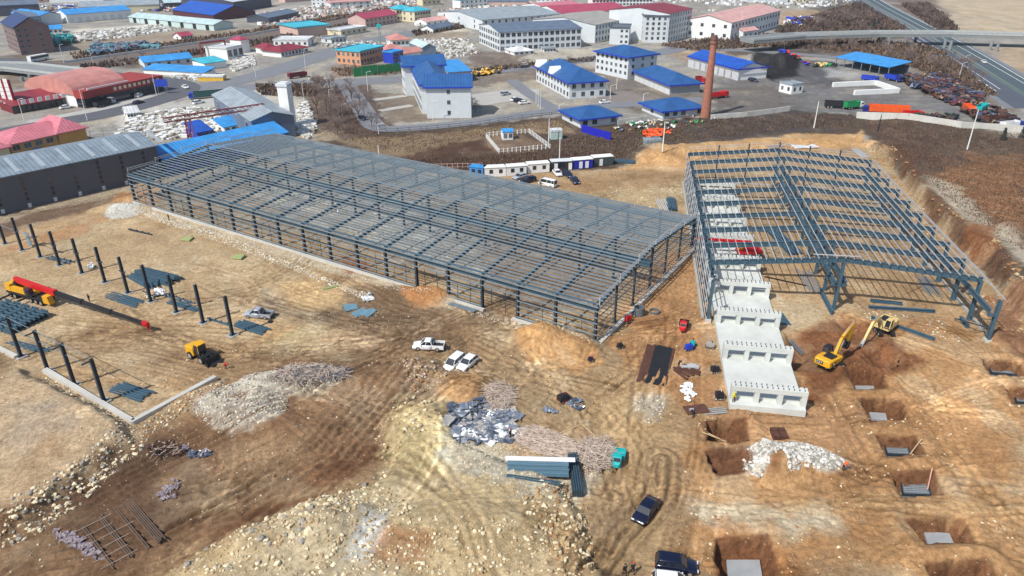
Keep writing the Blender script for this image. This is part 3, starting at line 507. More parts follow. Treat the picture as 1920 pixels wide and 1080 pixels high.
for x in (.9, ww/2-.95, ww/2+.95, ww-1.0):
    for dz in ((0,) if x in (.9,) else (0,)):
        m = MB(); m.ibeam((x, (0 if x > ww-2 else b*.9), hh-2.6), (x, 10*b, hh-2.6), .45, .9, t=.05); obj('crane_beam', m, steel, h2)
for k in range(1, 11):
    for x0_, x1_ in ((ww/2-1.4, ww/2+1.4), (ww-1.5, ww), (0, 1.4)): m = MB(); m.beam((x0_, k*b, hh-3.2), (x1_, k*b, hh-3.2), .35, .35); obj('bracket', m, steel, h2)
m = MB(); m.beam((ww-1.3, 0, hh-3.2), (ww+.3, 0, hh-3.2), .4, .45); obj('bracket', m, steel, h2)
m = MB(); m.beam((ww, b*.0+.2, 2.5), (ww-7.8*.35, b*.9, .4), .12, .2); obj('brace', m, steel_d, h2)
m = MB(); m.beam((ww-.1, .1, 4.2), (ww-.1, b, .6), .1, .1); m.beam((ww-.1, b, 4.2), (ww-.1, .1, .6), .1, .1); obj('brace', m, steel_d, h2)
for x in (-.48, ww+.48):
    for i, z in enumerate((.7, 2.2, 3.8, 5.4, 7.0, 8.3)):
        if x > 0 and i not in (1, 5): continue
        m = MB(); m.beam((x, -.4 if x < 0 or i == 5 else b, z), (x, 10*b+.4, z), .08, .24); obj('girt', m, galv_w, h2)
for i in range(10):
    m = MB(); m.beam((-.3, (i+.5)*b, .3), (-.3, (i+.5)*b, 8.0), .1, .14, up=(1, 0, 0)); obj('post', m, galv_w, h2)
m = MB(); m.beam((ww/2-5.6, b*.96, hh+rr+.42), (ww/2+2.4, b*.96, hh+rr+.5), .16, .1); obj('loose_purlin', m, galv_w, h2)
for j in range(1, 6):                                   # far gable: wind posts carried above the roof edge, with rails
    x = ww*j/6; m = MB(); m.beam((x, 10*b+.5, .1), (x, 10*b+.5, rz(x, hh, rr, ww)+1.6), .3, .3, up=(1, 0, 0)); obj('column', m, steel_d, h2)
for dz in (.9, 1.5):
    for s in (0, 1):
        m = MB(); xa, xb = (0, ww/2) if s == 0 else (ww/2, ww); m.beam((xa, 10*b+.7, rz(xa, hh, rr, ww)+dz), (xb, 10*b+.7, rz(xb, hh, rr, ww)+dz), .08, .1); obj('gable_rail', m, galv_w, h2)
for k in (1, 5, 9):
    for xx in range(6):
        m = MB(); a, c = k*b+.1, (k+1)*b-.1; p0, p1 = ww*xx/6, ww*(xx+1)/6
        m.beam((p0, a, rz(p0, hh, rr, ww)-.1), (p1, c, rz(p1, hh, rr, ww)-.1), .05, .05); m.beam((p1, a, rz(p1, hh, rr, ww)-.1), (p0, c, rz(p0, hh, rr, ww)-.1), .05, .05); obj('brace', m, steel_d, h2)
m = MB(); m.box(-1.1, -.6, 1, 10*b, -.4, .3); m.box(ww+.6, ww+1.1, 1, 10*b+.8, -.4, .35); m.box(0, ww, 10*b+.9, 10*b+1.4, -.3, .3); obj('footing_strip', m, conc_d, h2)
# a steel box girder leaning from the middle column base (kept loose on the ground) and members lying inside
def w2(x, y, z=0): c, s = math.cos(-.1634), math.sin(-.1634); return Vector((33.0142*K+x*c-y*s, 106.1694*K+x*s+y*c, z))
# ---- stepped concrete plinths: one long raft with cross walls pierced by three openings
cm = thing('concrete_foundation', 'white concrete raft with a row of cross walls, each pierced by three openings', 'foundation', w2(6.4, 22, 0), -.1634)
stain = mat('weathered_white_concrete', (196, 199, 193), .85, 0, .15, .22, .2)
bolt = mat('rusty_bolt_steel', (86, 80, 78), .6, .4)
m = MB(); m.box(-5.3, 5.4, -48.6, 50.5, -1.2, .85); obj('raft', m, stain, cm)
for k in range(9):
    y = -47.2+k*11.75; m = MB(); X0, X1 = -5.25, 5.45; T, H0, H1, H2, D = 1.6, .852, 2.75, 3.5, 1.2
    edges = [X0, X0+.75, X0+3.35, X0+4.05, X0+6.65, X0+7.35, X0+9.95, X1]
    for i in (0, 2, 4, 6): m.box(edges[i], edges[i+1], y-D/2+.02, y+D/2-.02, H0, H1)
    m.box(X0, X1, y-D/2-.03, y+D/2+.03, H1+.002, H2)
    m.box(X0+.1, X1-.1, y+D/2-.2, y+D/2+.1, H0, H0+.5)
    w = obj('cross_wall', m, stain, cm)
    mb = MB(); mb.box(X0+.4, X1-.4, y-.45, y+.45, H2-.02, H2+.012, 1)
    for r_ in range(2):
        for i in range(14):
            xx = X0+.5+i*(X1-X0-1.0)/13; yy = y+(-.35 if r_ else .35); mb.tube((xx, yy, H2), (xx, yy, H2+.32), .06, n=5)
    obj('anchor_bolts', mb, [bolt, stain], w)
# ================================================================== SITE OBJECTS: helpers
white = mat('white_paint', (226, 228, 226), .35, 0, .05, .6); cream = mat('cream_paint', (206, 200, 184), .5, 0, .08, .6)
black = mat('black_paint', (20, 24, 36), .2, 0, .1, .6, spec=.7); rubber = mat('black_rubber', (30, 30, 32), .85); dust = mat('dusty_rim', (150, 144, 134), .6)
yellow = mat('machine_yellow', (214, 160, 34), .45, 0, .12, .8); paley = mat('faded_machine_yellow', (212, 186, 124), .55, 0, .15, .8); red = mat('signal_red_paint', (196, 30, 34), .4, 0, .1, .6)
dark = mat('dark_machine_steel', (42, 42, 46), .6, .2); lampm = mat('clear_lamp_lens', (220, 224, 226), .15); taill = mat('red_lamp_lens', (150, 20, 20), .2)
skin = mat('skin', (188, 142, 112), .6, 0, .05); timber = mat('raw_timber', (184, 160, 124), .8, 0, .2, 2); brush = mat('grey_brown_twigs', (186, 168, 154), .9, 0, .35, 1.5)
rust = mat('rusty_steel', (92, 62, 50), .8, .2, .3, 1.5); blue = mat('royal_blue_paint', (36, 66, 178), .45, 0, .08, .5); teal = mat('turquoise_paint', (30, 168, 168), .45); orange = mat('orange_paint', (226, 92, 36), .5)
green = mat('green_paint', (34, 140, 84), .5)
def head(a, b): a, b = GZ(*a), GZ(*b); return math.atan2(b.y-a.y, b.x-a.x)
def mid(a, b): a, b = GZ(*a), GZ(*b); x, y = (a.x+b.x)/2, (a.y+b.y)/2; return Vector((x, y, Zg(x, y)))
def textmesh(name, s, size, ext=.01):
    cu = bpy.data.curves.new(name, 'FONT'); cu.body = s; cu.size = size; cu.extrude = ext; cu.align_x = 'CENTER'; cu.align_y = 'CENTER'
    to = bpy.data.objects.new(name, cu); C.objects.link(to); bpy.context.view_layer.update()
    me = bpy.data.meshes.new_from_object(to.evaluated_get(bpy.context.evaluated_depsgraph_get())); bpy.data.objects.remove(to, do_unlink=True); return me
_wh = {}
def wheels(t, xs, ys, r, w=.24, rimm=None):
    k = (round(r, 2), round(w, 2), (rimm or dust).name)
    if k not in _wh:
        m = MB(); m.tube((0, -w/2, 0), (0, w/2, 0), r, n=18); a = m.mesh('wheel', rubber)
        m = MB(); m.tube((0, -w/2-.012, 0), (0, w/2+.012, 0), r*.62, n=12); m.tube((0, -w/2-.03, 0), (0, w/2+.03, 0), r*.2, n=6); _wh[k] = (a, m.mesh('rim', rimm or dust))
    for x in xs:
        for y in ys: o = obj('wheel', _wh[k][0], None, t, loc=(x, y, r)); obj('rim', _wh[k][1], None, o)
STY = {  # length, width, height, belt line and cabin (rear bottom, rear top, front top, front bottom as fractions of length, - at the back)
 'sedan': (4.8, 1.85, 1.46, (-.43, -.27, .10, .24), .94), 'suv': (4.7, 1.9, 1.68, (-.485, -.42, .10, .24), 1.02), 'mpv': (4.6, 1.8, 1.72, (-.49, -.45, .16, .31), 1.0),
 'van': (5.2, 1.9, 2.1, (-.495, -.47, .30, .42), 1.15), 'hatch': (4.4, 1.8, 1.52, (-.48, -.38, .08, .23), .95), 'pickup': (5.35, 1.85, 1.75, (-.13, -.10, .13, .25), 1.05)}
def carbody(t, style, paint):
    Ln, Wd, H, (rb, rt, ft, fb), belt = STY[style]; w = Wd/2; m = MB(); rings = []
    rear = -.13 if style == 'pickup' else -.5
    prof = [(.5, .32, .56, .80), (.487, .24, .66, .90), (.43, .2, belt*.80, .96), (.27, .2, belt*.93, 1), (fb-.01, .2, belt, 1), (0, .2, belt+.02, 1), (-.3, .2, belt+.03, 1), (-.46, .22, belt, .97), (-.49, .26, belt*.9, .93), (-.5, .34, .66, .88)]
    if style == 'pickup': prof = prof[:6]+[(-.128, .2, belt+.02, 1)]
    for x, z0, z1, k in prof:
        y = w*k; rings.append([(x*Ln, -y*.9, z0), (x*Ln, -y, z0+.12), (x*Ln, -y, z1-.22), (x*Ln, -y*.95, z1-.05), (x*Ln, -y*.84, z1), (x*Ln, y*.84, z1), (x*Ln, y*.95, z1-.05), (x*Ln, y, z1-.22), (x*Ln, y, z0+.12), (x*Ln, y*.9, z0)])
    m.loft(rings)
    body = obj('body', m, paint, t, True)
    c = MB(); yb, yt = w*.88, w*.74; zb, zt = belt-.03, H-.05
    c.hexa([(rb*Ln, -yb, zb), (fb*Ln, -yb, zb), (fb*Ln, yb, zb), (rb*Ln, yb, zb), (rt*Ln, -yt, zt), (ft*Ln, -yt, zt), (ft*Ln, yt, zt), (rt*Ln, yt, zt)]); obj('windows', c, glass, t)
    c = MB(); rx0, rx1 = rt*Ln-.06, ft*Ln+.05; q = []
    for x, k, dz in ((rx0, .92, -.05), (rx0+.25, 1.0, .03), ((rx0+rx1)/2, 1.0, .06), (rx1-.25, 1.0, .03), (rx1, .92, -.05)):
        yy = (yt+.05)*k; q.append([(x, -yy, zt-.06), (x, -yy, zt+.0+dz*.4), (x, -yy*.8, zt+dz), (x, yy*.8, zt+dz), (x, yy, zt+.0+dz*.4), (x, yy, zt-.06)])
    c.loft(q); obj('roof', c, paint, t, True)
    for s in (1, -1):
        ps = [(rb, rt), (fb, ft)]+[((rb+fb)/2+.02, (rt+ft)/2+.02)]
        if style in ('mpv', 'van', 'suv'): ps.append((rb+.17, rt+.17))
        for a, b_ in ps: c = MB(); c.beam((a*Ln, s*(yb+.012), zb), (b_*Ln, s*(yt+.012), zt), .09, .05, up=(0, 1, 0)); obj('pillar', c, paint, t)
        c = MB(); c.rbox((.488*Ln, s*w*.66, .66), (.12, .36, .15)); obj('headlight', c, lampm, t)
        if style != 'pickup': c = MB(); c.rbox((-.493*Ln, s*w*.72, belt*.85), (.08, .24, .2)); obj('taillight', c, taill, t)
        c = MB(); c.rbox((fb*Ln-.18, s*(w+.08), belt+.08), (.12, .2, .14)); obj('mirror', c, paint, t)
    c = MB(); c.rbox((.499*Ln, 0, .46), (.05, Wd*.5, .16)); obj('grille', c, dark, t)
    if style == 'pickup':
        c = MB(); x0, x1 = -.5*Ln, -.135*Ln; c.box(x0, x1, -w*.98, w*.98, .4, .62); c.box(x0, x1, -w, -w+.08, .622, 1.12); c.box(x0, x1, w-.08, w, .622, 1.12); c.box(x0, x0+.07, -w+.082, w-.082, .622, 1.1); c.box(x1-.05, x1, -w+.082, w-.082, .622, 1.1); obj('cargo_bed', c, paint, t)
        c = MB(); c.box(x0+.08, x1-.06, -w+.09, w-.09, .624, .66); obj('bed_liner', c, dark, t)
        c = MB(); c.beam((x1-.15, -w+.1, 1.1), (x1-.15, -w+.25, 1.6), .07, .07); c.beam((x1-.15, w-.1, 1.1), (x1-.15, w-.25, 1.6), .07, .07); c.beam((x1-.15, -w+.22, 1.6), (x1-.15, w-.22, 1.6), .08, .08); obj('roll_bar', c, dark, t)
        c = MB(); c.rbox((x0-.06, 0, .5), (.14, Wd*.9, .18)); obj('bumper', c, dark, t)
        for s in (1, -1): c = MB(); c.rbox((x0+.02, s*w*.9, .9), (.08, .14, .3)); obj('taillight', c, taill, t)
    rr_ = .36 if style in ('suv', 'pickup') else .33
    wheels(t, (-.30*Ln, .31*Ln), (-w+.1, w-.1), rr_)
    return t
_cars = {}
def car(style, paint, a, b_, label, cat, group=None, name='parked_car'):
    """a, b_: ground pixels under the tail and under the nose"""
    loc = mid(a, b_); rz_ = head(a, b_); k = (style, paint.name)
    if k in _cars: o = copy_tree(_cars[k], loc, rz_, label); o['category'] = cat
    else: o = carbody(thing(name, label, cat, loc, rz_), style, paint); _cars[k] = o
    if group: o['group'] = group
    elif 'group' in o: del o['group']
    return o
def truck(name, label, cat, a, b_, cabm, bedm, L_=7.5, side=.9, group=None, cover=None):
    t = thing(name, label, cat, mid(a, b_), head(a, b_), group); w = 1.2
    c = MB(); h = 2.7; x1 = L_/2; x0 = x1-1.9
    c.loft([[(x, -w*k, .7), (x, w*k, .7), (x, w*k, 1.6), (x, w*k*.95, zt), (x, -w*k*.95, zt), (x, -w*k, 1.6)] for x, k, zt in ((x0, 1, h), (x0+1.3, 1, h), (x1-.12, 1, h-.35), (x1, .97, 1.8))]); obj('cab', c, cabm, t)
    c = MB(); c.rbox((x1-.03, 0, 2.05), (.12, 1.9, .6), tilt=-.15); obj('windscreen', c, glass, t)
    for s in (1, -1): c = MB(); c.rbox((x0+1.1, s*(w+.005), 2.05), (.9, .03, .55)); obj('window', c, glass, t); c = MB(); c.rbox((x1+.01, s*.9, .95), (.06, .3, .2)); obj('headlight', c, lampm, t)
    c = MB(); c.box(-L_/2, x1-.3, -.45, .45, .6, .95); obj('chassis', c, dark, t)
    c = MB(); c.box(-L_/2, x0-.15, -w, w, .952, 1.1); c.box(-L_/2, x0-.15, -w, -w+.07, 1.102, 1.1+side); c.box(-L_/2, x0-.15, w-.07, w, 1.102, 1.1+side); c.box(-L_/2, -L_/2+.07, -w+.072, w-.072, 1.102, 1.1+side); c.box(x0-.22, x0-.15, -w+.072, w-.072, 1.102, 1.1+side+.3); obj('cargo_bed', c, bedm, t)
    if cover: c = MB(); c.box(-L_/2+.1, x0-.25, -w+.1, w-.1, 1.104, 1.0+side); obj('load', c, cover, t)
    wheels(t, [x1-1.3, -L_/2+1.2]+([-L_/2+2.4] if L_ > 7 else []), (-w+.15, w-.15), .5, .32); return t
# ---- people: one skinned body each
def person(pose, a, label, jacket, trousers, hat=None, rz_=0.0, name='person', z=None):
    P = dict(pel=(0, 0, .95), wai=(0, 0, 1.12), che=(0, 0, 1.36), nec=(0, 0, 1.52), hd=(.03, 0, 1.66), top=(.02, 0, 1.76))
    f = 0
    if pose == 'bend': P.update(wai=(.12, 0, 1.05), che=(.34, 0, 1.16), nec=(.48, 0, 1.18), hd=(.6, 0, 1.15), top=(.69, 0, 1.14))
    V = []; E = []; Rr = []
    def add(p, r, par=None): V.append(p); Rr.append(r); (E.append((par, len(V)-1)) if par is not None else None); return len(V)-1
    pel = add(P['pel'], .15); wai = add(P['wai'], .14, pel); che = add(P['che'], .17, wai); nec = add(P['nec'], .065, che); hd = add(P['hd'], .105, nec); add(P['top'], .085, hd)
    st = .22 if pose == 'walk' else .04
    for s in (1, -1):
        hip = add((0, s*.1, .9), .11, pel); kn = add((st*s*.6+.04, s*.11, .5), .07, hip); an = add((st*s-.02, s*.12, .09), .05, kn); add((st*s+.16, s*.13, .04), .045, an)
        cx, cz = P['che'][0], P['che'][2]; sh = add((cx, s*.19, cz+.06), .07, che)
        ex, ez = (cx+.05, cz-.25) if pose != 'bend' else (cx+.12, cz-.26); el = add((ex-st*s*.3, s*.25, ez), .048, sh)
        wx, wz = (ex+.12, ez-.22) if pose != 'bend' else (ex+.06, ez-.24); wr = add((wx-st*s*.5, s*.24, wz), .035, el); pa = add((wx+.03-st*s*.5, s*.235, wz-.08), .035, wr)
        for q in range(4): f1 = add((wx+.03+(q-1.5)*.02-st*s*.5, s*.235, wz-.13-.01*(q % 2)), .010, pa); add((wx+.05+(q-1.5)*.02-st*s*.5, s*.225, wz-.165-.01*(q % 2)), .008, f1)
        th = add((wx+.075-st*s*.5, s*.225, wz-.09), .011, pa); add((wx+.09-st*s*.5, s*.215, wz-.125), .009, th)
    me = bpy.data.meshes.new('body'); me.from_pydata(V, E, []); o = bpy.data.objects.new('body', me); C.objects.link(o)
    md = o.modifiers.new('s', 'SKIN'); me.skin_vertices  # one radius per joint
    for i, r in enumerate(Rr): me.skin_vertices[0].data[i].radius = (r, r)
    me.skin_vertices[0].data[0].use_root = True
    o.modifiers.new('d', 'SUBSURF').levels = 1; bpy.context.view_layer.update()
    nm = bpy.data.meshes.new_from_object(o.evaluated_get(bpy.context.evaluated_depsgraph_get())); bpy.data.objects.remove(o, do_unlink=True)
    for m_ in (skin, jacket, trousers, dark): nm.materials.append(m_)
    nk = Vector(P['nec']); ch = Vector(P['che'])
    for pl_ in nm.polygons:
        c = pl_.center; ax = (c-nk).dot((nk-ch).normalized()); hand = abs(c.y) > .17 and c.z < (.86 if pose != 'bend' else .68)
        pl_.material_index = 3 if c.z < .11 else 0 if (ax > .0 or hand) else 2 if c.z < .95 and abs(c.y) < .215 else 1
        pl_.use_smooth = True
    t = thing(name, label, 'person', (a.x, a.y, Zg(a.x, a.y) if z is None else z), rz_); obj('body', nm, None, t)
    c = MB(); hx, hz = P['hd'][0], P['hd'][2]
    dv = (Vector(P['top'])-Vector(P['hd'])).normalized(); c0 = Vector(P['hd'])+dv*.03; c.tube(c0, c0+dv*.06, .125, .115, 10); c.tube(c0+dv*.06, c0+dv*.115, .115, .05, 10); obj('helmet' if hat else 'hair', c, hat or dark, t); return t
# ---- loose steel, stones, sticks
def inpoly(poly, n_, seed):
    P = pw(poly); rg = np.random.RandomState(seed); out = []
    lo, hi = P.min(0), P.max(0); tot = 0
    while tot < n_:
        x = rg.uniform(lo[0], hi[0], n_*2); y = rg.uniform(lo[1], hi[1], n_*2); k = sdf(P, x, y) > 0; out.append(np.stack([x[k], y[k]], -1)); tot += k.sum()
    a = np.concatenate(out)[:n_]; return a, height(a[:, 0], a[:, 1])
def rocks(name, poly, n_, r0, r1, m_, label, seed, clump=0, cat='rubble'):
    a, z = inpoly(poly, n_, seed); q = random.Random(seed); mb = MB(); mask = None
    if clump: mask = fbm(a[:, 0], a[:, 1], clump, seed+3, 3)
    for i in range(n_):
        if clump and mask[i] < .02: continue
        r = r0+(r1-r0)*q.random()**4; mb.rock((a[i, 0], a[i, 1], z[i]+r*.12), r, q.randrange(len(m_)) if isinstance(m_, list) else 0, q=q)
    o = obj(name, mb, m_); return tag(o, label, cat, kind='stuff')
def sticks(name, poly, n_, l0, l1, w, m_, label, seed, lift=.5, ang=None, cat='brushwood'):
    a, z = inpoly(poly, n_, seed); q = random.Random(seed); mb = MB()
    for i in range(n_):
        t = q.uniform(0, PI) if ang is None else ang+q.gauss(0, .25); l = q.uniform(l0, l1)/2; h = q.uniform(.05, lift); dz = q.uniform(-.12, .12)*l
        mb.beam((a[i, 0]-l*math.cos(t), a[i, 1]-l*math.sin(t), z[i]+h-dz), (a[i, 0]+l*math.cos(t), a[i, 1]+l*math.sin(t), z[i]+h+dz), w*q.uniform(.6, 1.3), w*.8, q.randrange(len(m_)) if isinstance(m_, list) else 0)
    o = obj(name, mb, m_); return tag(o, label, cat, kind='stuff')
def beams(name, label, a, b_, n_, gap, m_=None, w=.22, h=.34, layers=1, kind='i', jitter=.25, cat='steel beams', group=None, bracket=False, z=.06):
    A, B = GZ(*a), GZ(*b_); L_ = (B-A).xy.length; ang = math.atan2(B.y-A.y, B.x-A.x); c = (A+B)/2
    t = thing(name, label, cat, (c.x, c.y, Zg(c.x, c.y)), ang, group); q = random.Random(int(a[0]*7+a[1]))
    for l in range(layers):
        for i in range(n_-(l if layers > 1 and kind == 'i' else 0)):
            y = (i-(n_-1)/2)*gap+l*gap*.3; dx = q.uniform(-jitter, jitter); da = q.gauss(0, .006*jitter*4); mb = MB(); zz = z+h/2+l*(h+.05)
            p0 = (-L_/2+dx, y-da*L_/2, zz); p1 = (L_/2+dx, y+da*L_/2, zz)
            (mb.ibeam if kind == 'i' else mb.beam)(p0, p1, w, h)
            if bracket:
                for k in range(4): mb.rbox((-L_/2+L_*(k+.5)/4+dx, y, zz+h/2+.12), (.12, w, .26))
            obj('beam', mb, m_ or steel, t)
    return t
# ================================================================== FREE-STANDING COLUMNS
cmb = MB(); cmb.ibeam((0, 0, .05), (0, 0, 7.6), .42, .5, up=(0, 1, 0), t=.05); colA = cmb.mesh('shaft', steel_d)
cmb = MB(); cmb.box(-.45, .45, -.5, .5, 0, .06); colB = cmb.mesh('base_plate', steel_d)
cmb = MB(); cmb.box(-.75, .75, -.14, .14, 4.35, 4.6); cmb.box(-.9, -.55, -.2, .2, 4.6, 4.66); cmb.box(.55, .9, -.2, .2, 4.6, 4.66); colC = cmb.mesh('corbel', steel_d)
cmb = MB(); cmb.box(-.8, .8, -.8, .8, -.5, .03); colF = cmb.mesh('footing', conc_d)
def fcol(a, label, group, corbel, h=1.0, rz_=-.56):
    p_ = GZ(*a); z = Zg(p_.x, p_.y); t = thing('steel_column', label, 'steel column', (p_.x, p_.y, z+.04), rz_, group)
    s = obj('shaft', colA, None, t); s.scale = (1, 1, h); obj('base_plate', colB, None, t); obj('footing', colF, None, t)
    if corbel: obj('corbel', colC, None, t)
    return t
rowA = [((10, 457), 0), ((42, 469), 1), ((76, 482), 1), ((112, 497), 1), ((154, 512), 1), ((197, 529), 1), ((240, 549), 1), ((283, 565), 0), ((331, 585), 0), ((381, 605), 0), ((436, 628), 0)]
whereA = ['at the left picture edge, outermost of the far row', 'with corbel at the back of the row, tied by a thin strut', 'with corbel beside the blue sheet leaning on it', 'with corbel behind a clutter of brackets', 'with corbel, fifth from the left in the far row',
 'with corbel beside a small white bundle', 'with corbel in front of the big beam pile', 'beside the white rubbish heap at its foot', 'between two bundles of beams, third from the right end', 'plain, next to last of the far row towards the pickup', 'plain, last of the far row nearest the silver pickup']
for (a, cb), w_ in zip(rowA, whereA): fcol(a, 'dark steel column '+w_, 'free-standing columns in two rows', cb)
for a, w_ in (((40, 670), 'at the left picture edge'), ((90, 695), 'second from the left'), ((140, 722), 'beside the footing strip bend'), ((195, 752), 'tallest and nearest the corner')):
    t = fcol(a, 'dark steel column of the near row, '+w_, 'free-standing columns in two rows', 0, .98)
    m = MB(); m.beam((.1, -1.5, 7.2), (.1, .2, 7.2), .16, .2); obj('bracket', m, steel_d, t)
def strut(label, pa, za, pb, zb, w=.07, m_=galv):
    A, B = GZ(*pa), GZ(*pb); m = MB(); m.beam((0, 0, 0), (B.x-A.x, B.y-A.y, (Zg(B.x, B.y)+zb)-(Zg(A.x, A.y)+za)), w, w); return single('tie_strut', m, m_, label, 'strut', (A.x, A.y, Zg(A.x, A.y)+za), group='thin struts between columns')
strut('pale strut between the two outermost columns of the far row', (10, 457), 4.6, (42, 469), 4.6, .1); strut('pale strut from the corbelled column to the one with the blue sheet', (42, 469), 4.6, (76, 482), 4.6, .1)
nr = [(-14, 648), (40, 670), (90, 695), (140, 722), (195, 752)]
for i in range(4):
    w_ = ['leftmost', 'second', 'third', 'rightmost'][i]
    strut('upper thin strut along the near column row, %s span' % w_, nr[i], 7.4, nr[i+1], 7.4); strut('lower thin strut along the near column row, %s span' % w_, nr[i], 5.6, nr[i+1], 5.6)
# footing strips of the low corner and around the far row
def strip(label, pts, w, z0, z1, name='footing_strip', m_=None):
    c0 = GZ(*pts[0]); m = MB(); Q = [GZ(*q_) for q_ in pts]
    for A, B in zip(Q[:-1], Q[1:]):
        m.beam((A.x-c0.x, A.y-c0.y, (z0+z1)/2), (B.x-c0.x, B.y-c0.y, (z0+z1)/2), w, z1-z0)
    for A in Q[1:-1]: m.tube((A.x-c0.x, A.y-c0.y, z0), (A.x-c0.x, A.y-c0.y, z1-.004), w*.52, n=8)
    return single(name, m, m_ or conc, label, 'footing', (c0.x, c0.y, Zg(c0.x, c0.y)))
strip('low white concrete footing strip bent at its near corner', [(86, 698), (250, 794), (405, 712)], .8, -1.2, .75)
strip('short pale footing strip at the left picture edge', [(-30, 640), (32, 672)], .7, -.6, .35)
# ================================================================== STEEL LAID OUT ON THE GROUND
beams('beam_bundle', 'five blue grey beams side by side below the crane boom', (203, 553), (262, 572), 5, .55, jitter=.6)
beams('beam_pile', 'large untidy pile of dark blue beams behind the far columns', (262, 512), (326, 530), 7, .6, layers=3, jitter=.9); beams('beam_pile', 'dark beams lying crosswise behind the large untidy pile', (250, 520), (292, 540), 5, .5, layers=2, jitter=.9)
beams('beam_bundle', 'two slim beams with brackets near the middle columns', (308, 553), (362, 572), 2, .7, bracket=True); beams('beam_bundle', 'three beams in front of the middle columns', (318, 568), (372, 584), 3, .4)
beams('beam_bundle', 'single bracketed beam running to the last column', (388, 598), (432, 612), 1, .5, bracket=True); beams('beam_bundle', 'five blue beams beside the last column', (444, 607), (497, 624), 5, .52, jitter=.5)
beams('beam_bundle', 'six blue beams lying inside the low concrete corner', (216, 728), (276, 746), 6, .5, jitter=.4)
beams('beam_bundle', 'grey beams behind the near column row', (18, 642), (90, 662), 3, .5); beams('beam_bundle', 'short bracketed beams by the far columns', (90, 484), (135, 494), 2, .9, bracket=True)
beams('beam_bundle', 'single dark bracketed beam on open ground before the long hall', (242, 432), (286, 442), 1, .5, steel_d, bracket=True)
t = thing('stacked_trusses', 'dense stack of short blue beams in rows at the left edge', 'steel beams', GZ(14, 598), -.42)
for i in range(9):
    for j in range(5): m = MB(); m.ibeam((-6+j*2.5, -3.4+i*.85, .35), (-6+j*2.5+2.2, -3.4+i*.85, .35), .4, .6); m.ibeam((-6+j*2.5+.4, -3.2+i*.85, 1.0), (-6+j*2.5+2.4, -3.2+i*.85, 1.0), .4, .6); obj('beam', m, steel, t)
beams('beam_bundle', 'two short blue beams under the wide hall front', (1630, 565), (1690, 571), 2, .7); beams('beam_bundle', 'long blue beam behind the pale excavator', (1626, 578), (1750, 586), 1, .5, w=.5, h=.5)
beams('beam_bundle', 'long blue beam slanting past the pale excavator', (1634, 598), (1754, 640), 1, .5, w=.45, h=.5); beams('beam_bundle', 'short thick beam near the right edge of the wide hall', (1800, 598), (1814, 616), 1, .5, w=.6, h=.6)
beams('beam_bundle', 'long blue girder lying against the middle column of the wide hall', (1536, 545), (1560, 590), 1, .5, w=.55, h=.8); beams('beam_bundle', 'rows of slim grey rails inside the wide hall front', (1505, 508), (1530, 548), 7, .42, galv, .12, .16, jitter=.8)
beams('beam_bundle', 'single long thin rail lying beside the concrete raft', (1432, 520), (1512, 537), 1, .5, dark, .16, .2); beams('beam_bundle', 'short bundle of grey rails against the concrete raft', (1458, 588), (1474, 610), 6, .3, steel, .16, .2)
beams('beam_bundle', 'three thin pipes across the dug hollow', (1481, 636), (1503, 670), 3, .3, galv, .1, .1, z=.8); beams('beam_bundle', 'blue girders on the ground in the middle of the wide hall', (1448, 434), (1492, 478), 4, .8, steel, .6, .5)
beams('beam_bundle', 'slim grey rods in a pile right of the hall middle', (1728, 520), (1752, 554), 9, .3, galv, .1, .12, jitter=1.2)
beams('beam_bundle', 'fanned pale purlins by the left side of the wide hall', (1238, 374), (1248, 396), 6, .5, galv_w, .16, .2, jitter=1.2); beams('beam_bundle', 'dark stacked purlins by the left side of the wide hall', (1258, 374), (1261, 396), 6, .45, steel, .2, .24, layers=3)
beams('beam_bundle', 'flat stack of blue beams beside the last site cabin', (1152, 302), (1192, 300), 7, .5, steel, .3, .3); beams('pipe_stack', 'white sheets and pipes on the sand beyond the wide hall', (1484, 268), (1528, 272), 7, .8, white, .6, .12, kind='b', cat='pipes')
beams('pipe_stack', 'pale purlins lying left of the white sheets', (1442, 274), (1480, 267), 4, .7, galv_w, .14, .16, kind='b', cat='pipes'); beams('beam_bundle', 'pale rails at the far right corner of the wide hall', (1602, 280), (1622, 296), 5, .5, galv_w, .2, .24)
beams('sheet_stack', 'light blue metal sheets, left pile of three', (645, 581), (668, 573), 5, .5, mat('blue_sheet', (110, 146, 162), .4, .1), .45, .1, kind='b', cat='metal sheets'); beams('sheet_stack', 'light blue metal sheets, middle pile of three', (664, 592), (686, 580), 4, .5, _mats['blue_sheet'], .45, .1, kind='b', cat='metal sheets')
beams('sheet_stack', 'light blue metal sheets, right pile of three', (684, 594), (700, 582), 3, .55, _mats['blue_sheet'], .5, .1, kind='b', cat='metal sheets'); beams('beam_bundle', 'grey rails in front of the long hall footing', (838, 566), (892, 586), 3, .4, galv, .2, .16)
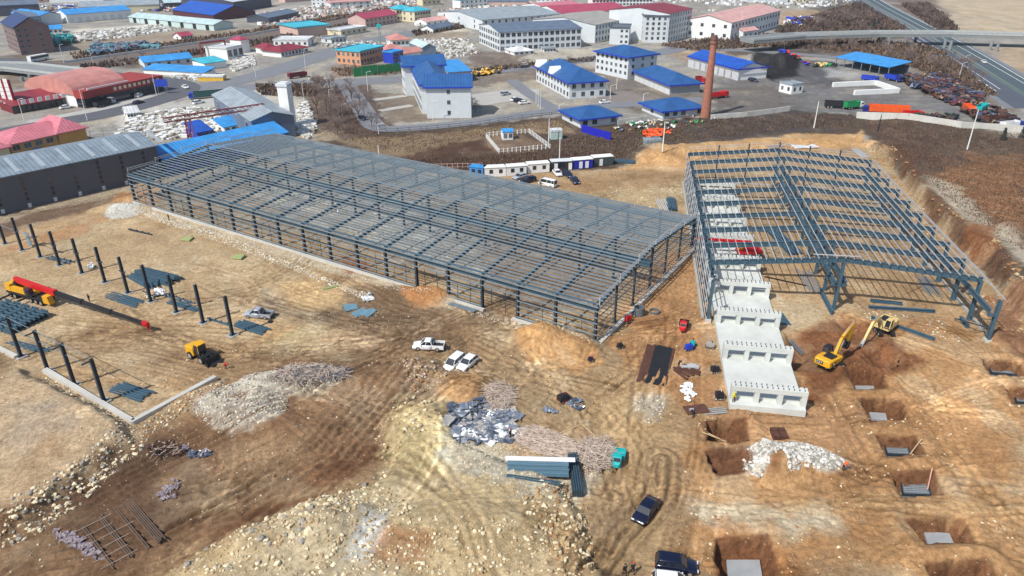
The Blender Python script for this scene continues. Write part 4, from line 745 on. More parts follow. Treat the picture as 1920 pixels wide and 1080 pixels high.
# the sheathed panel stack and the fluted sheets in the foreground
A, B = GZ(952, 886), GZ(1064, 906); L_ = (B-A).length; ang = math.atan2(B.y-A.y, B.x-A.x); nrm = Vector((-math.sin(ang), math.cos(ang), 0)); c = (A+B)/2+nrm*1.0
t = thing('panel_stack', 'tall stack of blue grey wall panels with a white sheet along its far edge', 'panel stack', (c.x, c.y, Zg(c.x, c.y)), ang)
for i in range(6):
    m = MB(); m.box(-L_/2+rnd.uniform(-.1, .1), L_/2+rnd.uniform(-.1, .1), -.95+.16*i, 1.2, .05+i*.2, .235+i*.2); obj('panel', m, ribbed('blue_grey_sheet', (92, 122, 138), .33, 1, .4), t)
m = MB(); m.box(-L_/2-.3, L_/2+.9, .55, 1.35, 1.26, 1.34); obj('top_sheet', m, white, t)
beams('beam_bundle', 'two thin rails lying in front of the panel stack', (948, 892), (1050, 918), 2, .4, steel, .14, .16); 
A, B = GZ(1078, 860), GZ(1078, 932); t = thing('fluted_sheets', 'bundle of fluted blue sheets lying endwise by the panel stack', 'metal sheets', ((A.x+B.x)/2, (A.y+B.y)/2, Zg(A.x, (A.y+B.y)/2)), PI/2+.02)
for i in range(9): m = MB(); m.beam((-(B-A).length/2, -.6+i*.15, .62+.08*(i % 2)), ((B-A).length/2, -.6+i*.15, .62+.08*(i % 2)), .09, 1.1); obj('sheet', m, steel if i % 2 else steel_d, t)
# ================================================================== VEHICLES ON THE SITE
blackp = mat('midnight_blue_car_paint', (16, 20, 44), .18, 0, .05, .5, spec=.9); silver = mat('silver_car_paint', (168, 174, 186), .3, .2, .05, .5); darkcar = mat('dark_blue_car_paint', (34, 42, 66), .25, 0, .05, .5)
car('pickup', white, (830, 659), (779, 654), 'white double cab pickup standing crosswise on the dirt road', 'pickup')
car('mpv', white, (864, 673), (839, 692), 'white people carrier parked close beside another white car', 'car')
car('hatch', white, (889, 676), (864, 696), 'small white hatchback right of the white people carrier', 'car')
car('sedan', blackp, (1225, 944), (1196, 980), 'black saloon car driving on the dirt track in the foreground', 'car')
car('suv', blackp, (1237, 1062), (1298, 1070), 'black off-roader with a grey lower body at the bottom of the picture', 'car')
car('suv', white, (1238, 1098), (1286, 1104), 'white car cut off by the bottom picture edge below the black off-roader', 'car')
car('pickup', silver, (510, 596), (462, 592), 'silver grey pickup beside the last column of the far row', 'pickup')
van = car('van', white, (1040, 352), (1014, 345), 'white minibus parked on the dirt before the site cabins', 'minibus')
GC = 'cars parked before the site cabins'
car('sedan', white, (1040, 323), (1050, 333), 'white car by the glass fronted cabin', 'car', GC); car('sedan', darkcar, (1058, 327), (1070, 334), 'dark car right of the white one by the glass fronted cabin', 'car', GC)
car('sedan', darkcar, (1073, 337), (1082, 347), 'dark car nearest the camera by the blue cabin', 'car', GC); car('sedan', silver, (988, 331), (962, 338), 'silver car half hidden by the long hall roof', 'car', GC)
car('suv', blackp, (1002, 339), (978, 344), 'black off-roader in front of the silver car', 'car', GC)
# ---- wheel loader
def tilted(mb, p0, p1, w, h, mi=0): return mb.beam(p0, p1, w, h, mi)
ld = thing('wheel_loader', 'yellow wheel loader with dark arms and lowered bucket', 'wheel loader', mid((360, 666), (402, 683)), head((362, 662), (404, 684)))
m = MB(); m.loft([[(x, -w, z0), (x, w, z0), (x, w, z1), (x, w*.8, z1+.1), (x, -w*.8, z1+.1), (x, -w, z1)] for x, w, z0, z1 in ((-3.1, .9, 1.0, 1.9), (-2.9, 1.0, .8, 2.1), (-1.0, 1.0, .8, 2.25), (-.8, .95, .9, 1.9))]); obj('rear_body', m, yellow, ld)
m = MB(); m.box(-1.0, 1.6, -.55, .55, .6, 1.25); obj('frame', m, dark, ld)
m = MB(); m.hexa([(-.95, -.75, 1.27), (.65, -.75, 1.27), (.65, .75, 1.27), (-.95, .75, 1.27), (-.8, -.68, 2.95), (.4, -.68, 2.95), (.4, .68, 2.95), (-.8, .68, 2.95)]); cb = obj('cab', m, glass, ld)
m = MB(); m.box(-.95, .55, -.8, .8, 2.96, 3.1); obj('cab_roof', m, yellow, ld)
for s in (1, -1):
    m = MB(); m.beam((.8, s*.45, 1.5), (2.6, s*.45, .75), .16, .34); obj('lift_arm', m, dark, ld); m = MB(); m.beam((.3, s*.7, 1.3), (.3, s*.66, 2.95), .09, .09, up=(1, 0, 0)); obj('pillar', m, yellow, ld)
m = MB(); P_ = [(2.5, 1.35), (2.55, .25), (3.4, .08), (3.45, .12), (2.75, .4), (2.65, 1.35)]
m.loft([[(x, y, z) for x, z in P_] for y in (-1.3, 1.3)]); obj('bucket', m, dark, ld)
for s in (1, -1): m = MB(); m.add([(2.5, s*1.3, 1.35), (2.55, s*1.3, .25), (3.4, s*1.3, .08), (3.2, s*1.3, .7)], [(0, 1, 2, 3)]); m.add([(2.5, s*1.26, 1.35), (2.55, s*1.26, .25), (3.4, s*1.26, .08), (3.2, s*1.26, .7)], [(3, 2, 1, 0)]); obj('bucket_side', m, dark, ld)
wheels(ld, (-1.75, 1.15), (-.95, .95), .68, .5)
# ---- excavators
def excavator(label, a, b_, body_m, arm_m, joints, tip='bucket', swing=0.0, decal=False, undercarriage=.0):
    t = thing('excavator', label, 'excavator', mid(a, b_), head(a, b_))
    for s in (1, -1):
        m = MB(); q = []
        for i in range(16):
            u = 2*PI*i/16; q.append(((1.55 if math.cos(u) > 0 else -1.55)+.42*math.cos(u), .45+.42*math.sin(u)))
        m.loft([[(x, y, z) for x, z in q] for y in (s*1.05-.28, s*1.05+.28)]); tr = obj('track', m, rubber, t); tr.rotation_euler = (0, 0, undercarriage)
        m = MB()
        for x in (-1.5, -.75, 0, .75, 1.5): m.tube((x, s*1.34, .42), (x, s*1.37, .42), .2, n=8)
        w = obj('rollers', m, dust, tr)
    m = MB(); m.box(-.8, .8, -.77, .77, .45, .8); m.tube((0, 0, .8), (0, 0, 1.08), .75, n=14); obj('turntable', m, dark, t)
    m = MB(); m.loft([[(x, -y, 1.1), (x, y, 1.1), (x, y, z), (x, y-.15, z+.12), (x, -y+.15, z+.12), (x, -y, z)] for x, y, z in ((-2.9, 1.0, 1.9), (-2.75, 1.3, 2.05), (-1.9, 1.38, 2.1), (1.0, 1.38, 1.75), (1.25, 1.3, 1.65))]); obj('house', m, body_m, t)
    m = MB(); m.box(-1.9, -.2, -1.0, .5, 2.1, 2.32); obj('engine_cover', m, dark, t)
    m = MB(); m.hexa([(-.3, .5, 1.8), (1.3, .5, 1.5), (1.3, 1.36, 1.5), (-.3, 1.36, 1.8), (-.2, .55, 2.95), (.95, .55, 2.95), (.95, 1.31, 2.95), (-.2, 1.31, 2.95)]); obj('cab', m, glass, t)
    m = MB(); m.box(-.28, 1.0, .5, 1.36, 2.96, 3.06); obj('cab_roof', m, body_m if not decal else dark, t)
    for x0, x1, y in ((-.3, -.2, .48), (-.3, -.2, 1.38), (1.3, .95, .48), (1.3, .95, 1.38)): m = MB(); m.beam((x0, y, 1.7), (x1, y, 2.98), .1, .1, up=(0, 1, 0)); obj('pillar', m, body_m if not decal else dark, t)
    J = [Vector(j) for j in joints]; nm = ['boom', 'boom', 'stick']
    for i in range(3):
        m = MB(); A_, B_ = J[i], J[i+1]; d = (B_-A_).normalized(); u = d.cross(Vector((0, 1, 0))).normalized(); w0, w1 = ((.5, .75), (.78, .5), (.6, .36))[i]
        if i == 0: ma = A_
        m.loft([[A_+Vector((0, -.2, 0))-u*w0/2, A_+Vector((0, .2, 0))-u*w0/2, A_+Vector((0, .2, 0))+u*w0/2, A_+Vector((0, -.2, 0))+u*w0/2], [B_+Vector((0, -.17, 0))-u*w1/2, B_+Vector((0, .17, 0))-u*w1/2, B_+Vector((0, .17, 0))+u*w1/2, B_+Vector((0, -.17, 0))+u*w1/2]])
        o = obj(nm[i], m, arm_m, t)
    for s in (1, -1): m = MB(); m.tube((1.3, s*.32, 1.4), J[1]+Vector((-.1, s*.32, -.25)), .1, n=8); obj('hydraulic_ram', m, dust, t)
    m = MB(); m.tube(J[1]+Vector((.3, 0, .5)), J[2]+Vector((-.1, 0, .45)), .1, n=8); obj('hydraulic_ram', m, dust, t)
    e = J[3]; d = (J[3]-J[2]).normalized(); m = MB()
    if tip == 'bucket':
        q = [(0, .25), (.25, .1), (.35, -.5), (.1, -1.1), (-.55, -1.25), (-1.0, -.85), (-.95, -.75), (-.5, -1.05), (0, -.92), (.15, -.45), (.1, -.05)]
        m.loft([[(e.x+x, y, e.z+z) for x, z in q] for y in (-.6, .6)]); obj('bucket', m, dark, t)
        for s in (1, -1): m = MB(); m.loft([[(e.x+x, y, e.z+z) for x, z in q[:6]] for y in (s*.6-.03, s*.6+.03)]); obj('bucket_side', m, dark, t)
    else:
        m.beam(e, e+d*1.3, .5, .5, up=(0, 1, 0)); m.tube(e+d*1.3, e+d*2.1, .09, .06, 8); obj('breaker', m, conc_d, t)
    if decal:
        m = MB(); m.rbox((-2.93, .35, 1.62), (.06, 1.15, .5)); pl_ = obj('name_plate', m, black, t)
        tm = textmesh('lettering', 'CAT', .5); tm.materials.append(white); o = obj('lettering', tm, None, pl_); o.location = (-2.975, .35, 1.62); o.rotation_euler = (PI/2, 0, -PI/2)
        m = MB(); m.rbox((-1.7, -1.4, 1.5), (1.0, .04, .45)); pl_ = obj('side_plate', m, black, t); m = MB(); m.tube((-1.7, -1.42, 1.5), (-1.7, -1.45, 1.5), .17, n=10); obj('emblem', m, white, pl_)
    return t
excavator('yellow excavator with raised boom and black rear panel, beside the concrete raft', (1538, 696), (1570, 679), yellow, yellow, [(.6, -.25, 1.6), (2.0, -.25, 4.4), (4.9, -.25, 6.0), (4.2, -.25, 3.0)], decal=True, undercarriage=-.5)
excavator('faded yellow excavator with a breaker on its muddy arm, facing the other one', (1668, 611), (1640, 634), paley, paley, [(.6, -.25, 1.6), (2.4, -.25, 3.6), (4.6, -.25, 3.5), (6.7, -.25, .9)], tip='breaker', undercarriage=.8)
# ---- truck crane: carrier on outriggers, yellow superstructure, red base boom, dark telescoped boom reaching to the hook
A, B = G(28, 523, 3.6), G(270, 606, 1.4); ch = math.atan2(B.y-A.y, B.x-A.x); c0 = GZ(60, 560)
tc_ = thing('truck_crane', 'mobile crane, yellow upper works and red boom with long dark extension laid low', 'crane', (c0.x, c0.y, c0.z), ch)
iv = Matrix.Rotation(-ch, 4, 'Z'); la = iv @ (A-c0); lb = iv @ (B-c0)
m = MB(); m.box(-5.2, 5.2, -1.2, 1.2, .95, 1.35); obj('carrier', m, dark, tc_)
m = MB(); m.hexa([(5.21, -1.2, .7), (7.0, -1.2, .7), (7.0, -.1, .7), (5.21, -.1, .7), (5.21, -1.2, 2.2), (6.6, -1.15, 2.2), (6.6, -.15, 2.2), (5.21, -.1, 2.2)]); obj('cab', m, yellow, tc_)
wheels(tc_, (-4.2, -2.9, 1.6, 3.0, 4.4), (-1.1, 1.1), .52, .34)
for x in (-3.6, .4):
    m = MB(); m.box(x-.18, x+.18, -3.6, -1.202, .75, 1.0); m.box(x-.12, x+.12, -3.55, -3.3, .12, .75); m.box(x-.35, x+.35, -3.75, -3.1, .02, .12); obj('outrigger', m, dark, tc_)
    m = MB(); m.box(x-.18, x+.18, 1.202, 3.6, .75, 1.0); m.box(x-.12, x+.12, 3.3, 3.55, .12, .75); m.box(x-.35, x+.35, 3.1, 3.75, .02, .12); obj('outrigger', m, dark, tc_)
m = MB(); m.box(-4.6, 2.2, -1.25, -.6, 1.5, 2.5); m.box(-4.6, 2.2, .6, 1.25, 1.5, 2.5); m.box(-4.9, -3.4, -1.3, 1.3, 1.5, 2.9); m.box(-3.4, 2.2, -.6, .6, 1.4, 1.7); obj('upper_works', m, yellow, tc_)
m = MB(); m.hexa([(.8, -1.45, 1.7), (2.6, -1.45, 1.7), (2.6, -.62, 1.7), (.8, -.62, 1.7), (.8, -1.45, 3.0), (2.2, -1.45, 3.0), (2.2, -.62, 3.0), (.8, -.62, 3.0)]); obj('operator_cab', m, glass, tc_)
m = MB(); m.tube((-3.0, -.5, 2.95), (-3.0, .5, 2.95), .42, n=12); m.box(-3.6, -2.4, -.3, .3, 2.5, 2.75); obj('winch', m, dark, tc_)
dv = lb-la; T = [0, .33, .54, .76, 1]; ws = [(.72, .95), (.62, .72), (.52, .6), (.42, .5)]
for i in range(4):
    m = MB(); p0, p1 = la+dv*(T[i]-(.0 if i else -.0)), la+dv*T[i+1]; m.beam(p0, p1, *ws[i]); o = obj('boom_section', m, red if i == 0 else dark, tc_)
    if i < 3: m = MB(); m.beam(p1-dv.normalized()*.45, p1+dv.normalized()*.12, ws[i][0]+.12, ws[i][1]+.14); obj('collar', m, red if i == 0 else dark, o)
m = MB(); m.beam(lb-dv.normalized()*.3, lb+dv.normalized()*.9, .6, .7); m.tube(lb+dv.normalized()*.7+Vector((0, -.3, -.2)), lb+dv.normalized()*.7+Vector((0, .3, -.2)), .32, n=10); obj('boom_head', m, red, tc_)
m = MB(); e = lb+dv.normalized()*.8; m.tube(e+Vector((0, 0, -.5)), e+Vector((0, 0, -1.0)), .28, .12, 8); m.tube(e+Vector((0, 0, -1.0)), e+Vector((.15, 0, -1.25)), .06, n=6); obj('hook_block', m, red, tc_)
# a second, red crane half hidden under the wide hall
A = GZ(1402, 486); t = thing('truck_crane', 'red crane seen through the roof of the wide hall, standing on the concrete raft', 'crane', (A.x, A.y, .87), .05)
m = MB(); m.box(-2.6, 2.6, -1.1, 1.1, .7, 1.4); obj('carrier', m, red, t); m = MB(); m.loft([[(x, -.8, z0), (x, .8, z0), (x, .6, z1), (x, -.6, z1)] for x, z0, z1 in ((-1.6, 1.41, 2.7), (.6, 1.41, 3.0), (1.6, 1.41, 2.2))]); obj('upper_works', m, red, t); wheels(t, (-1.8, 0, 1.8), (-1, 1), .45, .3)
m = MB(); m.beam((.4, .3, 2.9), (-7.4, 1.2, 3.3), .5, .5); m.beam((-7.4, 1.2, 3.3), (-11, 1.6, 3.5), .3, .3); obj('boom_section', m, red, t); m = MB(); m.box(-2.3, -1.2, -.4, .7, 1.42, 2.5); obj('operator_cab', m, yellow, t)
# ---- small site machines
def trike(label, a, b_, paint, bed, L_=3.4, w=.75, name='cargo_tricycle', tipped=False):
    t = thing(name, label, 'cargo tricycle', mid(a, b_), head(a, b_))
    m = MB(); m.box(-L_/2, -.1, -w, w, .6, .68); m.box(-L_/2, -.1, -w, -w+.06, .682, 1.05); m.box(-L_/2, -.1, w-.06, w, .682, 1.05); m.box(-L_/2, -L_/2+.06, -w+.062, w-.062, .682, 1.05); m.box(-.16, -.1, -w+.062, w-.062, .682, 1.15); obj('cargo_bed', m, bed, t)
    m = MB(); m.loft([[(x, -y, .5), (x, y, .5), (x, y*.9, z), (x, -y*.9, z)] for x, y, z in ((0, .62, 1.7), (.9, .6, 1.75), (1.35, .5, 1.1), (1.6, .3, .95))]); obj('cab', m, paint, t)
    m = MB(); m.rbox((1.12, 0, 1.42), (.5, .9, .05), tilt=.95); obj('windscreen', m, glass, t)
    m = MB(); m.beam((-L_/2+.1, 0, .45), (1.3, 0, .45), .3, .16); obj('frame', m, dark, t); wheels(t, (-L_/2+.6,), (-w+.1, w-.1), .34, .16); wheels(t, (1.35,), (0,), .32, .14); return t
trike('turquoise cargo tricycle parked by the brushwood heap', (1160, 855), (1155, 882), teal, teal, 3.8, .9)
trike('dark cargo tricycle with red front on the orange dirt', (1284, 604), (1277, 632), red, dark, 3.6, .8)
def genset(name, label, cat, a, body, sz, rz_=0.3, extra=dark):
    A = GZ(*a); t = thing(name, label, cat, (A.x, A.y, Zg(A.x, A.y)), rz_); x, y, z = sz
    m = MB(); m.box(-x/2, x/2, -y/2, y/2, .3, .3+z); m.box(-x*.3, x*.3, -y*.35, y*.35, .302+z, .42+z); obj('housing', m, body, t)
    m = MB(); m.box(-x*.62, x*.62, -y*.5, -y*.38, .18, .3); m.box(-x*.62, x*.62, y*.38, y*.5, .18, .3); m.tube((x*.2, 0, .42+z), (x*.2, 0, .8+z), .06, n=6); obj('skid', m, extra, t)
    wheels(t, (-x*.3, x*.35), (-y*.58, y*.58), .22, .12); return t
genset('generator', 'small blue generator on the orange dirt by the raft', 'generator', (1291, 657), blue, (1.2, .8, .8)); genset('mixer_cart', 'turquoise tub machine beside the blue generator', 'machine', (1298, 650), teal, (.9, .8, .7), 1.1)
genset('compressor', 'grey wheeled compressor close to the concrete raft', 'compressor', (1331, 652), conc_d, (1.3, .8, .6), -.2); genset('compressor', 'dark wheeled compressor farther down the concrete raft', 'compressor', (1340, 698), dark, (1.2, .9, .7), .2, conc_d)
genset('compressor', 'black machine in a white frame by the raft corner', 'machine', (1348, 748), dark, (1.1, .9, .9), .1, white); genset('welding_set', 'small red welding set beside the gable footing of the long hall', 'machine', (1177, 604), red, (1.1, .7, .9), .6, white)
genset('welding_set', 'dark cart by the tools left of the steel plates', 'machine', (1162, 653), dark, (.9, .6, .6), .3); genset('welding_set', 'small dark machine beside the sand mound', 'machine', (1107, 678), darkcar, (.8, .5, .5), .3, orange)
genset('engine_cart', 'black engine cart with loose cables beside grey sheets', 'machine', (1056, 752), dark, (1.6, 1.1, .8), .5, red)
# concrete rings
for a, h, l in (((1198, 590), 1.6, 'tall upright concrete pipe by the long hall gable'), ((1227, 586), .45, 'low round concrete ring on the orange dirt')):
    A = GZ(*a); m = MB(); n_ = 20; V = []
    for r_, z in ((1.0, 0), (1.0, h), (.8, h), (.8, 0.05)):
        for i in range(n_): u = 2*PI*i/n_; V.append((r_*math.cos(u), r_*math.sin(u), z))
    m.add(V, [(k*n_+i, k*n_+(i+1) % n_, (k+1)*n_+(i+1) % n_, (k+1)*n_+i) for k in range(3) for i in range(n_)]); single('concrete_pipe', m, mat('dark_concrete', (96, 100, 104), .9), l, 'concrete pipe', (A.x, A.y, Zg(A.x, A.y)))
# dark steel plates and rods laid out, rust plank, tools
A, B = mid((1228, 720), (1232, 720)), None; an = head((1220, 716), (1238, 650)); c0 = mid((1216, 683), (1246, 683))
t = thing('steel_plates', 'long dark plates and rusty rods laid side by side on the dirt', 'steel plates', c0, an)
for i in range(13):
    m = MB(); y = -2.3+i*.36; m.box(-6.2+rnd.uniform(0, .5), 5.4+rnd.uniform(0, .5), y, y+.34, .04, .28+.04*(i % 2)); obj('plate', m, rust if i < 1 or i > 8 else dark, t)
t = thing('plank_pile', 'rusty planks fanned out beside the steel plates', 'planks', mid((1285, 697), (1290, 697)), -.9)
for i in range(5): m = MB(); m.rbox((rnd.uniform(-.4, .4), -1.6+i*.7, .2), (3.2, .4, .16), rnd.uniform(-.35, .35)); obj('plank', m, rust, t)
m = MB(); m.rbox((0, 0, .3), (2.8, .55, .35)); m.rbox((.1, .7, .2), (2.2, .5, .25), .1); single('sheet_bundle', m, galv_w, 'short pale bundle of metal beside the fanned planks', 'metal sheets', mid((1290, 691), (1296, 691)), -.05)
c0 = GZ(1305, 770); t = thing('tool_tray', 'brown steel plate with a small motor on its corner', 'steel plate', (c0.x, c0.y, Zg(c0.x, c0.y)), .2); m = MB(); m.rbox((0, 0, .25), (3.4, 2.0, .14), 0); obj('plate', m, rust, t); m = MB(); m.tube((-1.2, -.3, .55), (-.6, -.3, .55), .22, n=8); obj('motor', m, silver, t)
beams('form_rails', 'rails with white cross bars running from the brown plate to the raft', (1318, 772), (1362, 770), 4, .4, conc_d, .18, .16, jitter=.1)
def crumple(name, poly, n_, sz, m_, label, seed, h=.5, cat='scrap', kind='stuff'):
    a, z = inpoly(poly, n_, seed); q = random.Random(seed); mb = MB()
    for i in range(n_):
        s = sz*q.uniform(.4, 1.2); an = q.uniform(0, 6.3); P = []
        for u in range(4):
            for v in range(4):
                x, y = (u/3-.5)*s*1.5+q.gauss(0, s*.05), (v/3-.5)*s+q.gauss(0, s*.05); P.append((a[i, 0]+x*math.cos(an)-y*math.sin(an), a[i, 1]+x*math.sin(an)+y*math.cos(an), z[i]+.08+q.random()*h))
        mb.add(P, [(u*4+v, (u+1)*4+v, (u+1)*4+v+1, u*4+v+1) for u in range(3) for v in range(3)], q.randrange(len(m_)) if isinstance(m_, list) else 0)
    o = obj(name, mb, m_); return tag(o, label, cat, kind=kind)
foil = mat('crumpled_foil', (176, 182, 190), .25, .7, .25, 2); foild = mat('dull_foil', (104, 112, 126), .4, .5, .3, 2); lilac = mat('lilac_film', (140, 128, 132), .6, 0, .2, 2)
crumple('foil_scrap', [(838, 800), (850, 765), (905, 758), (925, 775), (985, 775), (950, 795), (985, 820), (940, 835), (880, 822), (860, 835)], 190, 1.5, [foil, foild, conc_d, foil, white], 'glittering heap of crumpled foil and grey panels', 3, .3)
crumple('white_litter', [(1276, 722), (1292, 722), (1306, 735), (1300, 748), (1288, 752), (1280, 740)], 26, .7, white, 'burst of torn white sacks on the orange dirt', 5, .3)
crumple('white_litter', [(268, 548), (300, 540), (308, 552), (280, 562)], 22, .8, [white, foild], 'heap of white and black wrapping at a column foot', 6, .5); crumple('white_litter', [(165, 500), (176, 498), (176, 508), (166, 508)], 12, .6, white, 'small white bundle behind the far columns', 7, .9)
crumple('white_litter', [(676, 560), (690, 555), (704, 566), (690, 572)], 14, .7, [white, galv_w], 'white scraps behind the light blue sheets', 8, .4); crumple('grey_sheets', [(1050, 745), (1095, 755), (1100, 768), (1075, 766)], 16, .8, [foild, foil], 'scattered grey sheets beside the black engine cart', 9, .3)
crumple('grey_sheets', [(1024, 770), (1044, 772), (1040, 782), (1026, 780)], 5, .8, [foil], 'lone pale sheet left of the black engine cart', 10, .3)
crumple('plastic_film', [(100, 992), (140, 1000), (190, 1040), (198, 1050), (180, 1046), (130, 1020), (104, 1004)], 90, .55, lilac, 'long strip of lilac plastic film beside the rail grid', 11, .2); crumple('plastic_film', [(290, 930), (325, 900), (338, 902), (328, 935), (310, 940)], 50, .45, lilac, 'patch of lilac plastic film on the brown mud', 12, .2)
crumple('plastic_film', [(345, 840), (390, 842), (396, 855), (360, 856)], 22, .7, [lilac, foild], 'torn lilac film and dark scraps under the platform bank', 13, .3)
crumple('debris', [(1180, 230), (1300, 218), (1370, 222), (1240, 250), (1140, 248)], 60, 1.2, [white, green, foild, timber, rust], 'mixed rubbish behind the small blue roofed houses', 14, .9); crumple('orange_heap', [(1205, 250), (1225, 244), (1258, 246), (1260, 254), (1230, 258), (1210, 257)], 50, 1.6, orange, 'bright orange heap of tubes in the brown scrub', 15, .9)
# timber, brushwood, rail grid
tw = [brush, mat('pale_twigs', (206, 190, 172), .9, 0, .3, 1.5), brush]
sticks('timber_pile', [(905, 745), (925, 728), (962, 732), (955, 768), (925, 770)], 520, 1.2, 3.4, .045, tw, 'pale pile of sticks behind the foil heap', 21, .7); sticks('timber_pile', [(965, 820), (1000, 800), (1080, 830), (1085, 860), (1030, 858), (985, 845)], 700, 1.2, 3.4, .045, tw, 'loose grey sticks behind the panel stack', 22, .5, ang=-.5)
sticks('brushwood_pile', [(1078, 850), (1100, 832), (1140, 828), (1152, 850), (1140, 880), (1100, 885)], 650, 1, 3, .05, tw, 'dense round heap of brushwood beside the turquoise tricycle', 23, 1.2); sticks('brushwood_pile', [(500, 722), (560, 695), (650, 700), (655, 715), (560, 730)], 800, .8, 3, .05, [foild, brush, tw[1]], 'long heap of grey branches and scrap on the brown bank', 24, .7)
sticks('scrap_sticks', [(270, 838), (330, 825), (350, 850), (300, 862)], 90, .8, 2.4, .07, [rust, dark, brush], 'dark scrap sticks on the mud under the platform bank', 25, .3)
t = thing('rail_grid', 'grid of rusty rails and rods laid flat on dark mud', 'rails', mid((225, 1000), (235, 1000)), head((190, 950), (262, 1040)))
for i, (y, n_) in enumerate(((-2.9, 2), (-1.0, 3), (.9, 2), (2.1, 5))):
    for k in range(n_): m = MB(); m.beam((-4.9+rnd.uniform(0, .6), y+k*.22, .12), (4.9-rnd.uniform(0, .6), y+k*.22, .12), .12, .14); obj('rail', m, mat('grey_brown_rail', (104, 86, 72), .8, .1), t)
for i in range(6): m = MB(); x = -4+i*1.6; m.beam((x, -4.2+rnd.uniform(0, 1), .22), (x+.1, rnd.uniform(-.5, 1.6), .22), .045, .04); obj('rod', m, brush, t)
t = thing('timber_frame', 'square frame of thin planks lying on the dirt', 'timber frame', mid((1082, 820), (1083, 820)), .55)
for a, b_ in (((-2.2, -1.9), (2.2, -1.9)), ((2.2, -1.9), (2.2, 1.9)), ((2.2, 1.9), (-2.2, 1.9)), ((-2.2, 1.9), (-2.2, -1.9))): m = MB(); m.beam((*a, .1), (*b_, .1), .14, .14); obj('plank', m, timber, t)
# ---- rubble and boulders
st1 = mat('pale_limestone', (212, 198, 166), .9, 0, .25, .9, .4); st2 = mat('tan_stone', (172, 150, 114), .9, 0, .25, .9, .4); st3 = mat('grey_stone', (150, 144, 132), .9, 0, .2, .9, .4); st4 = mat('white_rubble', (200, 198, 190), .9, 0, .22, .9, .4); st5 = mat('brown_clod', (150, 112, 74), .95, 0, .2, .9, .3)
S4 = [st1, st2, st2, st5]
rocks('rubble', [(560, 960), (640, 915), (690, 905), (740, 940), (800, 990), (1000, 1000), (1110, 970), (1120, 1095), (290, 1095), (380, 1035)], 3400, 0.03, 0.3, [st1, st2, st1, st2], 'rough pale stones covering the near plateau', 31, 0)
rocks('rubble', [(590, 925), (690, 895), (735, 870), (720, 960), (640, 1040), (500, 1090), (330, 1090), (420, 1005), (540, 965)], 900, 0.05, 0.48, [st1, st2, st1, st3], 'large boulders along the left rim of the near plateau', 32, 3)
rocks('rubble', [(1050, 900), (1100, 950), (1120, 1040), (1060, 1090), (1000, 1000), (960, 940)], 560, 0.05, 0.42, S4, 'stones along the right rim of the near plateau', 33, 0); rocks('rubble', [(700, 795), (760, 742), (840, 745), (850, 800), (760, 840), (740, 880), (705, 860)], 220, 0.05, 0.5, [st1, st2], 'stones at the far tip of the near plateau', 34, 0)
rocks('rubble', [(225, 815), (275, 835), (150, 945), (70, 1000), (-20, 1040), (-20, 965), (50, 940), (150, 880)], 1100, 0.04, 0.38, [st1, st3, st1], 'row of pale boulders along the edge of the left platform', 35, 0)
rocks('rubble', [(350, 770), (420, 728), (480, 700), (560, 690), (655, 695), (640, 725), (540, 745), (535, 780), (470, 805), (400, 800)], 4200, 0.04, 0.2, [st4, st3, st1], 'crushed white and grey stone beside the brushwood', 36, 0)
rocks('rubble', [(1400, 845), (1440, 833), (1540, 840), (1582, 872), (1560, 888), (1500, 892), (1475, 900), (1460, 870), (1425, 905), (1395, 890)], 2600, 0.05, 0.4, [st4, st4, st3], 'white rubble dumped between the pits', 37, 0)
rocks('rubble', [(845, 825), (980, 815), (1060, 900), (1130, 880), (1050, 960), (930, 930), (865, 900)], 1890, 0.03, 0.19, [st3, st1], 'fine grey gravel around the panel stack', 38, 0)
rocks('rubble', [(86, 705), (248, 800), (262, 800), (420, 712), (430, 720), (268, 830), (230, 815), (80, 718)], 1470, 0.04, 0.25, [st1, st3, st5], 'broken stone along the outside of the footing corner', 39, 0)
rocks('rubble', [(260, 388), (850, 572), (1110, 645), (1110, 655), (850, 582), (255, 397)], 1890, 0.03, 0.19, [st4, st1], 'chips of pale stone along the long hall footing', 40, 0); rocks('rubble', [(280, 395), (420, 440), (560, 495), (700, 560), (690, 568), (550, 505), (400, 450), (270, 405)], 2600, .06, .26, [st4, st1], 'line of pale stone chips before the long hall', 41, 0)
rocks('rubble', [(205, 405), (228, 388), (262, 386), (268, 397), (240, 410)], 630, 0.03, 0.22, [st4], 'small heap of white gravel at the hall corner', 42, 0)
rocks('rubble', [(1130, 640), (1300, 500), (1330, 640), (1320, 780), (1180, 800), (1080, 760)], 1050, 0.03, 0.17, [st1, st5], 'scattered stones on the orange dirt', 43, 6); rocks('rubble', [(1300, 780), (1920, 700), (1930, 1090), (1250, 1090)], 3780, 0.03, 0.22, [st1, st5, st2], 'scattered stones around the footing pits', 44, 7)
rocks('rubble', [(0, 700), (700, 640), (760, 760), (400, 1000), (0, 1090)], 3150, 0.03, 0.19, [st1, st5, st3], 'scattered stones on the brown mud', 45, 9); rocks('rubble', [(400, 560), (900, 600), (1100, 760), (700, 690), (420, 660)], 1470, 0.03, 0.19, [st1, st3], 'scattered stones around the dirt road', 46, 7)
rocks('rubble', [(1590, 560), (1700, 590), (1850, 600), (1800, 640), (1640, 610)], 882, 0.03, 0.25, [st1, st3], 'pale stones before the wide hall', 47, 5); rocks('rubble', [(1630, 275), (1670, 290), (1740, 400), (1880, 500), (1920, 570), (1920, 660), (1860, 600), (1700, 400)], 1470, 0.08, 0.56, [st2, st5, st5], 'clods along the foot of the cut bank', 48, 6)
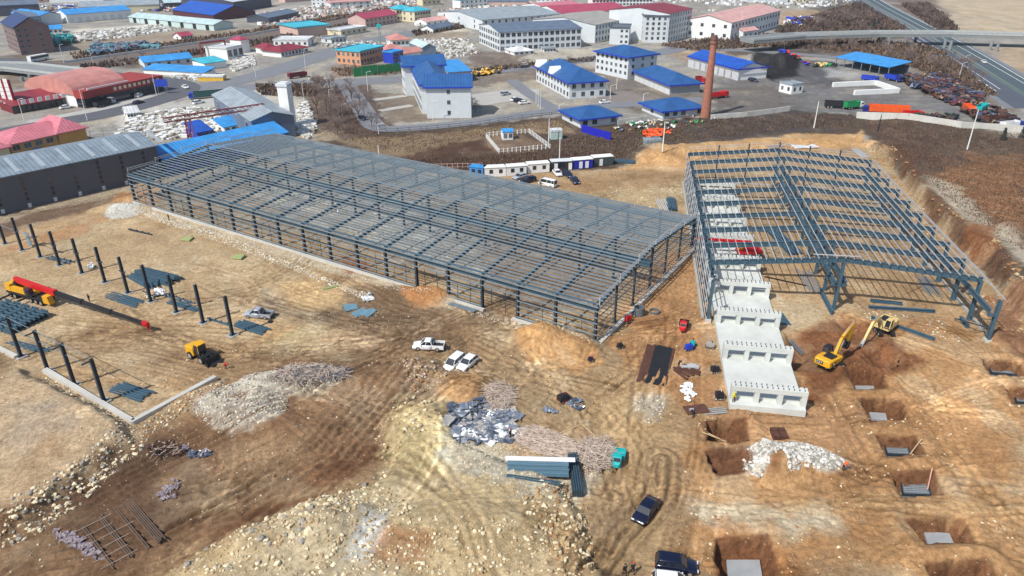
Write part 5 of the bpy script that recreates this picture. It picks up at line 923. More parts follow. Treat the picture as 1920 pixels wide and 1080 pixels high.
rocks('rubble', [(1190, 745), (1250, 740), (1240, 800), (1195, 790)], 336, 0.03, 0.19, [st4, st3], 'patch of pale mortar lumps beside the track', 49, 0); rocks('rubble', [(560, 330), (700, 390), (900, 470), (880, 500), (680, 420), (520, 350)], 1050, 0.06, 0.31, [st4, foil], 'white rubbish on the floor inside the long hall', 50, 7)
rocks('rubble', [(1120, 350), (1290, 345), (1300, 400), (1200, 395)], 630, 0.04, 0.31, [st1, st2], 'pale stones between the halls', 51, 6); rocks('dark_heap', [(755, 690), (800, 688), (845, 700), (830, 735), (770, 738)], 630, 0.06, 0.31, [st5, st2, brush], 'brown clods of the mound behind the white cars', 52, 0)
# ---- footing forms in the pits
wetc = mat('fresh_grey_concrete', (150, 154, 156), .6, 0, .12, .8)
def pad(label, quad, z, bars=True, frame=False):
    Q = [G(*q_, z) for q_ in quad]; c = sum(Q, Vector())/4; t = thing('footing_form', label, 'footing', (c.x, c.y, z-.25), 0); L4 = [(q_.x-c.x, q_.y-c.y) for q_ in Q]
    m = MB(); m.prism(L4, 0, .3); obj('slab', m, wetc, t)
    if frame:
        for i in range(4): m = MB(); a, b_ = L4[i], L4[(i+1) % 4]; m.beam((*a, .5), (*b_, .5), .1, .45); obj('form_board', m, steel_d, t)
    if bars:
        m = MB()
        for k in range(7):
            u = (k+.5)/7; a = Vector(L4[0]).lerp(Vector(L4[1]), u); b_ = Vector(L4[3]).lerp(Vector(L4[2]), u); m.beam((*a, .42), (*b_, .42), .05, .05); a = Vector(L4[0]).lerp(Vector(L4[3]), u); b_ = Vector(L4[1]).lerp(Vector(L4[2]), u); m.beam((*a, .47), (*b_, .47), .05, .05)
        obj('rebar_mat', m, galv, t)
    return t
pad('grey pad with bars in the third pit from the raft, pole leaning over it', [(1663, 855), (1706, 857), (1700, 836), (1656, 834)], -2.0, True, True); pad('grey pad with a bright plate in the pit below it', [(1692, 930), (1745, 932), (1738, 908), (1688, 905)], -2.1, True, True)
pad('flat grey slab in the lower right pit', [(1740, 1022), (1790, 1024), (1780, 1000), (1732, 997)], -2.1, False); pad('large pale slab in the pit at the bottom edge', [(1366, 1098), (1432, 1098), (1424, 1050), (1362, 1050)], -2.35, False)
pad('thin strip of slab in the topmost pit', [(1606, 730), (1640, 731), (1638, 724), (1602, 722)], -2.35, False); pad('small slab in the second pit', [(1634, 786), (1664, 789), (1660, 775), (1630, 773)], -2.1, False)
pad('caged slab in the pit at the right picture edge', [(1858, 702), (1915, 707), (1900, 686), (1850, 684)], -1.9, True, True); pad('caged slab half out of the picture at the right edge', [(1905, 757), (1950, 760), (1945, 736), (1898, 734)], -1.9, True, True)
def pole(label, a, za, b_, zb, w=.08, m_=timber, name='leaning_pole'):
    A, B = G(*a, za), G(*b_, zb); m = MB(); m.tube((0, 0, 0), B-A, w, n=6); return single(name, m, m_, label, 'pole', A)
pole('thin pale pole leaning out of the third pit', (1706, 852), -1.5, (1729, 822), .9); pole('thin red white pole leaning out of the fourth pit', (1739, 918), -1.6, (1748, 878), .9, m_=mat('pinkish_pole', (206, 160, 140)))
t = thing('ladder', 'pale ladder standing in the pit nearest the raft', 'ladder', G(1384, 815, -3.1), .3)
for s in (-.22, .22): m = MB(); m.beam((0, s, 0), (1.3, s, 4.1), .07, .07, up=(0, 1, 0)); obj('rail', m, timber, t)
m = MB()
for k in range(9): m = MB(); m.beam((.12+k*.13, -.22, .38+k*.41), (.12+k*.13, .22, .38+k*.41), .05, .05); obj('rung', m, timber, t)
pole('plank laid across the corner of the pit nearest the raft', (1316, 810), .1, (1362, 828), .1, .07); pole('second plank crossing the pit corner', (1328, 812), .25, (1352, 824), .25, .06)
A = G(1336, 806, -3.1); m = MB(); m.tube((0, 0, 0), (0, 0, .9), .32, n=12); m.tube((0, 0, .902), (0, 0, .95), .34, n=12); single('blue_drum', m, blue, 'blue drum standing in the pit nearest the raft', 'drum', A)
for a, l in (((1452, 818), 'left one of two rusty pallets of bricks below the raft'), ((1466, 818), 'right one of two rusty pallets of bricks below the raft')):
    A = GZ(*a); t = thing('brick_pallet', l, 'pallet', (A.x, A.y, Zg(A.x, A.y)), 1.5, 'rusty pallets below the raft')
    m = MB(); m.box(-1.1, 1.1, -.5, .5, 0, .14); obj('pallet', m, timber, t)
    for i in range(3): m = MB(); m.box(-1.05+i*.7, -.4+i*.7, -.47, .47, .142, .8-.1*(i % 2)); obj('brick_block', m, rust, t)
# hay-green net bundles before the long hall
for a, l in (((352, 450), 'green netting roll nearer the hall corner'), ((448, 484), 'larger green netting roll on the stone chips')):
    A = GZ(*a); m = MB()
    for i in range(4): m.tube((-1.1, -.7+i*.45, .25), (1.1, -.7+i*.45, .25+.06*i), .24, n=8)
    single('netting_roll', m, mat('green_netting', (142, 154, 104), .9, 0, .3, 3), l, 'netting', (A.x, A.y, Zg(A.x, A.y)), -.2)
A = GZ(620, 540); m = MB(); m.rbox((0, 0, .15), (3.2, .7, .25), .5); single('netting_roll', m, _mats['green_netting'], 'thin green strip lying on the yellow sand', 'netting', A)
m = MB(); m.tube((0, 0, 0), (0, 0, .25), .45, .45, 14); A = GZ(507, 604); single('tyre', m, rubber, 'spare tyre on the ground behind the silver pickup', 'tyre', A)
A, B = GZ(58, 462), GZ(72, 470); m = MB(); m.rbox((0, 0, 1.7), (1.3, .12, 3.4), -.5, tilt=0); single('blue_sheet', m, mat('dull_blue_sheet', (112, 138, 152), .5), 'grey blue sheet standing against a corbelled column', 'metal sheet', (A.x, A.y, A.z))
# ---- people
blk = mat('dark_work_clothes', (34, 34, 40), .8); rdj = mat('red_jacket', (206, 34, 40), .7); hiv = mat('yellow_vest', (222, 214, 40), .7); orj = mat('orange_jacket', (224, 96, 44), .7)
person('stand', GZ(168, 566), 'worker in dark clothes standing beside the crane boom', blk, blk, None, 1.2); person('bend', GZ(424, 692), 'worker in a red jacket bending over the end of the footing strip', rdj, blk, red, -.6)
person('stand', GZ(957, 823), 'worker with a red helmet at the foil heap', blk, blk, red, 2.6); person('walk', GZ(1171, 1079), 'bareheaded person in black walking at the bottom edge', blk, blk, None, 1.9); person('walk', GZ(1186, 1076), 'person in black with a red cap at the bottom edge', blk, blk, red, 1.6)
person('stand', GZ(1682, 688), 'worker in dark clothes standing in the dug hollow by the excavators', blk, blk, None, 2.5); person('bend', GZ(1300, 784), 'worker with a red helmet bending at the brown plate', blk, blk, red, 2.4)
person('bend', GZ(1580, 882), 'worker in orange crouching at the end of the white rubble', orj, dark, orange, .4); person('stand', GZ(317, 414), 'person in dark clothes standing near the long hall footing', blk, blk, None, 0); person('bend', GZ(1272, 690), 'worker in dark clothes bending by the fanned planks', blk, blk, red, .7)
wp = w2(1.6, -26.0); person('stand', wp, 'worker in a yellow vest inside the nearest opening of the concrete raft', hiv, blk, hiv, -1.2, z=.86)
person('stand', GZ(1281, 616), 'worker with a red helmet beside the dark cargo tricycle', blk, blk, red, 2.8)
# ================================================================== TOWN: helpers
def hfrom(P, ytop, px):
    d = _r*((px-960)/FPX) - _u*((ytop-540)/FPX) + _w; return CAMH+d.z*(P.y/d.y)
wallw = mat('white_render', (226, 227, 224), .8, 0, .07, .3); wallg = mat('light_grey_render', (204, 210, 212), .8, 0, .07, .3); wallc = mat('cream_render', (212, 202, 170), .8, 0, .08, .3)
wallb = mat('brown_render', (128, 102, 96), .85, 0, .08, .3); wallp = mat('pinkish_render', (196, 168, 158), .85, 0, .1, .3); wallo = mat('ochre_render', (196, 148, 84), .8, 0, .1, .3); walld = mat('dark_cladding', (70, 74, 88), .6, 0, .08, .2); wallr = mat('burgundy_cladding', (84, 42, 52), .6, 0, .08, .2)
RF = {k: ribbed('%s_roof_sheet' % k, c, 1.1, 0, .5, .22) for k, c in dict(blue=(42, 86, 140), bright=(30, 82, 172), azure=(58, 142, 206), cyan=(64, 176, 196), pink=(196, 116, 126), red=(134, 48, 58), crimson=(168, 66, 88), grey=(146, 156, 162), beige=(158, 154, 146), dark=(78, 88, 100), pale=(182, 204, 204), rose=(206, 160, 152), salmon=(192, 132, 122), navy=(46, 62, 104), steelblue=(122, 136, 146), white=(206, 208, 208), slate=(96, 110, 128)).items()}
m = MB(); m.box(-.5, .5, -.04, .04, -.5, .5, 0); m.box(-.42, -.03, -.06, -.041, -.42, .42, 1); m.box(.03, .42, -.06, -.041, -.42, .42, 1); WIN = m.mesh('window', [mat('window_frame', (150, 154, 158), .5), pane])
m = MB(); m.box(-.5, .5, -.05, .05, -.5, .5, 0); DOORM = {}
def roofmb(kind, L_, D, h, rise, o, m):
    x0, x1, y0, y1 = -o, L_+o, -o, D+o; t = .25
    if kind == 'flat':
        m.box(x0, x1, y0, y1, h, h+.3)
        for a in ((x0, x1, y0, y0+.25), (x0, x1, y1-.25, y1), (x0, x0+.25, y0+.252, y1-.252), (x1-.25, x1, y0+.252, y1-.252)): m.box(*a, h+.302, h+.75)
        return
    if kind == 'arch':
        n_ = 14; ring = lambda x: [(x, D/2-(D/2+o)*math.cos(PI*i/n_), h+rise*math.sin(PI*i/n_)) for i in range(n_+1)]+[(x, D/2, h-.01)]
        m.loft([ring(x0), ring(x1)]); return
    if kind == 'mono': V = [(x0, y0, h), (x1, y0, h), (x1, y1, h+rise), (x0, y1, h+rise)]; top = [(0, 1, 2, 3)]
    elif kind == 'gable_x': V = [(x0, y0, h), (x1, y0, h), (x1, y1, h), (x0, y1, h), (x0, D/2, h+rise), (x1, D/2, h+rise)]; top = [(0, 1, 5, 4), (2, 3, 4, 5)]
    elif kind == 'gable_y': V = [(x0, y0, h), (x1, y0, h), (x1, y1, h), (x0, y1, h), (L_/2, y0, h+rise), (L_/2, y1, h+rise)]; top = [(1, 2, 5, 4), (3, 0, 4, 5)]
    else:
        k = min(L_, D)/2+o
        if L_ >= D: V = [(x0, y0, h), (x1, y0, h), (x1, y1, h), (x0, y1, h), (x0+k, D/2, h+rise), (x1-k, D/2, h+rise)]; top = [(0, 1, 5, 4), (1, 2, 5), (2, 3, 4, 5), (3, 0, 4)]
        else: V = [(x0, y0, h), (x1, y0, h), (x1, y1, h), (x0, y1, h), (L_/2, y0+k, h+rise), (L_/2, y1-k, h+rise)]; top = [(0, 1, 4), (1, 2, 5, 4), (2, 3, 5), (3, 0, 4, 5)]
    n_ = len(V); W_ = [(x, y, z-t) for x, y, z in V]; F = list(top)+[tuple(reversed([i+n_ for i in f])) for f in top]
    F += [(i+n_, (i+1) % 4+n_, (i+1) % 4, i) for i in range(4)] if kind in ('mono', 'hip') else []
    if kind == 'gable_x': F += [(n_, n_+1, 1, 0), (n_+2, n_+3, 3, 2), (0, 4, 4+n_, n_), (4, 3, 3+n_, 4+n_), (5, 1, 1+n_, 5+n_), (2, 5, 5+n_, 2+n_)]
    if kind == 'gable_y': F += [(n_+1, n_+2, 2, 1), (n_+3, n_, 0, 3), (4, 0, n_, 4+n_), (1, 4, 4+n_, 1+n_), (5, 2, 2+n_, 5+n_), (3, 5, 5+n_, 3+n_)]
    m.add(V+W_, F)
def bld(label, A, B, Cc, ytop, roof='flat', wall=None, rf='grey', rise=2.5, o=.4, floors=0, nf=0, ns=0, side='L', cat='building', name='building', ws=(1.5, 1.5), wallf=None, base=0.0, fr=None, group=None, z0=0, hm=None, eave=None, door=None, zt=0):
    """A, B front ground corners (pixels, left to right), Cc = depth in metres or the ground pixel of the corner behind A, ytop = pixel row of the wall top above A"""
    a, b_ = G(*A, zt), G(*B, zt); a.z = b_.z = 0; L_ = (b_-a).length; ang = math.atan2(b_.y-a.y, b_.x-a.x)
    D = Cc if isinstance(Cc, (int, float)) else (G(*Cc)-a).length; h = hm or hfrom(a, ytop, A[0])
    t = thing(name, label, cat, (a.x, a.y, z0), ang, group); w = MB()
    if roof in ('gable_y', 'gable_x'):
        if roof == 'gable_y': f = [(0, 0, 0), (L_, 0, 0), (L_, 0, h), (L_/2, 0, h+rise*(1-o/(L_/2+o))-.1), (0, 0, h)]; w.loft([f, [(x, D, z) for x, y, z in f]][::-1])
        else: f = [(0, 0, 0), (0, D, 0), (0, D, h), (0, D/2, h+rise*(1-o/(D/2+o))-.1), (0, 0, h)]; w.loft([f, [(L_, y, z) for x, y, z in f]])
    elif roof == 'arch': pass
    else: w.box(0, L_, 0, D, 0, h)
    if roof == 'arch':
        n_ = 14; f = [(0, D-.01, 0), (0, .01, 0)]+[(0, D/2-(D/2-.05)*math.cos(PI*i/n_), h+(rise-.1)*math.sin(PI*i/n_)) for i in range(n_+1)]; w.loft([[(.0, y, z) for _, y, z in f], [(L_, y, z) for _, y, z in f]][::-1])
    obj('wall', w, wall or wallw, t)
    m = MB(); roofmb(roof, L_, D, h+(.25 if roof not in ('flat', 'arch') else 0.002), rise, o, m); obj('roof', m, RF[rf], t)
    if eave:
        m = MB(); zz = h+.1; m.box(-o, L_+o, -o-.2, -o-.003, zz-.35, zz+.2); m.box(-o-.2, -o-.003, -o-.2, D+o, zz-.35, zz+.2); obj('fascia', m, eave, t)
    if floors:
        fh = (h-base)/floors; cnt = 0
        for k in range(floors):
            z = base+fh*(k+.55)
            for i in range(nf):
                if fr and i not in fr: continue
                x = L_*(i+.5)/nf; q = obj('window', WIN, None, t, loc=(x, -.03, z)); q.scale = (min(ws[0], L_/nf*.7), 1, min(ws[1], fh*.62)); cnt += 1
            for i in range(ns):
                if cnt >= 100: break
                y = D*(i+.5)/ns; q = obj('window', WIN, None, t, loc=(-.03 if side == 'L' else L_+.03, y, z)); q.rotation_euler = (0, 0, -PI/2 if side == 'L' else PI/2); q.scale = (min(ws[0], D/ns*.7), 1, min(ws[1], fh*.62)); cnt += 1
    if door:                                     # (side, count, width, height, material)
        sd_, n_, dw, dh, dm = door
        for i in range(n_):
            m = MB()
            if sd_ == 'L': y = D*(i+.5)/n_; m.box(-.07, -.003, y-dw/2, y+dw/2, 0, dh)
            else: x = L_*(i+.5)/n_; m.box(x-dw/2, x+dw/2, -.07, -.003, 0, dh)
            obj('door', m, dm, t)
    return t
def P3(px, py, z=0): return G(px, py, z)
# ---- blue roofed compound
bt = bld('three storey white building with royal blue roof and a near gable wing', (801, 222), (884, 221), 13, 164, 'gable_x', wallg, 'blue', 3.4, .8, 3, 9, 2, fr=(4,), eave=blue)
bld('long three storey wing with blue hip roof running back from the white gable block', (792, 214), (850, 211), (762, 178), 160, 'hip', wallg, 'blue', 3.6, .7, 3, 0, 9, eave=blue, ws=(2.2, 2.2))
bld('rear cross wing with blue gable roof behind the white building', (761, 180), (836, 176), 12, 125, 'gable_x', wallg, 'blue', 3.2, .8, 3, 0, 3, eave=blue)
bld('low open fronted shed with light blue roof behind the blue roofed building', (842, 155), (884, 152), 22, 136, 'mono', wallp, 'azure', 1.5, .5, door=('F', 3, 6, 3, dark))
tb = bld('two storey white building with blue hip roof and two small front gables', (1067, 186), (1135, 181), (1000, 152), 156, 'hip', wallg, 'blue', 4.2, .9, 2, 4, 11, ws=(1.7, 1.9), eave=blue)
gd = mat('white_garage_door', (206, 208, 208), .5, 0, .06)
bld('three storey block with blue hip roof beside the garages', (1176, 149), (1229, 141), (1138, 133), 108, 'hip', wallg, 'blue', 3.2, 1.0, 3, 3, 7, base=1, eave=blue)
bld('long single storey garage block with blue hip roof and white doors', (1255, 178), (1311, 174), (1181, 151), 160, 'hip', mat('mid_grey_render', (150, 154, 158), .8), 'blue', 3.4, 1.0, eave=blue, door=('L', 7, 5, 3.4, gd))
bld('small square house with blue pyramid roof nearest the blue screen', (1088, 240), (1158, 232), (1066, 222), 224, 'hip', wallg, 'blue', 2.6, 1.1, 1, 4, 1, fr=(0, 1, 3), ws=(2, 2), eave=blue)
bld('small house with blue pyramid roof left of the chimney foot', (1242, 223), (1318, 215), (1215, 206), 209, 'hip', wallg, 'blue', 2.8, 1.1, 1, 5, 1, fr=(0, 1, 2, 4), ws=(2, 2.2), eave=blue)
bld('long white shed with bright blue gable roof right of the chimney', (1382, 151), (1436, 146), (1283, 126), 130, 'gable_y', wallw, 'bright', 2.6, .8, eave=mat('deep_blue', (26, 52, 170), .5), door=('L', 8, 6, 3.4, mat('shed_door', (190, 192, 194), .6)))
for f_ in (.93, .5):   # the little front gables of the two storey building
    m = MB(); m.loft([[(0, -2, 6.8), (0, 2, 6.8), (0, 0, 9.8)], [(5, -2, 6.8), (5, 2, 6.8), (5, 0, 9.8)]]); obj('dormer', m, wallw, tb, loc=(-1.2, (G(1000, 152)-G(1067, 186)).length*f_, 0))
t = thing('chimney', 'tall tapering brick chimney beside the blue roofed houses', 'chimney', G(1322, 219)); ch_h = hfrom(G(1322, 219), 66, 1337)
brick = mat('old_brick', (158, 104, 84), .9, 0, .2, .8, .2); m = MB(); m.tube((0, 0, 0), (0, 0, ch_h*.94), 1.8, .95, 20); obj('shaft', m, brick, t); m = MB(); m.tube((0, 0, ch_h*.94), (0, 0, ch_h), 1.15, 1.05, 20); m.tube((0, 0, ch_h*.9), (0, 0, ch_h*.915), 1.25, 1.2, 20); obj('crown', m, mat('sooty_brick', (112, 82, 74), .9, 0, .2), t)
t = thing('canopy', 'long open shed with sky blue sheet roof over dark piles', 'shed', G(1566, 124), head((1566, 124), (1664, 144))); Lc = (G(1664, 144)-G(1566, 124)).length
m = MB(); roofmb('mono', Lc, 13, 4.4, 1.6, .6, m); obj('roof', m, RF['azure'], t)
for i in range(7):
    for y in (0, 13): m = MB(); m.beam((i*Lc/6, y, 0), (i*Lc/6, y, 4.2), .3, .3, up=(0, 1, 0)); obj('post', m, galv, t)
m = MB(); m.box(0, Lc, 12.6, 12.9, 0, 4.2); obj('back_wall', m, walld, t)
bld('tiny white flat roofed hut on the coal yard', (1483, 177), (1504, 174), (1464, 171), 161, 'flat', wallw, 'grey', 0, .15, 1, 2, 2, ws=(1.2, 1.6), cat='hut', name='hut')
# ---- factories
bld('grey three storey factory with white pilasters and dark roof, nearest of the works', (937, 98), (1089, 89), (857, 84), 61, 'gable_x', wallg, 'slate', 2.5, .5, 3, 15, 9, ws=(2.6, 2.4))
bld('large grey factory hall with beige roof behind the three storey one', (1115, 81), (1181, 66), (985, 72), 47, 'gable_x', wallg, 'beige', 3, .5, 3, 12, 0, ws=(1.6, 2.4)); bld('low factory hall with grey roof behind the left end of the works', (905, 58), (1050, 45), 62, 38, 'gable_x', wallg, 'grey', 3, .5, 2, 12, 3, ws=(1.4, 2.6))
bld('small white three storey annex before the grey office block', (1142, 83), (1178, 84), 18, 53, 'flat', wallg, 'dark', 0, .3, 3, 4, 0, fr=(2, 3)); bld('grey five storey office block with dark roof edge', (1206, 80), (1249, 80), 26, 31, 'flat', wallg, 'dark', 0, .5, 5, 4, 2, ws=(1.5, 1.8), base=1)
bld('grey five storey wing with red roof right of the office block', (1251, 80), (1293, 68), 40, 26, 'gable_x', wallg, 'red', 2.5, .4, 5, 9, 0, ws=(1.4, 2)); bld('white factory with faded pink roof and long window rows', (1368, 77), (1459, 50), (1294, 67), 43, 'gable_x', wallw, 'rose', 3.4, .5, 2, 16, 4, ws=(2, 2))
bld('pink roofed gatehouse before the white factory', (1392, 75), (1420, 71), 8, 60, 'gable_x', wallw, 'rose', 1.6, .4, 1, 3, 0); bld('long white four storey building with red roof behind the works', (1110, 24), (1222, 22), 16, 0, 'gable_x', wallw, 'crimson', 2.5, .5, 4, 18, 0, ws=(2.2, 2))
bld('wide hall with crimson roof between the factories', (1052, 40), (1180, 32), 45, 26, 'gable_x', wallw, 'crimson', 3.5, .4); bld('white hall with pink striped roof beyond the grey roof', (1022, 24), (1090, 18), 30, 14, 'gable_x', wallw, 'pink', 2, .4)
# ---- middle town
bld('ochre two storey building with turquoise roof and window rows at the junction', (677, 123), (720, 112), (641, 117), 98, 'flat', mat('peach_render', (206, 150, 112), .8, 0, .1), 'cyan', 1, .5, 2, 8, 5, ws=(1.5, 1.8))
bld('filling station canopy with bright cyan roof', (560, 70), (618, 64), 26, 58, 'flat', wallp, 'cyan', 0, .8, hm=5.5); bld('low house with crimson roof and dark windows, right part of the L', (528, 108), (578, 98), 14, 98, 'hip', wallw, 'red', 2.2, .8, 1, 8, 0, ws=(1.6, 2))
bld('low house with crimson roof, left part of the L', (500, 103), (524, 100), 12, 92, 'hip', wallw, 'red', 2, .7, 1, 3, 0, ws=(1.6, 2)); bld('long white flat roofed house behind the crimson roofs', (514, 88), (578, 88), 14, 76, 'flat', wallw, 'white', 0, .3, 1, 6, 0)
bld('long house with raspberry pink roof beyond the junction', (686, 52), (746, 42), 16, 36, 'gable_x', wallp, 'crimson', 3, .6, 2, 8, 0); bld('cream villa with cyan roof, left of the pair', (744, 40), (776, 38), 14, 18, 'hip', wallc, 'cyan', 2.4, .6, 2, 5, 2, ws=(1.8, 1.8)); bld('cream villa with cyan roof, right of the pair', (778, 42), (808, 38), 14, 22, 'hip', wallc, 'cyan', 2.4, .6, 2, 6, 2, ws=(1.8, 1.8))
bld('white house with large salmon hip roof', (736, 88), (768, 86), 14, 76, 'hip', wallw, 'salmon', 2.6, .8, 1, 4, 2); bld('white house with salmon roof, lower left of the larger one', (724, 104), (760, 100), 10, 95, 'hip', wallw, 'salmon', 2.2, .6, 1, 4, 1); bld('low house with salmon gable roof before the grey shed', (756, 112), (794, 106), 9, 102, 'gable_x', wallw, 'salmon', 2, .6)
bld('small grey blue shed with gable facing the camera', (793, 107), (818, 105), 20, 90, 'gable_y', mat('grey_blue_wall', (112, 128, 146), .7), 'pale', 2, .4); bld('narrow blue clad building beside the blue roofed compound', (738, 120), (757, 116), 7, 100, 'flat', blue, 'azure', 0, .2, 2, 4, 0)
bld('low white hall with arched grey roof near the filling station', (640, 68), (688, 60), 12, 58, 'flat', wallc, 'white', 0, .4, 1, 5, 0)
# ---- left town
bld('brown five storey block with dark blue gable roof at the left edge', (26, 53), (91, 48), 34, 52, 'gable_y', wallb, 'navy', 5, .8, 5, 5, 12, ws=(1.8, 1.5), fr=(0, 1, 3), base=0, zt=14, hm=14)
bld('low grey blue building behind the brown block', (52, 56), (80, 54), (-60, 48), 34, 'flat', mat('blue_grey_wall', (136, 152, 168), .8), 'slate', 0, .4, 2, 3, 0); bld('shed with light blue roof left of the long blue one', (80, 48), (118, 44), 40, 30, 'gable_y', wallg, 'azure', 2, .4)
bld('long white shed with sky blue roof near the top left', (128, 44), (248, 34), 24, 28, 'gable_x', wallw, 'azure', 2.6, .4, door=('F', 8, 3, 3.5, wallg)); bld('cream walled hall with grey roof near the top left', (150, 26), (300, 20), 30, 14, 'gable_x', wallc, 'grey', 3, .4)
bld('long shed with pale green roof along the canal', (402, 58), (438, 53), (226, 44), 47, 'gable_y', mat('pale_green_wall', (186, 206, 202), .7), 'pale', 2.2, .5, door=('L', 7, 3.5, 3.5, dark)); bld('big dark walled hall with royal blue roof near the top left', (402, 39), (480, 31), (305, 30), 29, 'gable_y', wallr, 'bright', 5.5, .6)
bld('dark walled hall with white roof beyond the royal blue roof', (440, 24), (510, 12), 50, 4, 'gable_x', walld, 'white', 4, .4); bld('hall with pale blue roof behind the royal blue one', (310, 14), (432, 8), 45, 6, 'gable_x', walld, 'pale', 4, .4); bld('long low shed with slate roof beside the canal bank', (505, 44), (560, 32), 18, 34, 'gable_x', walld, 'slate', 2, .4, 1, 8, 0)
bld('low open shed with sky blue roof, lower arm of the V', (270, 138), (384, 145), 8, 130, 'mono', wallw, 'azure', 1.2, .5); bld('shed with sky blue roof, upper arm of the V', (272, 127), (362, 118), 14, 118, 'gable_x', wallg, 'azure', 2, .5, 1, 5, 0); bld('turquoise covered lean-to next to the stone yard', (386, 132), (426, 126), 12, 120, 'mono', wallw, 'cyan', 1, .4)
bld('yellow kiosk strip at the road corner', (372, 152), (419, 152), 4, 145, 'flat', mat('kiosk_yellow', (222, 178, 60), .6), 'white', 0, .2, cat='kiosk', name='kiosk'); bld('white building with dark openings before the stone yard', (428, 113), (458, 106), 14, 92, 'flat', wallw, 'white', 0, .3, 1, 3, 0, ws=(4, 4)); bld('white stair tower with small crimson roof', (455, 100), (470, 97), 8, 76, 'hip', wallw, 'crimson', 1.5, .3, cat='tower', name='tower')
bld('two storey ochre hotel with pink hip roof', (28, 305), (168, 271), 15, 272, 'hip', wallo, 'pink', 2.8, .8, 2, 7, 0, ws=(3, 2.6)); bld('cross wing with pink hip roof at the right end of the ochre hotel', (118, 284), (168, 272.5), 16, 251, 'hip', wallo, 'pink', 3.4, .8); bld('low cream wing with pink roof at the left picture edge', (-40, 322), (26, 307), 14, 290, 'hip', wallc, 'pink', 3, .9)
bld('blue tent roof between the ochre hotel and the grey hall', (4, 304), (84, 296), 8, 294, 'hip', blue, 'azure', 2, .5)
g_ = mat('charcoal_cladding', (88, 91, 100), .6, 0, .1, .25)
t = bld('long charcoal hall with pale grey roof and strips of slit windows', (-120, 431), (305, 331), 20, 362, 'gable_x', g_, 'steelblue', 2.0, .4, hm=hfrom(G(305, 331), 274, 305))
Lg = (G(305, 331)-G(-120, 431)).length; hg = hfrom(G(305, 331), 274, 305)
for i in range(9):
    x = Lg*(i+.35)/9
    for k in range(5): m = MB(); m.box(x-.35, x+.35, -.06, -.003, hg*(.22+.15*k), hg*(.22+.15*k)+.9); obj('slit_window', m, glass, t)
    m = MB(); m.box(x+6-.5, x+6+.5, 1, 9.8, 0, .1); o = obj('skylight', m, mat('skylight_sheet', (156, 166, 172), .5), t); o.rotation_euler = (math.atan2(2, 10), 0, 0); o.location = (0, 0, hg+.26)
    m = MB(); m.box(x-.4, x+.4, -.08, -.003, .1, 1.2); obj('pilaster_foot', m, wallg, t)
bld('long hall with azure roof and deep blue gable behind the long steel frame', (314, 329), (543, 274), 16, 290, 'gable_x', mat('deep_blue_wall', (30, 52, 150), .6), 'azure', 2.2, .4, hm=hfrom(G(543, 274), 249, 543))
bld('slate blue workshop with grey roof beside the white tower', (478, 268), (556, 256), (420, 212), 228, 'gable_y', mat('slate_wall', (100, 114, 134), .7), 'grey', 2.2, .5, 1, 0, 4, ws=(3, 5))
t = thing('silo_tower', 'slim white tower with a flat cap beside the slate workshop', 'tower', G(530, 240), -.2); hs = hfrom(G(538, 240), 162, 538)
m = MB(); m.box(0, 3.6, 0, 3.6, 0, hs); obj('shaft', m, wallw, t); m = MB(); m.box(-.3, 3.9, -.3, 3.9, hs+.002, hs+.9); m.box(.3, 3.3, .3, 3.3, hs+.902, hs+1.2); obj('cap', m, wallg, t)
# arched hall
redw = mat('red_fascia', (150, 56, 52), .7, 0, .1, .4); La = (G(240, 179)-G(147, 200)).length
t = bld('hall with pink barrel roof and white end wall beside the main road', (147, 200), (240, 179), (72, 184), 178, 'arch', wallw, 'salmon', 6.0, .5, hm=4.5)
m = MB(); m.box(-1, La+14, -6, -.6, 3.6, 6.4); obj('fascia', m, redw, t); m = MB(); m.box(-.6, La+13.6, -5.6, -.65, 0, 3.598); obj('glazed_front', m, glass, t); m = MB(); m.box(La+.6, La+14, -.55, 14, 0, 6.3); obj('annex', m, redw, t)
for i in range(10): m = MB(); m.box(La*.55+i*2.3, La*.55+i*2.3+1.3, -6.08, -6.003, 4.4, 5.7); m.box(La*.55+i*2.3+.2, La*.55+i*2.3+1.1, -6.12, -6.081, 4.8, 5.0); obj('sign_character', m, mat('sign_cream', (228, 206, 180), .6), t)
m = MB(); m.box(2, La-2, -5.0, -4.6, 6.402, 7.0); obj('sign_rail', m, wallw, t)
t = bld('low shopfront with dark red roof and row of white sign characters', (28, 214), (130, 196), 12, 200, 'mono', mat('dark_red_wall', (112, 34, 42), .7), 'red', 2.5, .6, door=('F', 9, 3, 2.6, glass))
for i in range(13): m = MB(); m.box(3+i*2.9, 4.6+i*2.9, -.95, -.7, 3.2, 4.8); obj('sign_character', m, wallw, t)
t = thing('tower_sign', 'tall dark red sign board with white characters at the left edge', 'sign', G(22, 208), -.1); hs = hfrom(G(22, 208), 150, 12)
m = MB(); m.box(-2.6, 2.2, 0, 1.0, 0, hs); obj('board', m, mat('dark_red_sign', (140, 26, 40), .6), t)
for i in range(6):
    for s_ in (-1.5, 1.0): m = MB(); m.box(s_-.8, s_+.8, -.06, -.003, hs*.14*i+2.5, hs*.14*i+4.0); obj('sign_character', m, wallw, t)
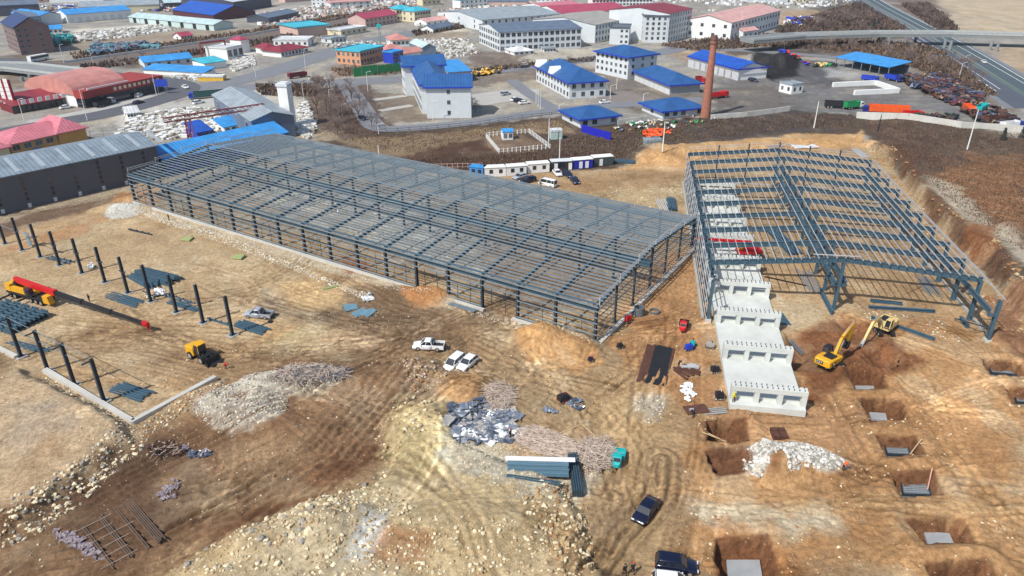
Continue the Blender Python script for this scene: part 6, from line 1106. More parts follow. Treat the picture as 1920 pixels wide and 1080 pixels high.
# ---- things by the site: cabins, fence, hut, boxes
def cabin(label, a, b_, wm, rm, nw=2, front=None, frac=(.3, .75)):
    A_, B_ = G(*a), G(*b_); L_ = (B_-A_).length; t = thing('site_cabin', label, 'site cabin', A_, math.atan2(B_.y-A_.y, B_.x-A_.x), 'site cabins in a row')
    m = MB(); m.box(0, L_, 0, 2.6, .1, 2.7); obj('wall', m, wm, t); m = MB(); m.box(-.12, L_+.12, -.15, 2.75, 2.702, 2.85); obj('roof', m, rm, t)
    for f in frac: m = MB(); m.box(L_*f-.5, L_*f+.5, -.06, -.003, .2 if front else 1.1, 2.2); obj('door' if front else 'window', m, front or glass, t)
    return t
cabin('light blue cabin half hidden behind the long hall roof', (880, 330), (906, 333), mat('light_blue_wall', (70, 130, 190), .6), RF['azure']); cabin('white cabin with two windows, first of three', (909, 333), (949, 331), wallw, wallw); cabin('white cabin with two windows, middle of three', (950, 331), (987, 328), wallw, wallw)
cabin('white cabin with two windows, last of three', (990, 326), (1030, 323), wallw, wallw); cabin('cabin with glass front and white panels', (1034, 321), (1072, 319), glass, wallg, front=wallw, frac=(.22, .92)); cabin('royal blue cabin with white doors', (1075, 318), (1111, 315), mat('cabin_blue', (28, 40, 160), .6), wallw, front=wallw, frac=(.38, .7)); cabin('dark green cabin with one white door, right end of the row', (1113, 313), (1149, 310), mat('dark_green_cabin', (62, 76, 78), .6), wallw, front=wallw, frac=(.38,))
def fence(label, pts, h, m_, name='fence', step=2.5, solid=False, w=.12, group=None, zof=None):
    c0 = G(*pts[0]); t = thing(name, label, name, c0, 0, group); Q = [G(*p_) for p_ in pts]; n_ = 0
    for A_, B_ in zip(Q[:-1], Q[1:]):
        a, b_ = A_-c0, B_-c0; L_ = (b_-a).length; za, zb = (Zg(A_.x, A_.y), Zg(B_.x, B_.y))
        if solid: m = MB(); m.beam(a+Vector((0, 0, h/2-.3+za)), b_+Vector((0, 0, h/2-.3+zb)), w, h+.6); obj('panel', m, m_, t)
        else:
            for k in (.35, .9): m = MB(); m.beam(a+Vector((0, 0, h*k)), b_+Vector((0, 0, h*k)), .05, .09); obj('rail', m, m_, t)
            for i in range(int(L_/step)+1):
                if n_ > 95: break
                m = MB(); p_ = a.lerp(b_, min(1, i*step/L_)); m.beam(p_, p_+Vector((0, 0, h)), w, w, up=(0, 1, 0)); obj('post', m, m_, t); n_ += 1
    return t
fence('low white picket fence around a small square yard', [(910, 257), (936, 288), (1031, 279), (992, 250), (968, 252)], 1.6, wallw, step=1.4, w=.25); fence('low white rail of the small yard, short left run', [(910, 257), (940, 254)], 1.6, wallw, step=1.4, w=.25)
fence('white yard wall right of the scrap trucks', [(1605, 221), (1700, 233), (1800, 247), (1915, 252)], 2.2, mat('old_white_wall', (196, 194, 186), .9, 0, .15, .3), 'wall', solid=True, w=.35); fence('white yard wall behind the chimney foot', [(1332, 224), (1400, 219), (1480, 208)], 1.8, _mats['old_white_wall'], 'wall', solid=True, w=.35)
fence('low white wall open square on the dark yard', [(1561, 163), (1641, 159), (1684, 174), (1601, 178)], 1.9, wallw, 'wall', solid=True, w=1.2); fence('deep blue sheet screen beside the small blue roofed house', [(1090, 247), (1112, 254), (1145, 263)], 2.6, mat('screen_blue', (30, 34, 170), .6), 'screen', solid=True)
fence('dark post and rail fence along the compound road', [(702, 250), (800, 243), (900, 234), (960, 224), (1066, 213)], 1.3, dark, step=4); fence('white concrete fence behind the small blue roofed houses', [(1158, 234), (1215, 226)], 1.8, _mats['old_white_wall'], 'wall', solid=True, w=.3)
fence('pale red railing behind the site cabins', [(800, 318), (905, 316)], 1.8, wallp, step=1.5); fence('grey rail fence behind the stone yard', [(170, 258), (240, 252), (280, 244)], 2.2, galv, step=4)
fence('long white parapet of the canal road', [(120, 118), (260, 98), (430, 72), (560, 50), (700, 22)], 1.0, wallg, 'wall', solid=True, w=.4)
bld('tiny white hut with sky blue roof in the fenced yard', (943, 263), (962, 262), 3, 252, 'gable_x', wallw, 'azure', .7, .2, 1, 2, 0, cat='hut', name='hut', hm=2.6)
bld('pale green transformer box on the brown slope', (1033, 262), (1054, 261), 2.5, 250, 'flat', mat('pale_green_box', (176, 196, 186), .6), 'white', 0, .1, cat='box', name='transformer_box', hm=2.5); bld('dull grey container in the brown scrub', (1211, 283), (1240, 281), 3, 270, 'flat', mat('dull_grey_box', (128, 136, 140), .6), 'grey', 0, .05, cat='container', name='container', hm=2.8)
# ---- roads and water channel as sheets above the ground
asph = mat('asphalt', (118, 121, 126), .9, 0, .1, .2); asphd = mat('dark_asphalt', (88, 90, 96), .9, 0, .1, .2); pave = mat('pale_paving', (170, 168, 162), .9, 0, .1, .2); line = mat('road_paint', (214, 216, 216), .7); hw = mat('highway_asphalt', (74, 88, 92), .85, 0, .08, .1)
def road(name, pts, w, z, m_, n_=4):
    P = [G(*p_).xy for p_ in pts]; Q = []
    for i in range(len(P)-1):
        p0, p1, p2, p3 = P[max(i-1, 0)], P[i], P[i+1], P[min(i+2, len(P)-1)]
        for k in range(n_): t = k/n_; Q.append(.5*((2*p1)+(-p0+p2)*t+(2*p0-5*p1+4*p2-p3)*t*t+(-p0+3*p1-3*p2+p3)*t**3))
    Q.append(P[-1]); V = []; 
    for i, p_ in enumerate(Q): d = (Q[min(i+1, len(Q)-1)]-Q[max(i-1, 0)]).normalized(); nn = Vector((-d.y, d.x))*w/2; V += [(*(p_+nn), z), (*(p_-nn), z)]
    m = MB(); m.add(V, [(2*i+1, 2*i+3, 2*i+2, 2*i) for i in range(len(Q)-1)]); o = obj(name, m, m_); o['kind'] = 'structure'; return o
road('road', [(380, 165), (480, 143), (580, 112), (650, 88), (760, 64), (880, 48), (985, 34)], 16, .08, asph); road('road', [(330, 172), (420, 168), (540, 158), (640, 154), (760, 148), (880, 138), (1000, 124), (1130, 108), (1240, 98), (1300, 84), (1440, 62)], 14, .084, asph)
road('road', [(-60, 262), (60, 238), (200, 213), (290, 190), (345, 170), (330, 156), (270, 147), (160, 136), (40, 118), (-60, 108)], 13, .09, asphd); road('road', [(300, 215), (420, 188), (520, 168)], 16, .072, pave); road('forecourt', [(60, 232), (200, 205), (300, 180)], 12, .068, pave)
road('road', [(650, 160), (680, 205), (706, 238), (760, 241), (900, 228), (1050, 206), (1180, 196), (1320, 186)], 8, .1, asph); road('road', [(960, 150), (990, 175), (1040, 205)], 6, .096, asph); road('path', [(700, 188), (760, 180)], 4, .104, pave); road('path', [(712, 208), (772, 198)], 4, .104, pave)
road('road', [(1330, 92), (1440, 98), (1580, 110), (1690, 140), (1800, 180), (1880, 220), (1960, 275)], 8, .09, asph); road('car_park', [(880, 190), (960, 178), (1010, 176)], 20, .064, pave); road('courtyard', [(1140, 175), (1220, 195), (1330, 200)], 18, .06, mat('brownish_yard', (126, 118, 112), .9, 0, .12, .2))
road('highway', [(1560, -40), (1620, 0), (1712, 52), (1800, 103), (1905, 168), (2100, 285)], 30, .07, asph); road('highway', [(1580, -40), (1640, 2), (1735, 52), (1830, 105), (1930, 165), (2130, 280)], 11, .11, hw); road('highway', [(1548, -40), (1606, 2), (1690, 54), (1774, 104), (1880, 172), (2070, 290)], 11, .11, mat('highway_asphalt_grey', (80, 86, 96), .85, 0, .08, .1))
road('median', [(1565, -40), (1622, 1), (1712, 53), (1800, 104), (1904, 168), (2100, 285)], 1.6, .13, mat('median_green', (84, 104, 92), .9)); 
for off, n_ in ((-18, 0), (22, 1)): road('road_marking', [(1565+off*.6, -40), (1622+off*.75, 1), (1712+off, 53), (1800+off*1.25, 104), (1904+off*1.6, 168)], .35, .14, line)
for pts in ([(1560, -40), (1600, -12), (1602, 0), (1684, 54), (1766, 105), (1868, 172)], [(1596, -40), (1652, 1), (1750, 52), (1846, 105), (1950, 166)]): road('road_marking', pts, .5, .142, line)
road('canal', [(0, 122), (130, 118), (300, 98), (450, 74), (560, 55), (680, 28), (760, 10)], 22, .05, mat('canal_bed', (104, 94, 86), .95, 0, .2, .3, .3)); road('canal_bank', [(130, 104), (300, 84), (450, 62), (560, 44), (700, 14)], 12, .055, mat('canal_bank', (142, 134, 122), .9, 0, .15, .3, .3)); road('canal_bank', [(140, 128), (300, 110), (460, 84), (600, 60)], 8, .058, _mats['canal_bank'])
# elevated bridge over the highway, and the near bridge at the left
def bridge(label, pts, w, z, piers, dep=1.6):
    Q = [G(*p_, z) for p_ in pts]; t = thing('bridge', label, 'bridge', Q[0]-Vector((0, 0, z)), 0); o0 = Q[0]-Vector((0, 0, z))
    m = MB()
    def ring(i): d = (Q[min(i+1, len(Q)-1)]-Q[max(i-1, 0)]).normalized(); nn = Vector((-d.y, d.x, 0))*w/2; c = Q[i]-o0; return [c+nn, c-nn, c-nn-Vector((0, 0, dep)), c+nn-Vector((0, 0, dep))]
    m.loft([ring(i) for i in range(len(Q))]); obj('deck', m, mat('bridge_concrete', (132, 136, 136), .85, 0, .12, .2), t)
    for s in (1, -1):
        m = MB(); V = []
        for i in range(len(Q)-1):
            r0, r1 = ring(i), ring(i+1); j = 0 if s > 0 else 1; m.beam(r0[j]+Vector((0, 0, .5)), r1[j]+Vector((0, 0, .5)), .3, 1.0)
        obj('parapet', m, mat('parapet', (170, 174, 172), .8), t)
    for p_ in piers:
        c = G(*p_)-o0
        for s in (-3, 3): m = MB(); m.tube(c+Vector((0, s, -.2)), c+Vector((0, s, z-dep)), .8, n=10); obj('pier', m, _mats['bridge_concrete'], t)
    return t
bridge('long road bridge crossing above the highway at the upper right', [(1400, 74), (1500, 66), (1640, 62), (1780, 62), (1930, 66), (2200, 80), (2500, 96)], 11, 6.5, [(1660, 86), (1775, 92), (1862, 95), (1975, 99), (2100, 104)])
bridge('short grey road bridge at the left before the red roofed hall', [(-80, 122), (30, 124), (110, 133), (190, 143)], 14, 3.2, [(50, 150), (120, 152)], 1.2)
# ---- lamps, poles
lamp_m = None
def lamp(a, ytop, dx=0, name='street_lamp', label='', arm=True, m_=wallw, r=.11, group='street lamps of the town'):
    P = GZ(*a); h = hfrom(P, ytop, a[0]+dx)-P.z; h = max(3, min(h, 16)); t = thing(name, label, 'street lamp' if arm else 'pole', P, 0, group)
    m = MB(); m.tube((0, 0, 0), (0, 0, h), r*1.3, r*.7, 6); obj('post', m, m_, t)
    if arm: m = MB(); m.beam((0, 0, h-.1), (1.4, 0, h+.25), .09, .09); obj('arm', m, m_, t); m = MB(); m.rbox((1.6, 0, h+.28), (.7, .25, .12)); obj('lamp_head', m, lampm, t)
    return t
for a, y, l in (((164, 226), 168, 'beside the arched hall front'), ((46, 228), 186, 'left of the pink roofed hotel'), ((294, 180), 138, 'by the blue road sign'), ((570, 188), 155, 'left one at the bare grove'), ((619, 197), 168, 'at the upper grove edge'), ((643, 228), 196, 'in the lower grove'), ((690, 172), 135, 'at the junction corner'),
 ((573, 128), 92, 'by the crimson roofed houses'), ((710, 252), 232, 'at the bend of the compound road'), ((812, 226), 190, 'before the white gable wing'), ((1156, 167), 142, 'before the garages'), ((1048, 212), 196, 'near the small pyramid roof'), ((1144, 186), 160, 'right of the two storey building'), ((1206, 190), 176, 'between the two pyramid roofs'),
 ((1386, 72), 0, 'tall one before the white factory'), ((1806, 128), 104, 'beside the highway'), ((1798, 146), 118, 'at the highway verge'), ((476, 130), 108, 'beside the stone yard'), ((480, 145), 128, 'at the road edge by the yard'), ((175, 122), 95, 'by the canal bridge'), ((120, 118), 84, 'behind the bus')):
    lamp(a, y, label='white street lamp '+l)
for a, y, l in (((1029, 266), 222, 'by the transformer box'), ((1049, 300), 258, 'behind the glass fronted cabin'), ((1242, 284), 228, 'beside the orange heap'), ((1526, 240), 190, 'at the corner of the yard'), ((1813, 281), 206, 'tall leaning one on the scrub slope'), ((1646, 247), 215, 'dark one before the yard wall'), ((711, 296), 272, 'short one behind the long hall')):
    lamp(a, y, 12 if a[0] > 1200 else 0, 'utility_pole', ('dark' if 'dark' in l else 'pale')+' utility pole '+l, False, dark if 'dark' in l else wallw, .16, 'utility poles')
for a, l in (((1005, 195), 'left'), ((1009, 200), 'middle'), ((1013, 205), 'right')): lamp(a, a[1]-36, 0, 'flagpole', 'white flagpole before the two storey building, %s one of three' % l, False, wallw, .09, 'flagpoles')
t = thing('lattice_mast', 'slim lattice mast with a box near its top by the junction', 'mast', G(714, 92)); hm_ = hfrom(G(714, 92), 40, 706); m = MB()
for s in ((-.6, -.6), (.6, -.6), (.6, .6), (-.6, .6)): m.beam((s[0], s[1], 0), (s[0]*.4, s[1]*.4, hm_), .1, .1, up=(0, 1, 0))
for k in range(12): z = hm_*k/12; m.box(-.6+.03*k, .6-.03*k, -.6+.03*k, .6-.03*k, z, z+.1)
obj('lattice', m, galv, t); m = MB(); m.box(-1.2, 1.2, -1, 1, hm_*.78, hm_*.9); obj('box', m, teal, t)
# red gantry crane over the stone yard
t = thing('gantry_crane', 'rusty red lattice gantry crane over the white stone yard', 'gantry crane', G(345, 262), 0); A_, B_ = P3(307, 230, 8), P3(496, 202, 8); o0 = G(345, 262)
m = MB(); a, b_ = A_-o0, B_-o0; dn = (b_-a).normalized(); sd_ = Vector((-dn.y, dn.x, 0))*.6
for s in (-1, 1):
    for z in (0, 1.4): m.beam(a+sd_*s+Vector((0, 0, z)), b_+sd_*s+Vector((0, 0, z)), .2, .2)
N_ = 26
for i in range(N_):
    p_, q_ = a.lerp(b_, i/N_), a.lerp(b_, (i+1)/N_)
    for s in (-1, 1): m.beam(p_+sd_*s+Vector((0, 0, 0 if i % 2 else 1.4)), q_+sd_*s+Vector((0, 0, 1.4 if i % 2 else 0)), .12, .12)
obj('girder', m, mat('rust_red', (142, 52, 50), .7), t)
for f in (.2, .85):
    c = a.lerp(b_, f)
    for s in (-1, 1): m = MB(); m.beam(c+sd_*s*.8, Vector((c.x, c.y, 0))+sd_*s*4+dn*.3, .3, .3, up=(0, 1, 0)); m.beam(c+sd_*s*.8+dn*1.5, Vector((c.x, c.y, 0))+sd_*s*4+dn*1.2, .2, .2, up=(0, 1, 0)); m.beam(Vector((c.x, c.y, .1))+sd_*s*4-dn, Vector((c.x, c.y, .1))+sd_*s*4+dn*2.5, .4, .3); obj('leg', m, _mats['rust_red'], t)
fr = [(379, 104, 'left'), (424, 98, 'right')]
t = thing('gate_frame', 'red goalpost shaped crane frame above the pink shed', 'gantry crane', G(380, 112)); m = MB(); e_ = G(426, 106)-G(380, 112); 
for v in (Vector((0, 0, 0)), e_): m.beam(v, v+Vector((0, 0, 8)), .6, .6, up=(0, 1, 0))
m.beam(Vector((0, 0, 8.3)), e_+Vector((0, 0, 8.3)), 1, .8); obj('frame', m, _mats['rust_red'], t)
# blue road sign, green hoarding
t = thing('road_sign', 'blue road sign on posts at the road bend', 'road sign', G(306, 176), .1); m = MB(); m.box(-2.6, 2.6, -.05, .05, 3, 6); obj('panel', m, mat('sign_blue', (36, 70, 180), .5), t)
for x in (-1.8, 1.8): m = MB(); m.beam((x, .1, 0), (x, .1, 5.5), .16, .16, up=(0, 1, 0)); obj('post', m, galv, t)
t = thing('hoarding', 'row of green panels on a fence along the road', 'hoarding', G(664, 146), head((664, 146), (716, 139)))
for i in range(7): m = MB(); m.box(i*4.2, i*4.2+3.9, 0, .2, .3, 4.2+.5*(i in (1, 2))); obj('panel', m, green, t)
crumple('roadside_machines', [(870, 142), (880, 134), (935, 130), (940, 136), (900, 144)], 46, 2.4, [yellow, paley, dark], 'row of yellow machines parked along the road', 61, 1.6, kind='stuff', cat='machines')
# ---- vehicles in town and yards
GT = 'cars in the town streets'
for s_, p_, a, b_, l in (('sedan', white, (344, 164), (352, 167), 'white car at the road bend'), ('suv', white, (254, 185), (268, 178), 'white car before the annex of the arched hall'), ('sedan', blackp, (250, 197), (270, 192), 'black car driving on the dark road'), ('sedan', white, (116, 205), (134, 202), 'white car before the white arched end wall'),
 ('suv', white, (365, 196), (380, 193), 'white car by the green trailer'), ('suv', silver, (940, 180), (956, 177), 'silver car in the car park'), ('sedan', white, (960, 190), (972, 187), 'white car in the lower row, left'), ('sedan', darkcar, (966, 192), (978, 189), 'dark car between two white ones'), ('sedan', white, (974, 196), (992, 194), 'white car in the lower row, right'),
 ('sedan', white, (1124, 195), (1144, 193), 'white car before the small pyramid roof'), ('sedan', white, (1848, 120), (1840, 115), 'white car driving on the highway'), ('sedan', blackp, (976, 128), (992, 126), 'dark car on the road behind the compound'), ('suv', darkcar, (1406, 152), (1418, 154), 'dark car at the end of the white shed'), ('sedan', white, (975, 124), (992, 122), 'white car behind the dark one'),
 ('sedan', blackp, (672, 220), (688, 228), 'black car at the edge of the grove'), ('suv', silver, (150, 192), (162, 200), 'grey car before the arched hall corner')):
    car(s_, p_, a, b_, l+', seen small', 'car', GT)
truck('truck', 'dark lorry parked before the glazed front of the arched hall', 'truck', (184, 202), (210, 195), silver, dark, 9, 1.2); truck('truck', 'blue cab lorry with long green trailer on the road', 'truck', (432, 180), (364, 186), blue, mat('dark_green_trailer', (44, 84, 80), .7), 18, 1.8)
truck('truck', 'dark red lorry at the junction verge', 'truck', (572, 144), (544, 148), mat('maroon_paint', (120, 36, 48), .6), _mats['maroon_paint'], 9, 1.3); truck('truck', 'red lorry behind the chimney', 'truck', (1330, 186), (1362, 182), red, red, 9, 1.2); truck('truck', 'red lorry behind the garage end', 'truck', (1308, 152), (1322, 158), red, mat('dark_red_bed', (130, 24, 28), .6), 8, 1.2)
truck('truck', 'green mixer lorry at the yard wall', 'truck', (1588, 205), (1610, 203), white, green, 8, 1.8); truck('truck', 'orange tanker lorry with blue cab at the yard wall', 'truck', (1690, 215), (1628, 212), mat('truck_blue', (30, 44, 130), .5), orange, 16, 2.2); truck('truck', 'red and white lorry right of the orange one', 'truck', (1700, 222), (1722, 222), red, red, 7, 1.6)
truck('truck', 'black lorry beside the green one at the yard wall', 'truck', (1556, 202), (1576, 203), dark, dark, 8, 1.6); truck('truck', 'blue tipper behind the open white square', 'truck', (1622, 152), (1638, 154), blue, blue, 7, 1.5); truck('truck', 'blue tipper at the end of the sky blue canopy', 'truck', (1664, 150), (1684, 154), _mats['truck_blue'], blue, 8, 1.5)
truck('truck', 'white and turquoise lorry near the right edge of the yard', 'truck', (1826, 216), (1850, 210), white, teal, 9, 1.6); truck('truck', 'orange tipper on the right side of the yard', 'truck', (1806, 212), (1824, 216), orange, orange, 8, 1.6); truck('truck', 'blue lorry at the lower right corner of the yard', 'truck', (1886, 242), (1904, 240), blue, white, 8, 1.5); truck('truck', 'maroon lorry among the scrap', 'truck', (1850, 232), (1880, 228), rust, rust, 9, 1.4)
t = thing('bus', 'white coach with dark windows beside the brown block', 'bus', mid((60, 117), (86, 112)), head((60, 117), (86, 112))); m = MB(); m.box(-5.5, 5.5, -1.25, 1.25, .5, 3.2); obj('body', m, white, t); m = MB(); m.box(-5.2, 5.56, -1.29, 1.29, 1.7, 2.7); obj('windows', m, glass, t); wheels(t, (-3.6, 3.4), (-1.15, 1.15), .5, .3)
scr = [rust, dark, mat('scrap_maroon', (108, 58, 62), .8, .2, .3), foild, mat('scrap_blue', (58, 70, 104), .7), dark, rust, mat('scrap_tan', (136, 118, 100), .8)]
crumple('scrap_heap', [(1690, 148), (1770, 144), (1830, 180), (1840, 200), (1790, 200), (1720, 168)], 420, 3.4, scr, 'wide field of rusty scrap and machine parts beside the road', 62, 2.4); sticks('scrap_heap', [(1690, 148), (1770, 144), (1830, 180), (1840, 200), (1790, 200), (1720, 168)], 200, 3, 9, .35, scr, 'long rusty members strewn over the scrap field', 63, 2.4, cat='scrap')
crumple('scrap_heap', [(1806, 205), (1850, 205), (1905, 238), (1900, 248), (1840, 242), (1810, 222)], 150, 2.6, scr, 'lower scrap heap by the right end of the yard wall', 64, 1.8); crumple('scrap_row', [(1705, 222), (1790, 228), (1785, 238), (1710, 232)], 80, 1.8, [dark, rust, mat('dark_green_scrap', (40, 70, 62), .8)], 'dark machine parts lined up along the yard wall', 65, 1.4)
crumple('blue_barrels', [(1460, 118), (1512, 118), (1514, 123), (1462, 122)], 40, 2.2, [mat('barrel_blue', (70, 130, 200), .6), blue, red], 'row of blue barrels behind the coal heap', 66, 1.2); crumple('container_row', [(1526, 122), (1566, 122), (1566, 127), (1526, 126)], 20, 2.2, [green, paley, dark], 'green and tan boxes left of the sky blue canopy', 67, 1.4)
crumple('tarpaulins', [(90, 88), (134, 86), (134, 76), (92, 76)], 40, 5, [mat('turquoise_net', (92, 168, 168), .8), teal, dark], 'turquoise netted heap beside the brown block', 68, 5); crumple('tarpaulins', [(170, 106), (290, 92), (300, 84), (180, 88)], 90, 5, [mat('slate_tarp', (70, 86, 108), .8), mat('grey_purple_tarp', (110, 104, 118), .8), mat('teal_tarp', (90, 140, 150), .8)], 'slate and teal covered heaps along the canal', 69, 3)
crumple('goods_yard', [(40, 12), (330, 8), (330, 22), (40, 30)], 150, 3.5, [white, rust, blue, wallp, dark], 'mixed goods in the far left yards', 70, 2); crumple('parked_goods', [(1480, 36), (1520, 34), (1550, 42), (1500, 52), (1470, 48)], 80, 4, [white, blue, dark, rust], 'white and blue goods on the yard beyond the pink roofed factory', 71, 2.4)
# stone yards: pale cut blocks
def blocks(poly, n_, s0, s1, label, seed, ms=None):
    a, z = inpoly(poly, n_, seed); q = random.Random(seed); mb = MB()
    for i in range(n_): s = q.uniform(s0, s1); mb.rbox((a[i, 0], a[i, 1], z[i]+s*.3), (s*q.uniform(.8, 1.8), s, s*q.uniform(.5, 1)), q.uniform(0, 3.1), q.randrange(3))
    return tag(obj('stone_blocks', mb, ms or [wallw, st3, st4]), label, 'stone blocks', kind='stuff')
blocks([(215, 258), (240, 225), (330, 205), (470, 205), (500, 235), (430, 250), (330, 262), (270, 262)], 1350, 0.48, 1.49, 'white stone blocks crowding the yard under the red gantry', 81); blocks([(425, 125), (445, 108), (475, 104), (480, 122), (440, 135)], 630, 0.48, 1.24, 'white stones in the yard before the stair tower', 82)
blocks([(560, 200), (575, 190), (595, 240), (580, 262), (556, 250)], 390, 0.48, 1.24, 'white stone slabs leaning right of the slate workshop', 83); blocks([(320, 138), (372, 142), (370, 152), (322, 146)], 180, 0.48, 1.24, 'stone figures along the lower arm of the V shed', 84); blocks([(140, 64), (300, 48), (340, 54), (200, 76), (150, 78)], 630, 0.60, 1.86, 'white stone in the yard behind the canal', 85); blocks([(770, 76), (880, 72), (900, 100), (840, 110), (790, 92)], 390, 0.60, 1.49, 'pale stone and goods behind the grey blue shed', 86)
blocks([(470, 30), (640, 5), (760, -4), (800, 8), (640, 30), (480, 52)], 750, 0.90, 2.48, 'pale goods and stones beyond the canal', 87, [wallw, wallp, st3]); blocks([(600, 86), (640, 76), (720, 78), (730, 104), (650, 98)], 180, 0.60, 1.36, 'pale stones around the ochre building', 88)
blocks([(800, 22), (1000, 4), (1010, 14), (870, 26)], 240, 0.90, 2.48, 'pale goods before the far red roofs', 89, [wallw, wallp, st3]); blocks([(580, 150), (620, 146), (622, 152), (584, 156)], 24, 0.72, 1.36, 'white statues in a row at the junction', 90)
blocks([(1100, -2), (1600, -6), (1600, 10), (1230, 26), (1440, 14)], 360, 0.90, 2.48, 'pale goods in the far yards on the right', 91, [wallw, wallg, st3])
# ---- far small houses, filled in along the top of the picture
q = random.Random(5); cols = [('crimson', 'raspberry'), ('azure', 'sky blue'), ('grey', 'grey'), ('salmon', 'salmon'), ('white', 'white'), ('cyan', 'cyan'), ('blue', 'blue'), ('slate', 'slate'), ('red', 'dark red'), ('rose', 'rose'), ('pale', 'pale green')]
walls = [(wallw, 'white'), (wallc, 'cream'), (wallg, 'light grey'), (wallp, 'pinkish')]
where = [(0, 'above the brown block'), (110, 'beyond the long sky blue shed'), (250, 'beyond the cream walled hall'), (420, 'near the dark halls'), (520, 'beyond the canal'), (640, 'above the raspberry roofed house'), (760, 'beyond the cyan roofed villas'), (860, 'left of the far red roofs'), (1000, 'behind the grey works'), (1230, 'behind the red roofed wing'), (1340, 'behind the pink roofed factory'), (1480, 'left of the highway')]
used = []; seen = set()
for k in range(260):
    y = q.choice([-22, -14, -7, -1, 5, 11, 17, 23]); x = q.uniform(-30, 1560)
    if any(abs(x-a)*1.0 < 20 and abs(y-b_) < 6 for a, b_ in used): continue
    if (110 < x < 520 and y > 0) or (y > 10 and (x < 120 or x > 900 or x < 560)) or (y > 2 and 1100 < x < 1300) or (650 < x < 760 and y > 10) or (y > 12 and 735 < x < 815): continue
    used.append((x, y)); c, cn = q.choice(cols); w_, wn = q.choice(walls); L_ = q.choice([12, 16, 24, 36, 48]); px = L_*2.1
    if x > 1480: px = 20; L_ = 12
    wl = [n_ for v, n_ in where if x >= v] or ['above the brown block']; dy = q.uniform(-5, 1)
    lb_ = '%s house with %s roof, %s walls, %s' % ({12: 'tiny', 16: 'small', 24: 'mid sized', 36: 'long', 48: 'big'}[L_], cn, wn, wl[-1])
    if lb_ in seen: continue
    seen.add(lb_)
    bld(lb_, (x, y), (x+px, y+dy), q.choice([9, 12, 16]), 0, q.choice(['gable_x', 'gable_x', 'hip', 'flat']), w_, c, 2.2, .4, 0 if L_ > 36 else q.choice([1, 2]), min(6, L_//4), 0, name='far_house', cat='house', hm=q.choice([3.5, 4.5, 6.5, 8]), group='far houses along the top of the picture')
# ---- bare trees: three models, each trunk and crown, then copies
twig = mat('bare_twigs', (128, 112, 104), .95, 0, .25, .8); bark = mat('bark', (96, 80, 70), .95, 0, .2, 1); twg = mat('grey_green_needles', (58, 66, 58), .95, 0, .25, .8)
def tree_model(seed, h, crownr, n_, m_, dens=1):
    q = random.Random(seed); tr = MB(); cr = MB()
    def branch(p, d, l, r, dep):
        e = p+d*l; (tr if dep < 2 else cr).tube(p, e, r, r*.6, 5 if dep < 2 else 3, cap=False)
        if dep >= 4: return
        for _ in range(4 if dep < 2 else 5):
            a = q.uniform(0, 2*PI); tl = q.uniform(.35, .85); x = d.orthogonal().normalized(); y = d.cross(x); nd = (d+(x*math.cos(a)+y*math.sin(a))*tl).normalized(); nd.z = abs(nd.z)*.8+.1; s = q.uniform(.55, 1); branch(p+d*l*s, nd.normalized(), l*q.uniform(.55, .8), r*.5, dep+1)
    branch(Vector((0, 0, -.2)), Vector((q.gauss(0, .05), q.gauss(0, .05), 1)).normalized(), h*.34, h*.021, 0)
    return tr.mesh('trunk', bark), cr.mesh('crown', m_)
TM = [tree_model(s, h, 3, 200, twig) for s, h in ((1, 7), (2, 6), (3, 8.5), (4, 5))]
def con_model(seed, h):
    q = random.Random(seed); tr = MB(); cr = MB(); tr.tube((0, 0, 0), (0, 0, h*.95), .2, .04, 6)
    for i in range(320):
        z = h*(.12+.88*q.random()**.8); r = (1-z/h)*h*.24*q.uniform(.5, 1.1)+.15; a = q.uniform(0, 6.3); c = Vector((r*math.cos(a), r*math.sin(a), z-.2)); s = q.uniform(.3, .6); d = Vector((math.cos(a), math.sin(a), -.35))*s; w_ = Vector((-math.sin(a), math.cos(a), 0))*s*.6; cr.add([c-d, c+w_, c+d, c-w_], [(0, 1, 2, 3)])
    return tr.mesh('trunk', bark), cr.mesh('crown', twg)
CM = con_model(9, 6)
def tree(a, label, k=None, s=1, group='bare winter trees'):
    P = GZ(*a); t = thing('tree', label, 'tree', P, q.uniform(0, 6.3), group); tm = CM if k == 'c' else TM[q.randrange(4) if k is None else k]
    obj('trunk', tm[0], None, t); obj('crown', tm[1], None, t); t.scale = (s, s, s*q.uniform(.85, 1.15)); return t
def grove(poly, n_, label, seed, s=(.7, 1.1), group=None):
    a, z = inpoly(poly, n_, seed)
    for i in range(n_): t = thing('tree', label, 'tree', (a[i, 0], a[i, 1], z[i]), q.uniform(0, 6.3), group or label); tm = TM[q.randrange(4)]; obj('trunk', tm[0], None, t); obj('crown', tm[1], None, t); k = q.uniform(*s); t.scale = (k, k, k*q.uniform(.8, 1.1))
grove([(585, 170), (620, 165), (660, 170), (690, 215), (700, 245), (640, 255), (590, 240)], 46, 'bare reddish brown tree in the dense grove below the junction', 101, (1.0, 1.5)); grove([(690, 215), (680, 180), (700, 185), (730, 235), (700, 240)], 8, 'bare tree between the grove and the compound road', 102, (.5, .8))
grove([(1460, 78), (1500, 60), (1560, 30), (1600, 20), (1640, 50), (1620, 60), (1500, 72)], 34, 'bare grey tree in the wood left of the highway', 103, (1.3, 1.9)); grove([(1440, 92), (1640, 84), (1720, 84), (1730, 96), (1600, 102), (1450, 97)], 30, 'bare tree on the dark strip below the bridge', 104, (1.0, 1.5)); grove([(1640, 105), (1780, 100), (1860, 175), (1840, 182), (1740, 140)], 28, 'bare tree on the verge between yard road and highway', 105, (.9, 1.5))
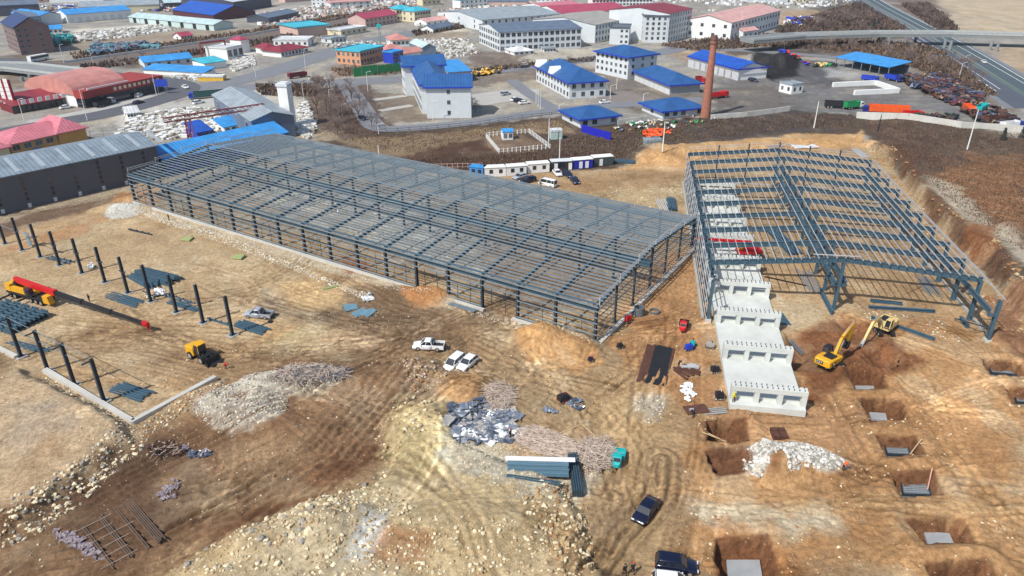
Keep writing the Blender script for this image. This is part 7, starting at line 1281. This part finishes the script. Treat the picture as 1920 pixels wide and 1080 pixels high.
grove([(1700, 20), (1740, 20), (1790, 50), (1760, 56)], 14, 'bare tree on the far side of the highway', 106, (1.3, 1.9)); grove([(850, 142), (940, 122), (1120, 114), (1124, 122), (960, 134)], 14, 'bare young tree along the road behind the compound', 107, (.5, .8)); grove([(870, 188), (900, 200), (905, 215), (880, 212)], 9, 'bare dark bush at the end of the white gable wing', 108, (.5, .8))
grove([(560, 78), (640, 72), (650, 84), (590, 92)], 10, 'bare tree behind the crimson roofed houses', 109, (.6, 1)); grove([(780, 56), (880, 44), (880, 50), (790, 62)], 10, 'bare roadside tree before the far villas', 110, (.6, .9)); grove([(640, 128), (700, 122), (740, 128), (700, 138), (640, 140)], 10, 'bare bush around the ochre building', 111, (.4, .7)); grove([(200, 112), (270, 104), (270, 122), (230, 130)], 10, 'bare bush between canal and V shaped shed', 112, (.6, .9)); grove([(480, 165), (570, 162), (575, 178), (490, 180)], 16, 'bare bush strip above the slate workshop', 113, (.4, .7))
grove([(1140, 260), (1300, 232), (1500, 222), (1600, 228), (1560, 244), (1300, 262), (1180, 272)], 16, 'low bare bush in the brown scrub behind the halls', 114, (.3, .55)); grove([(1620, 236), (1900, 262), (1920, 300), (1700, 280)], 12, 'low bare bush on the slope below the yard wall', 115, (.3, .55)); grove([(730, 285), (860, 262), (905, 300), (820, 312)], 10, 'low bare bush on the dark earth behind the long hall', 116, (.35, .6)); grove([(800, 15), (1000, -10), (1100, -14), (1100, -6), (900, 16)], 16, 'distant bare tree among the far houses', 117, (.8, 1.2)); grove([(1230, 88), (1340, 76), (1330, 84), (1240, 96)], 8, 'bare bush on the bank before the office block', 118, (.4, .7))
for a, s_ in (((1646, 84), 1.1), ((1652, 82), .8), ((1715, 82), 1.0), ((1636, 56), 1.2), ((1645, 50), 1.0), ((1880, 262), .7), ((1916, 258), .8)): tree(a, 'small dark conifer near the highway side', 'c', s_, 'small dark conifers')
# dry grass and scrub: short blades over the slopes
def scrub(poly, n_, h0, h1, ms, label, seed, w=.35):
    a, z = inpoly(poly, n_, seed); g = fbm(a[:, 0], a[:, 1], 7, seed, 3); q = random.Random(seed); mb = MB(); V = []; F = []; MI = []
    for i in range(n_):
        if g[i] < -.5: continue
        h = q.uniform(h0, h1); t = q.uniform(0, PI); c, s = math.cos(t)*w*h, math.sin(t)*w*h; x, y, zz = a[i, 0], a[i, 1], z[i]; lx, ly = q.gauss(0, .25)*h, q.gauss(0, .25)*h
        mb.add([(x-c, y-s, zz-.05), (x+c, y+s, zz-.05), (x+lx+c*.4, y+ly+s*.4, zz+h), (x+lx-c*.7, y+ly-s*.7, zz+h*.8)], [(0, 1, 2, 3)], q.randrange(len(ms)))
    return tag(obj('scrub', mb, ms), label, 'scrub', kind='stuff')
b1 = mat('scrub_brown', (98, 80, 68), 1, 0, .25, .5); b2 = mat('scrub_dark', (74, 63, 58), 1, 0, .25, .5); b3 = mat('scrub_tan', (124, 100, 76), 1, 0, .25, .5); b4 = mat('scrub_rust', (132, 92, 66), 1, 0, .25, .5)
b5 = mat('dry_grass_gold', (140, 108, 78), 1, 0, .25, .5)
scrub([(1150, 310), (1240, 270), (1500, 240), (1600, 240), (1600, 215), (1480, 215), (1320, 225), (1150, 245), (1060, 262), (870, 300), (760, 300), (870, 318)], 14000, .15, .55, [b1, b2, b1, b3], 'low brown scrub behind both halls', 121); scrub([(1620, 228), (1930, 258), (1930, 520), (1860, 480), (1760, 400), (1690, 310), (1640, 270)], 15000, .12, .42, [b1, b2, b1, b1, b3, b4], 'brown and rust coloured scrub on the right slope', 122); scrub([(1760, 340), (1920, 300), (1930, 470), (1860, 450)], 7000, .12, .4, [b4, b3, b5], 'rust coloured dry grass at the right edge', 123)
scrub([(640, 262), (720, 250), (860, 244), (1060, 222), (1080, 248), (900, 258), (760, 290)], 2500, .15, .4, [b3, b1], 'dry grass on the slope below the compound fence', 124, .6); scrub([(590, 250), (580, 180), (660, 170), (730, 240), (690, 262)], 2500, .15, .5, [b1, b3], 'undergrowth of the bare grove', 125)

s1 = 'dark brushy strip '
scrub([(130, 102), (300, 84), (560, 42), (760, 8), (760, 14), (560, 50), (300, 92), (140, 112)], 3500, .5, 2.0, [b1, b2, b3], s1+'on the far bank of the canal', 131); scrub([(150, 124), (300, 106), (460, 80), (620, 52), (720, 28), (720, 36), (620, 60), (460, 90), (300, 114), (150, 134)], 3500, .5, 2.0, [b1, b2, b1], s1+'on the near bank of the canal', 132)
scrub([(770, 60), (880, 44), (970, 40), (970, 46), (880, 52), (780, 68)], 1200, .6, 2.4, [b2, b1], s1+'along the road to the far villas', 133); scrub([(870, 134), (1000, 118), (1130, 108), (1130, 114), (1000, 124), (880, 141)], 900, .4, 1.5, [b1, b2], s1+'behind the compound road', 134)
scrub([(1240, 86), (1340, 72), (1440, 66), (1640, 78), (1740, 88), (1780, 104), (1700, 106), (1600, 98), (1440, 88), (1300, 96)], 6000, .5, 2.2, [b1, b2, b3, b1], s1+'under and before the long bridge', 135); scrub([(1450, 60), (1500, 40), (1560, 20), (1610, 6), (1700, 56), (1500, 68)], 6000, .6, 3, [b1, b2, b1], s1+'in the wood left of the highway', 136)
scrub([(1690, 10), (1740, 8), (1800, 58), (1760, 60)], 2500, .6, 3, [b1, b2], s1+'on the far side of the highway', 137); scrub([(1650, 108), (1780, 108), (1870, 180), (1830, 180), (1720, 130)], 4000, .3, 1.6, [b1, b3, b2], s1+'between yard road and highway', 138); scrub([(480, 162), (580, 158), (600, 172), (580, 182), (490, 180)], 900, .5, 2, [b1, b2, b3], s1+'above the slate workshop', 139); scrub([(620, 130), (740, 122), (780, 128), (760, 140), (640, 144)], 1200, .3, 1.3, [b1, b3], s1+'around the ochre building', 140)
for args in (('wide grey blue hall at the top left corner', (-60, 34), (76, 27), 30, 14, 'gable_x', walld, 'slate'), ('white walled shed with sky blue roof before the slate hall corner', (84, 64), (118, 62), 10, 56, 'gable_x', wallw, 'azure'), ('small white shed right of the long sky blue roof', (262, 44), (300, 41), 12, 36, 'gable_x', wallw, 'pale'), ('tiny house with crimson roof by the canal end of the white stones', (340, 74), (362, 71), 8, 69, 'gable_x', wallw, 'crimson'),
 ('little white office beside the stone yard under the gantry', (240, 222), (262, 219), 6, 214, 'gable_x', wallw, 'white'), ('small blue box roofed store in the stone yard', (372, 262), (400, 256), 8, 250, 'mono', blue, 'bright'), ('azure lean-to above the deep blue gable hall', (422, 250), (468, 240), 6, 240, 'mono', wallw, 'azure'), ('low grey store between filling station and villas', (622, 82), (650, 78), 10, 74, 'flat', wallg, 'grey'),
 ('long white house with slate roof left of the works', (812, 62), (852, 54), 10, 55, 'gable_x', wallw, 'slate'), ('white house with rose roof left of the works', (800, 50), (842, 44), 12, 42, 'gable_x', wallw, 'rose'), ('low pavilion with white tent roofs before the works', (964, 104), (1002, 101), 12, 98, 'hip', wallw, 'white'), ('grey guardhouse at the lower end of the works', (1020, 98), (1042, 97), 6, 92, 'flat', wallg, 'grey')):
    bld(args[0], args[1], args[2], args[3], args[4], args[5], args[6], args[7], 2, .4, 1, 4, 1)
# ================================================================== AIR
m = MB(); m.box(-1500, 1500, -250, 1600, -6, 75); hz = obj('haze', m, []); tag(hz, kind='stuff'); hm = bpy.data.materials.new('air'); hm.use_nodes = True; n = hm.node_tree.nodes; n.remove(n['Principled BSDF'])
v = n.new('ShaderNodeVolumePrincipled'); v.inputs['Color'].default_value = (.86, .92, 1, 1); v.inputs['Density'].default_value = .00013; v.inputs['Anisotropy'].default_value = .3
hm.node_tree.links.new(v.outputs[0], n['Material Output'].inputs['Volume']); hz.data.materials.append(hm)
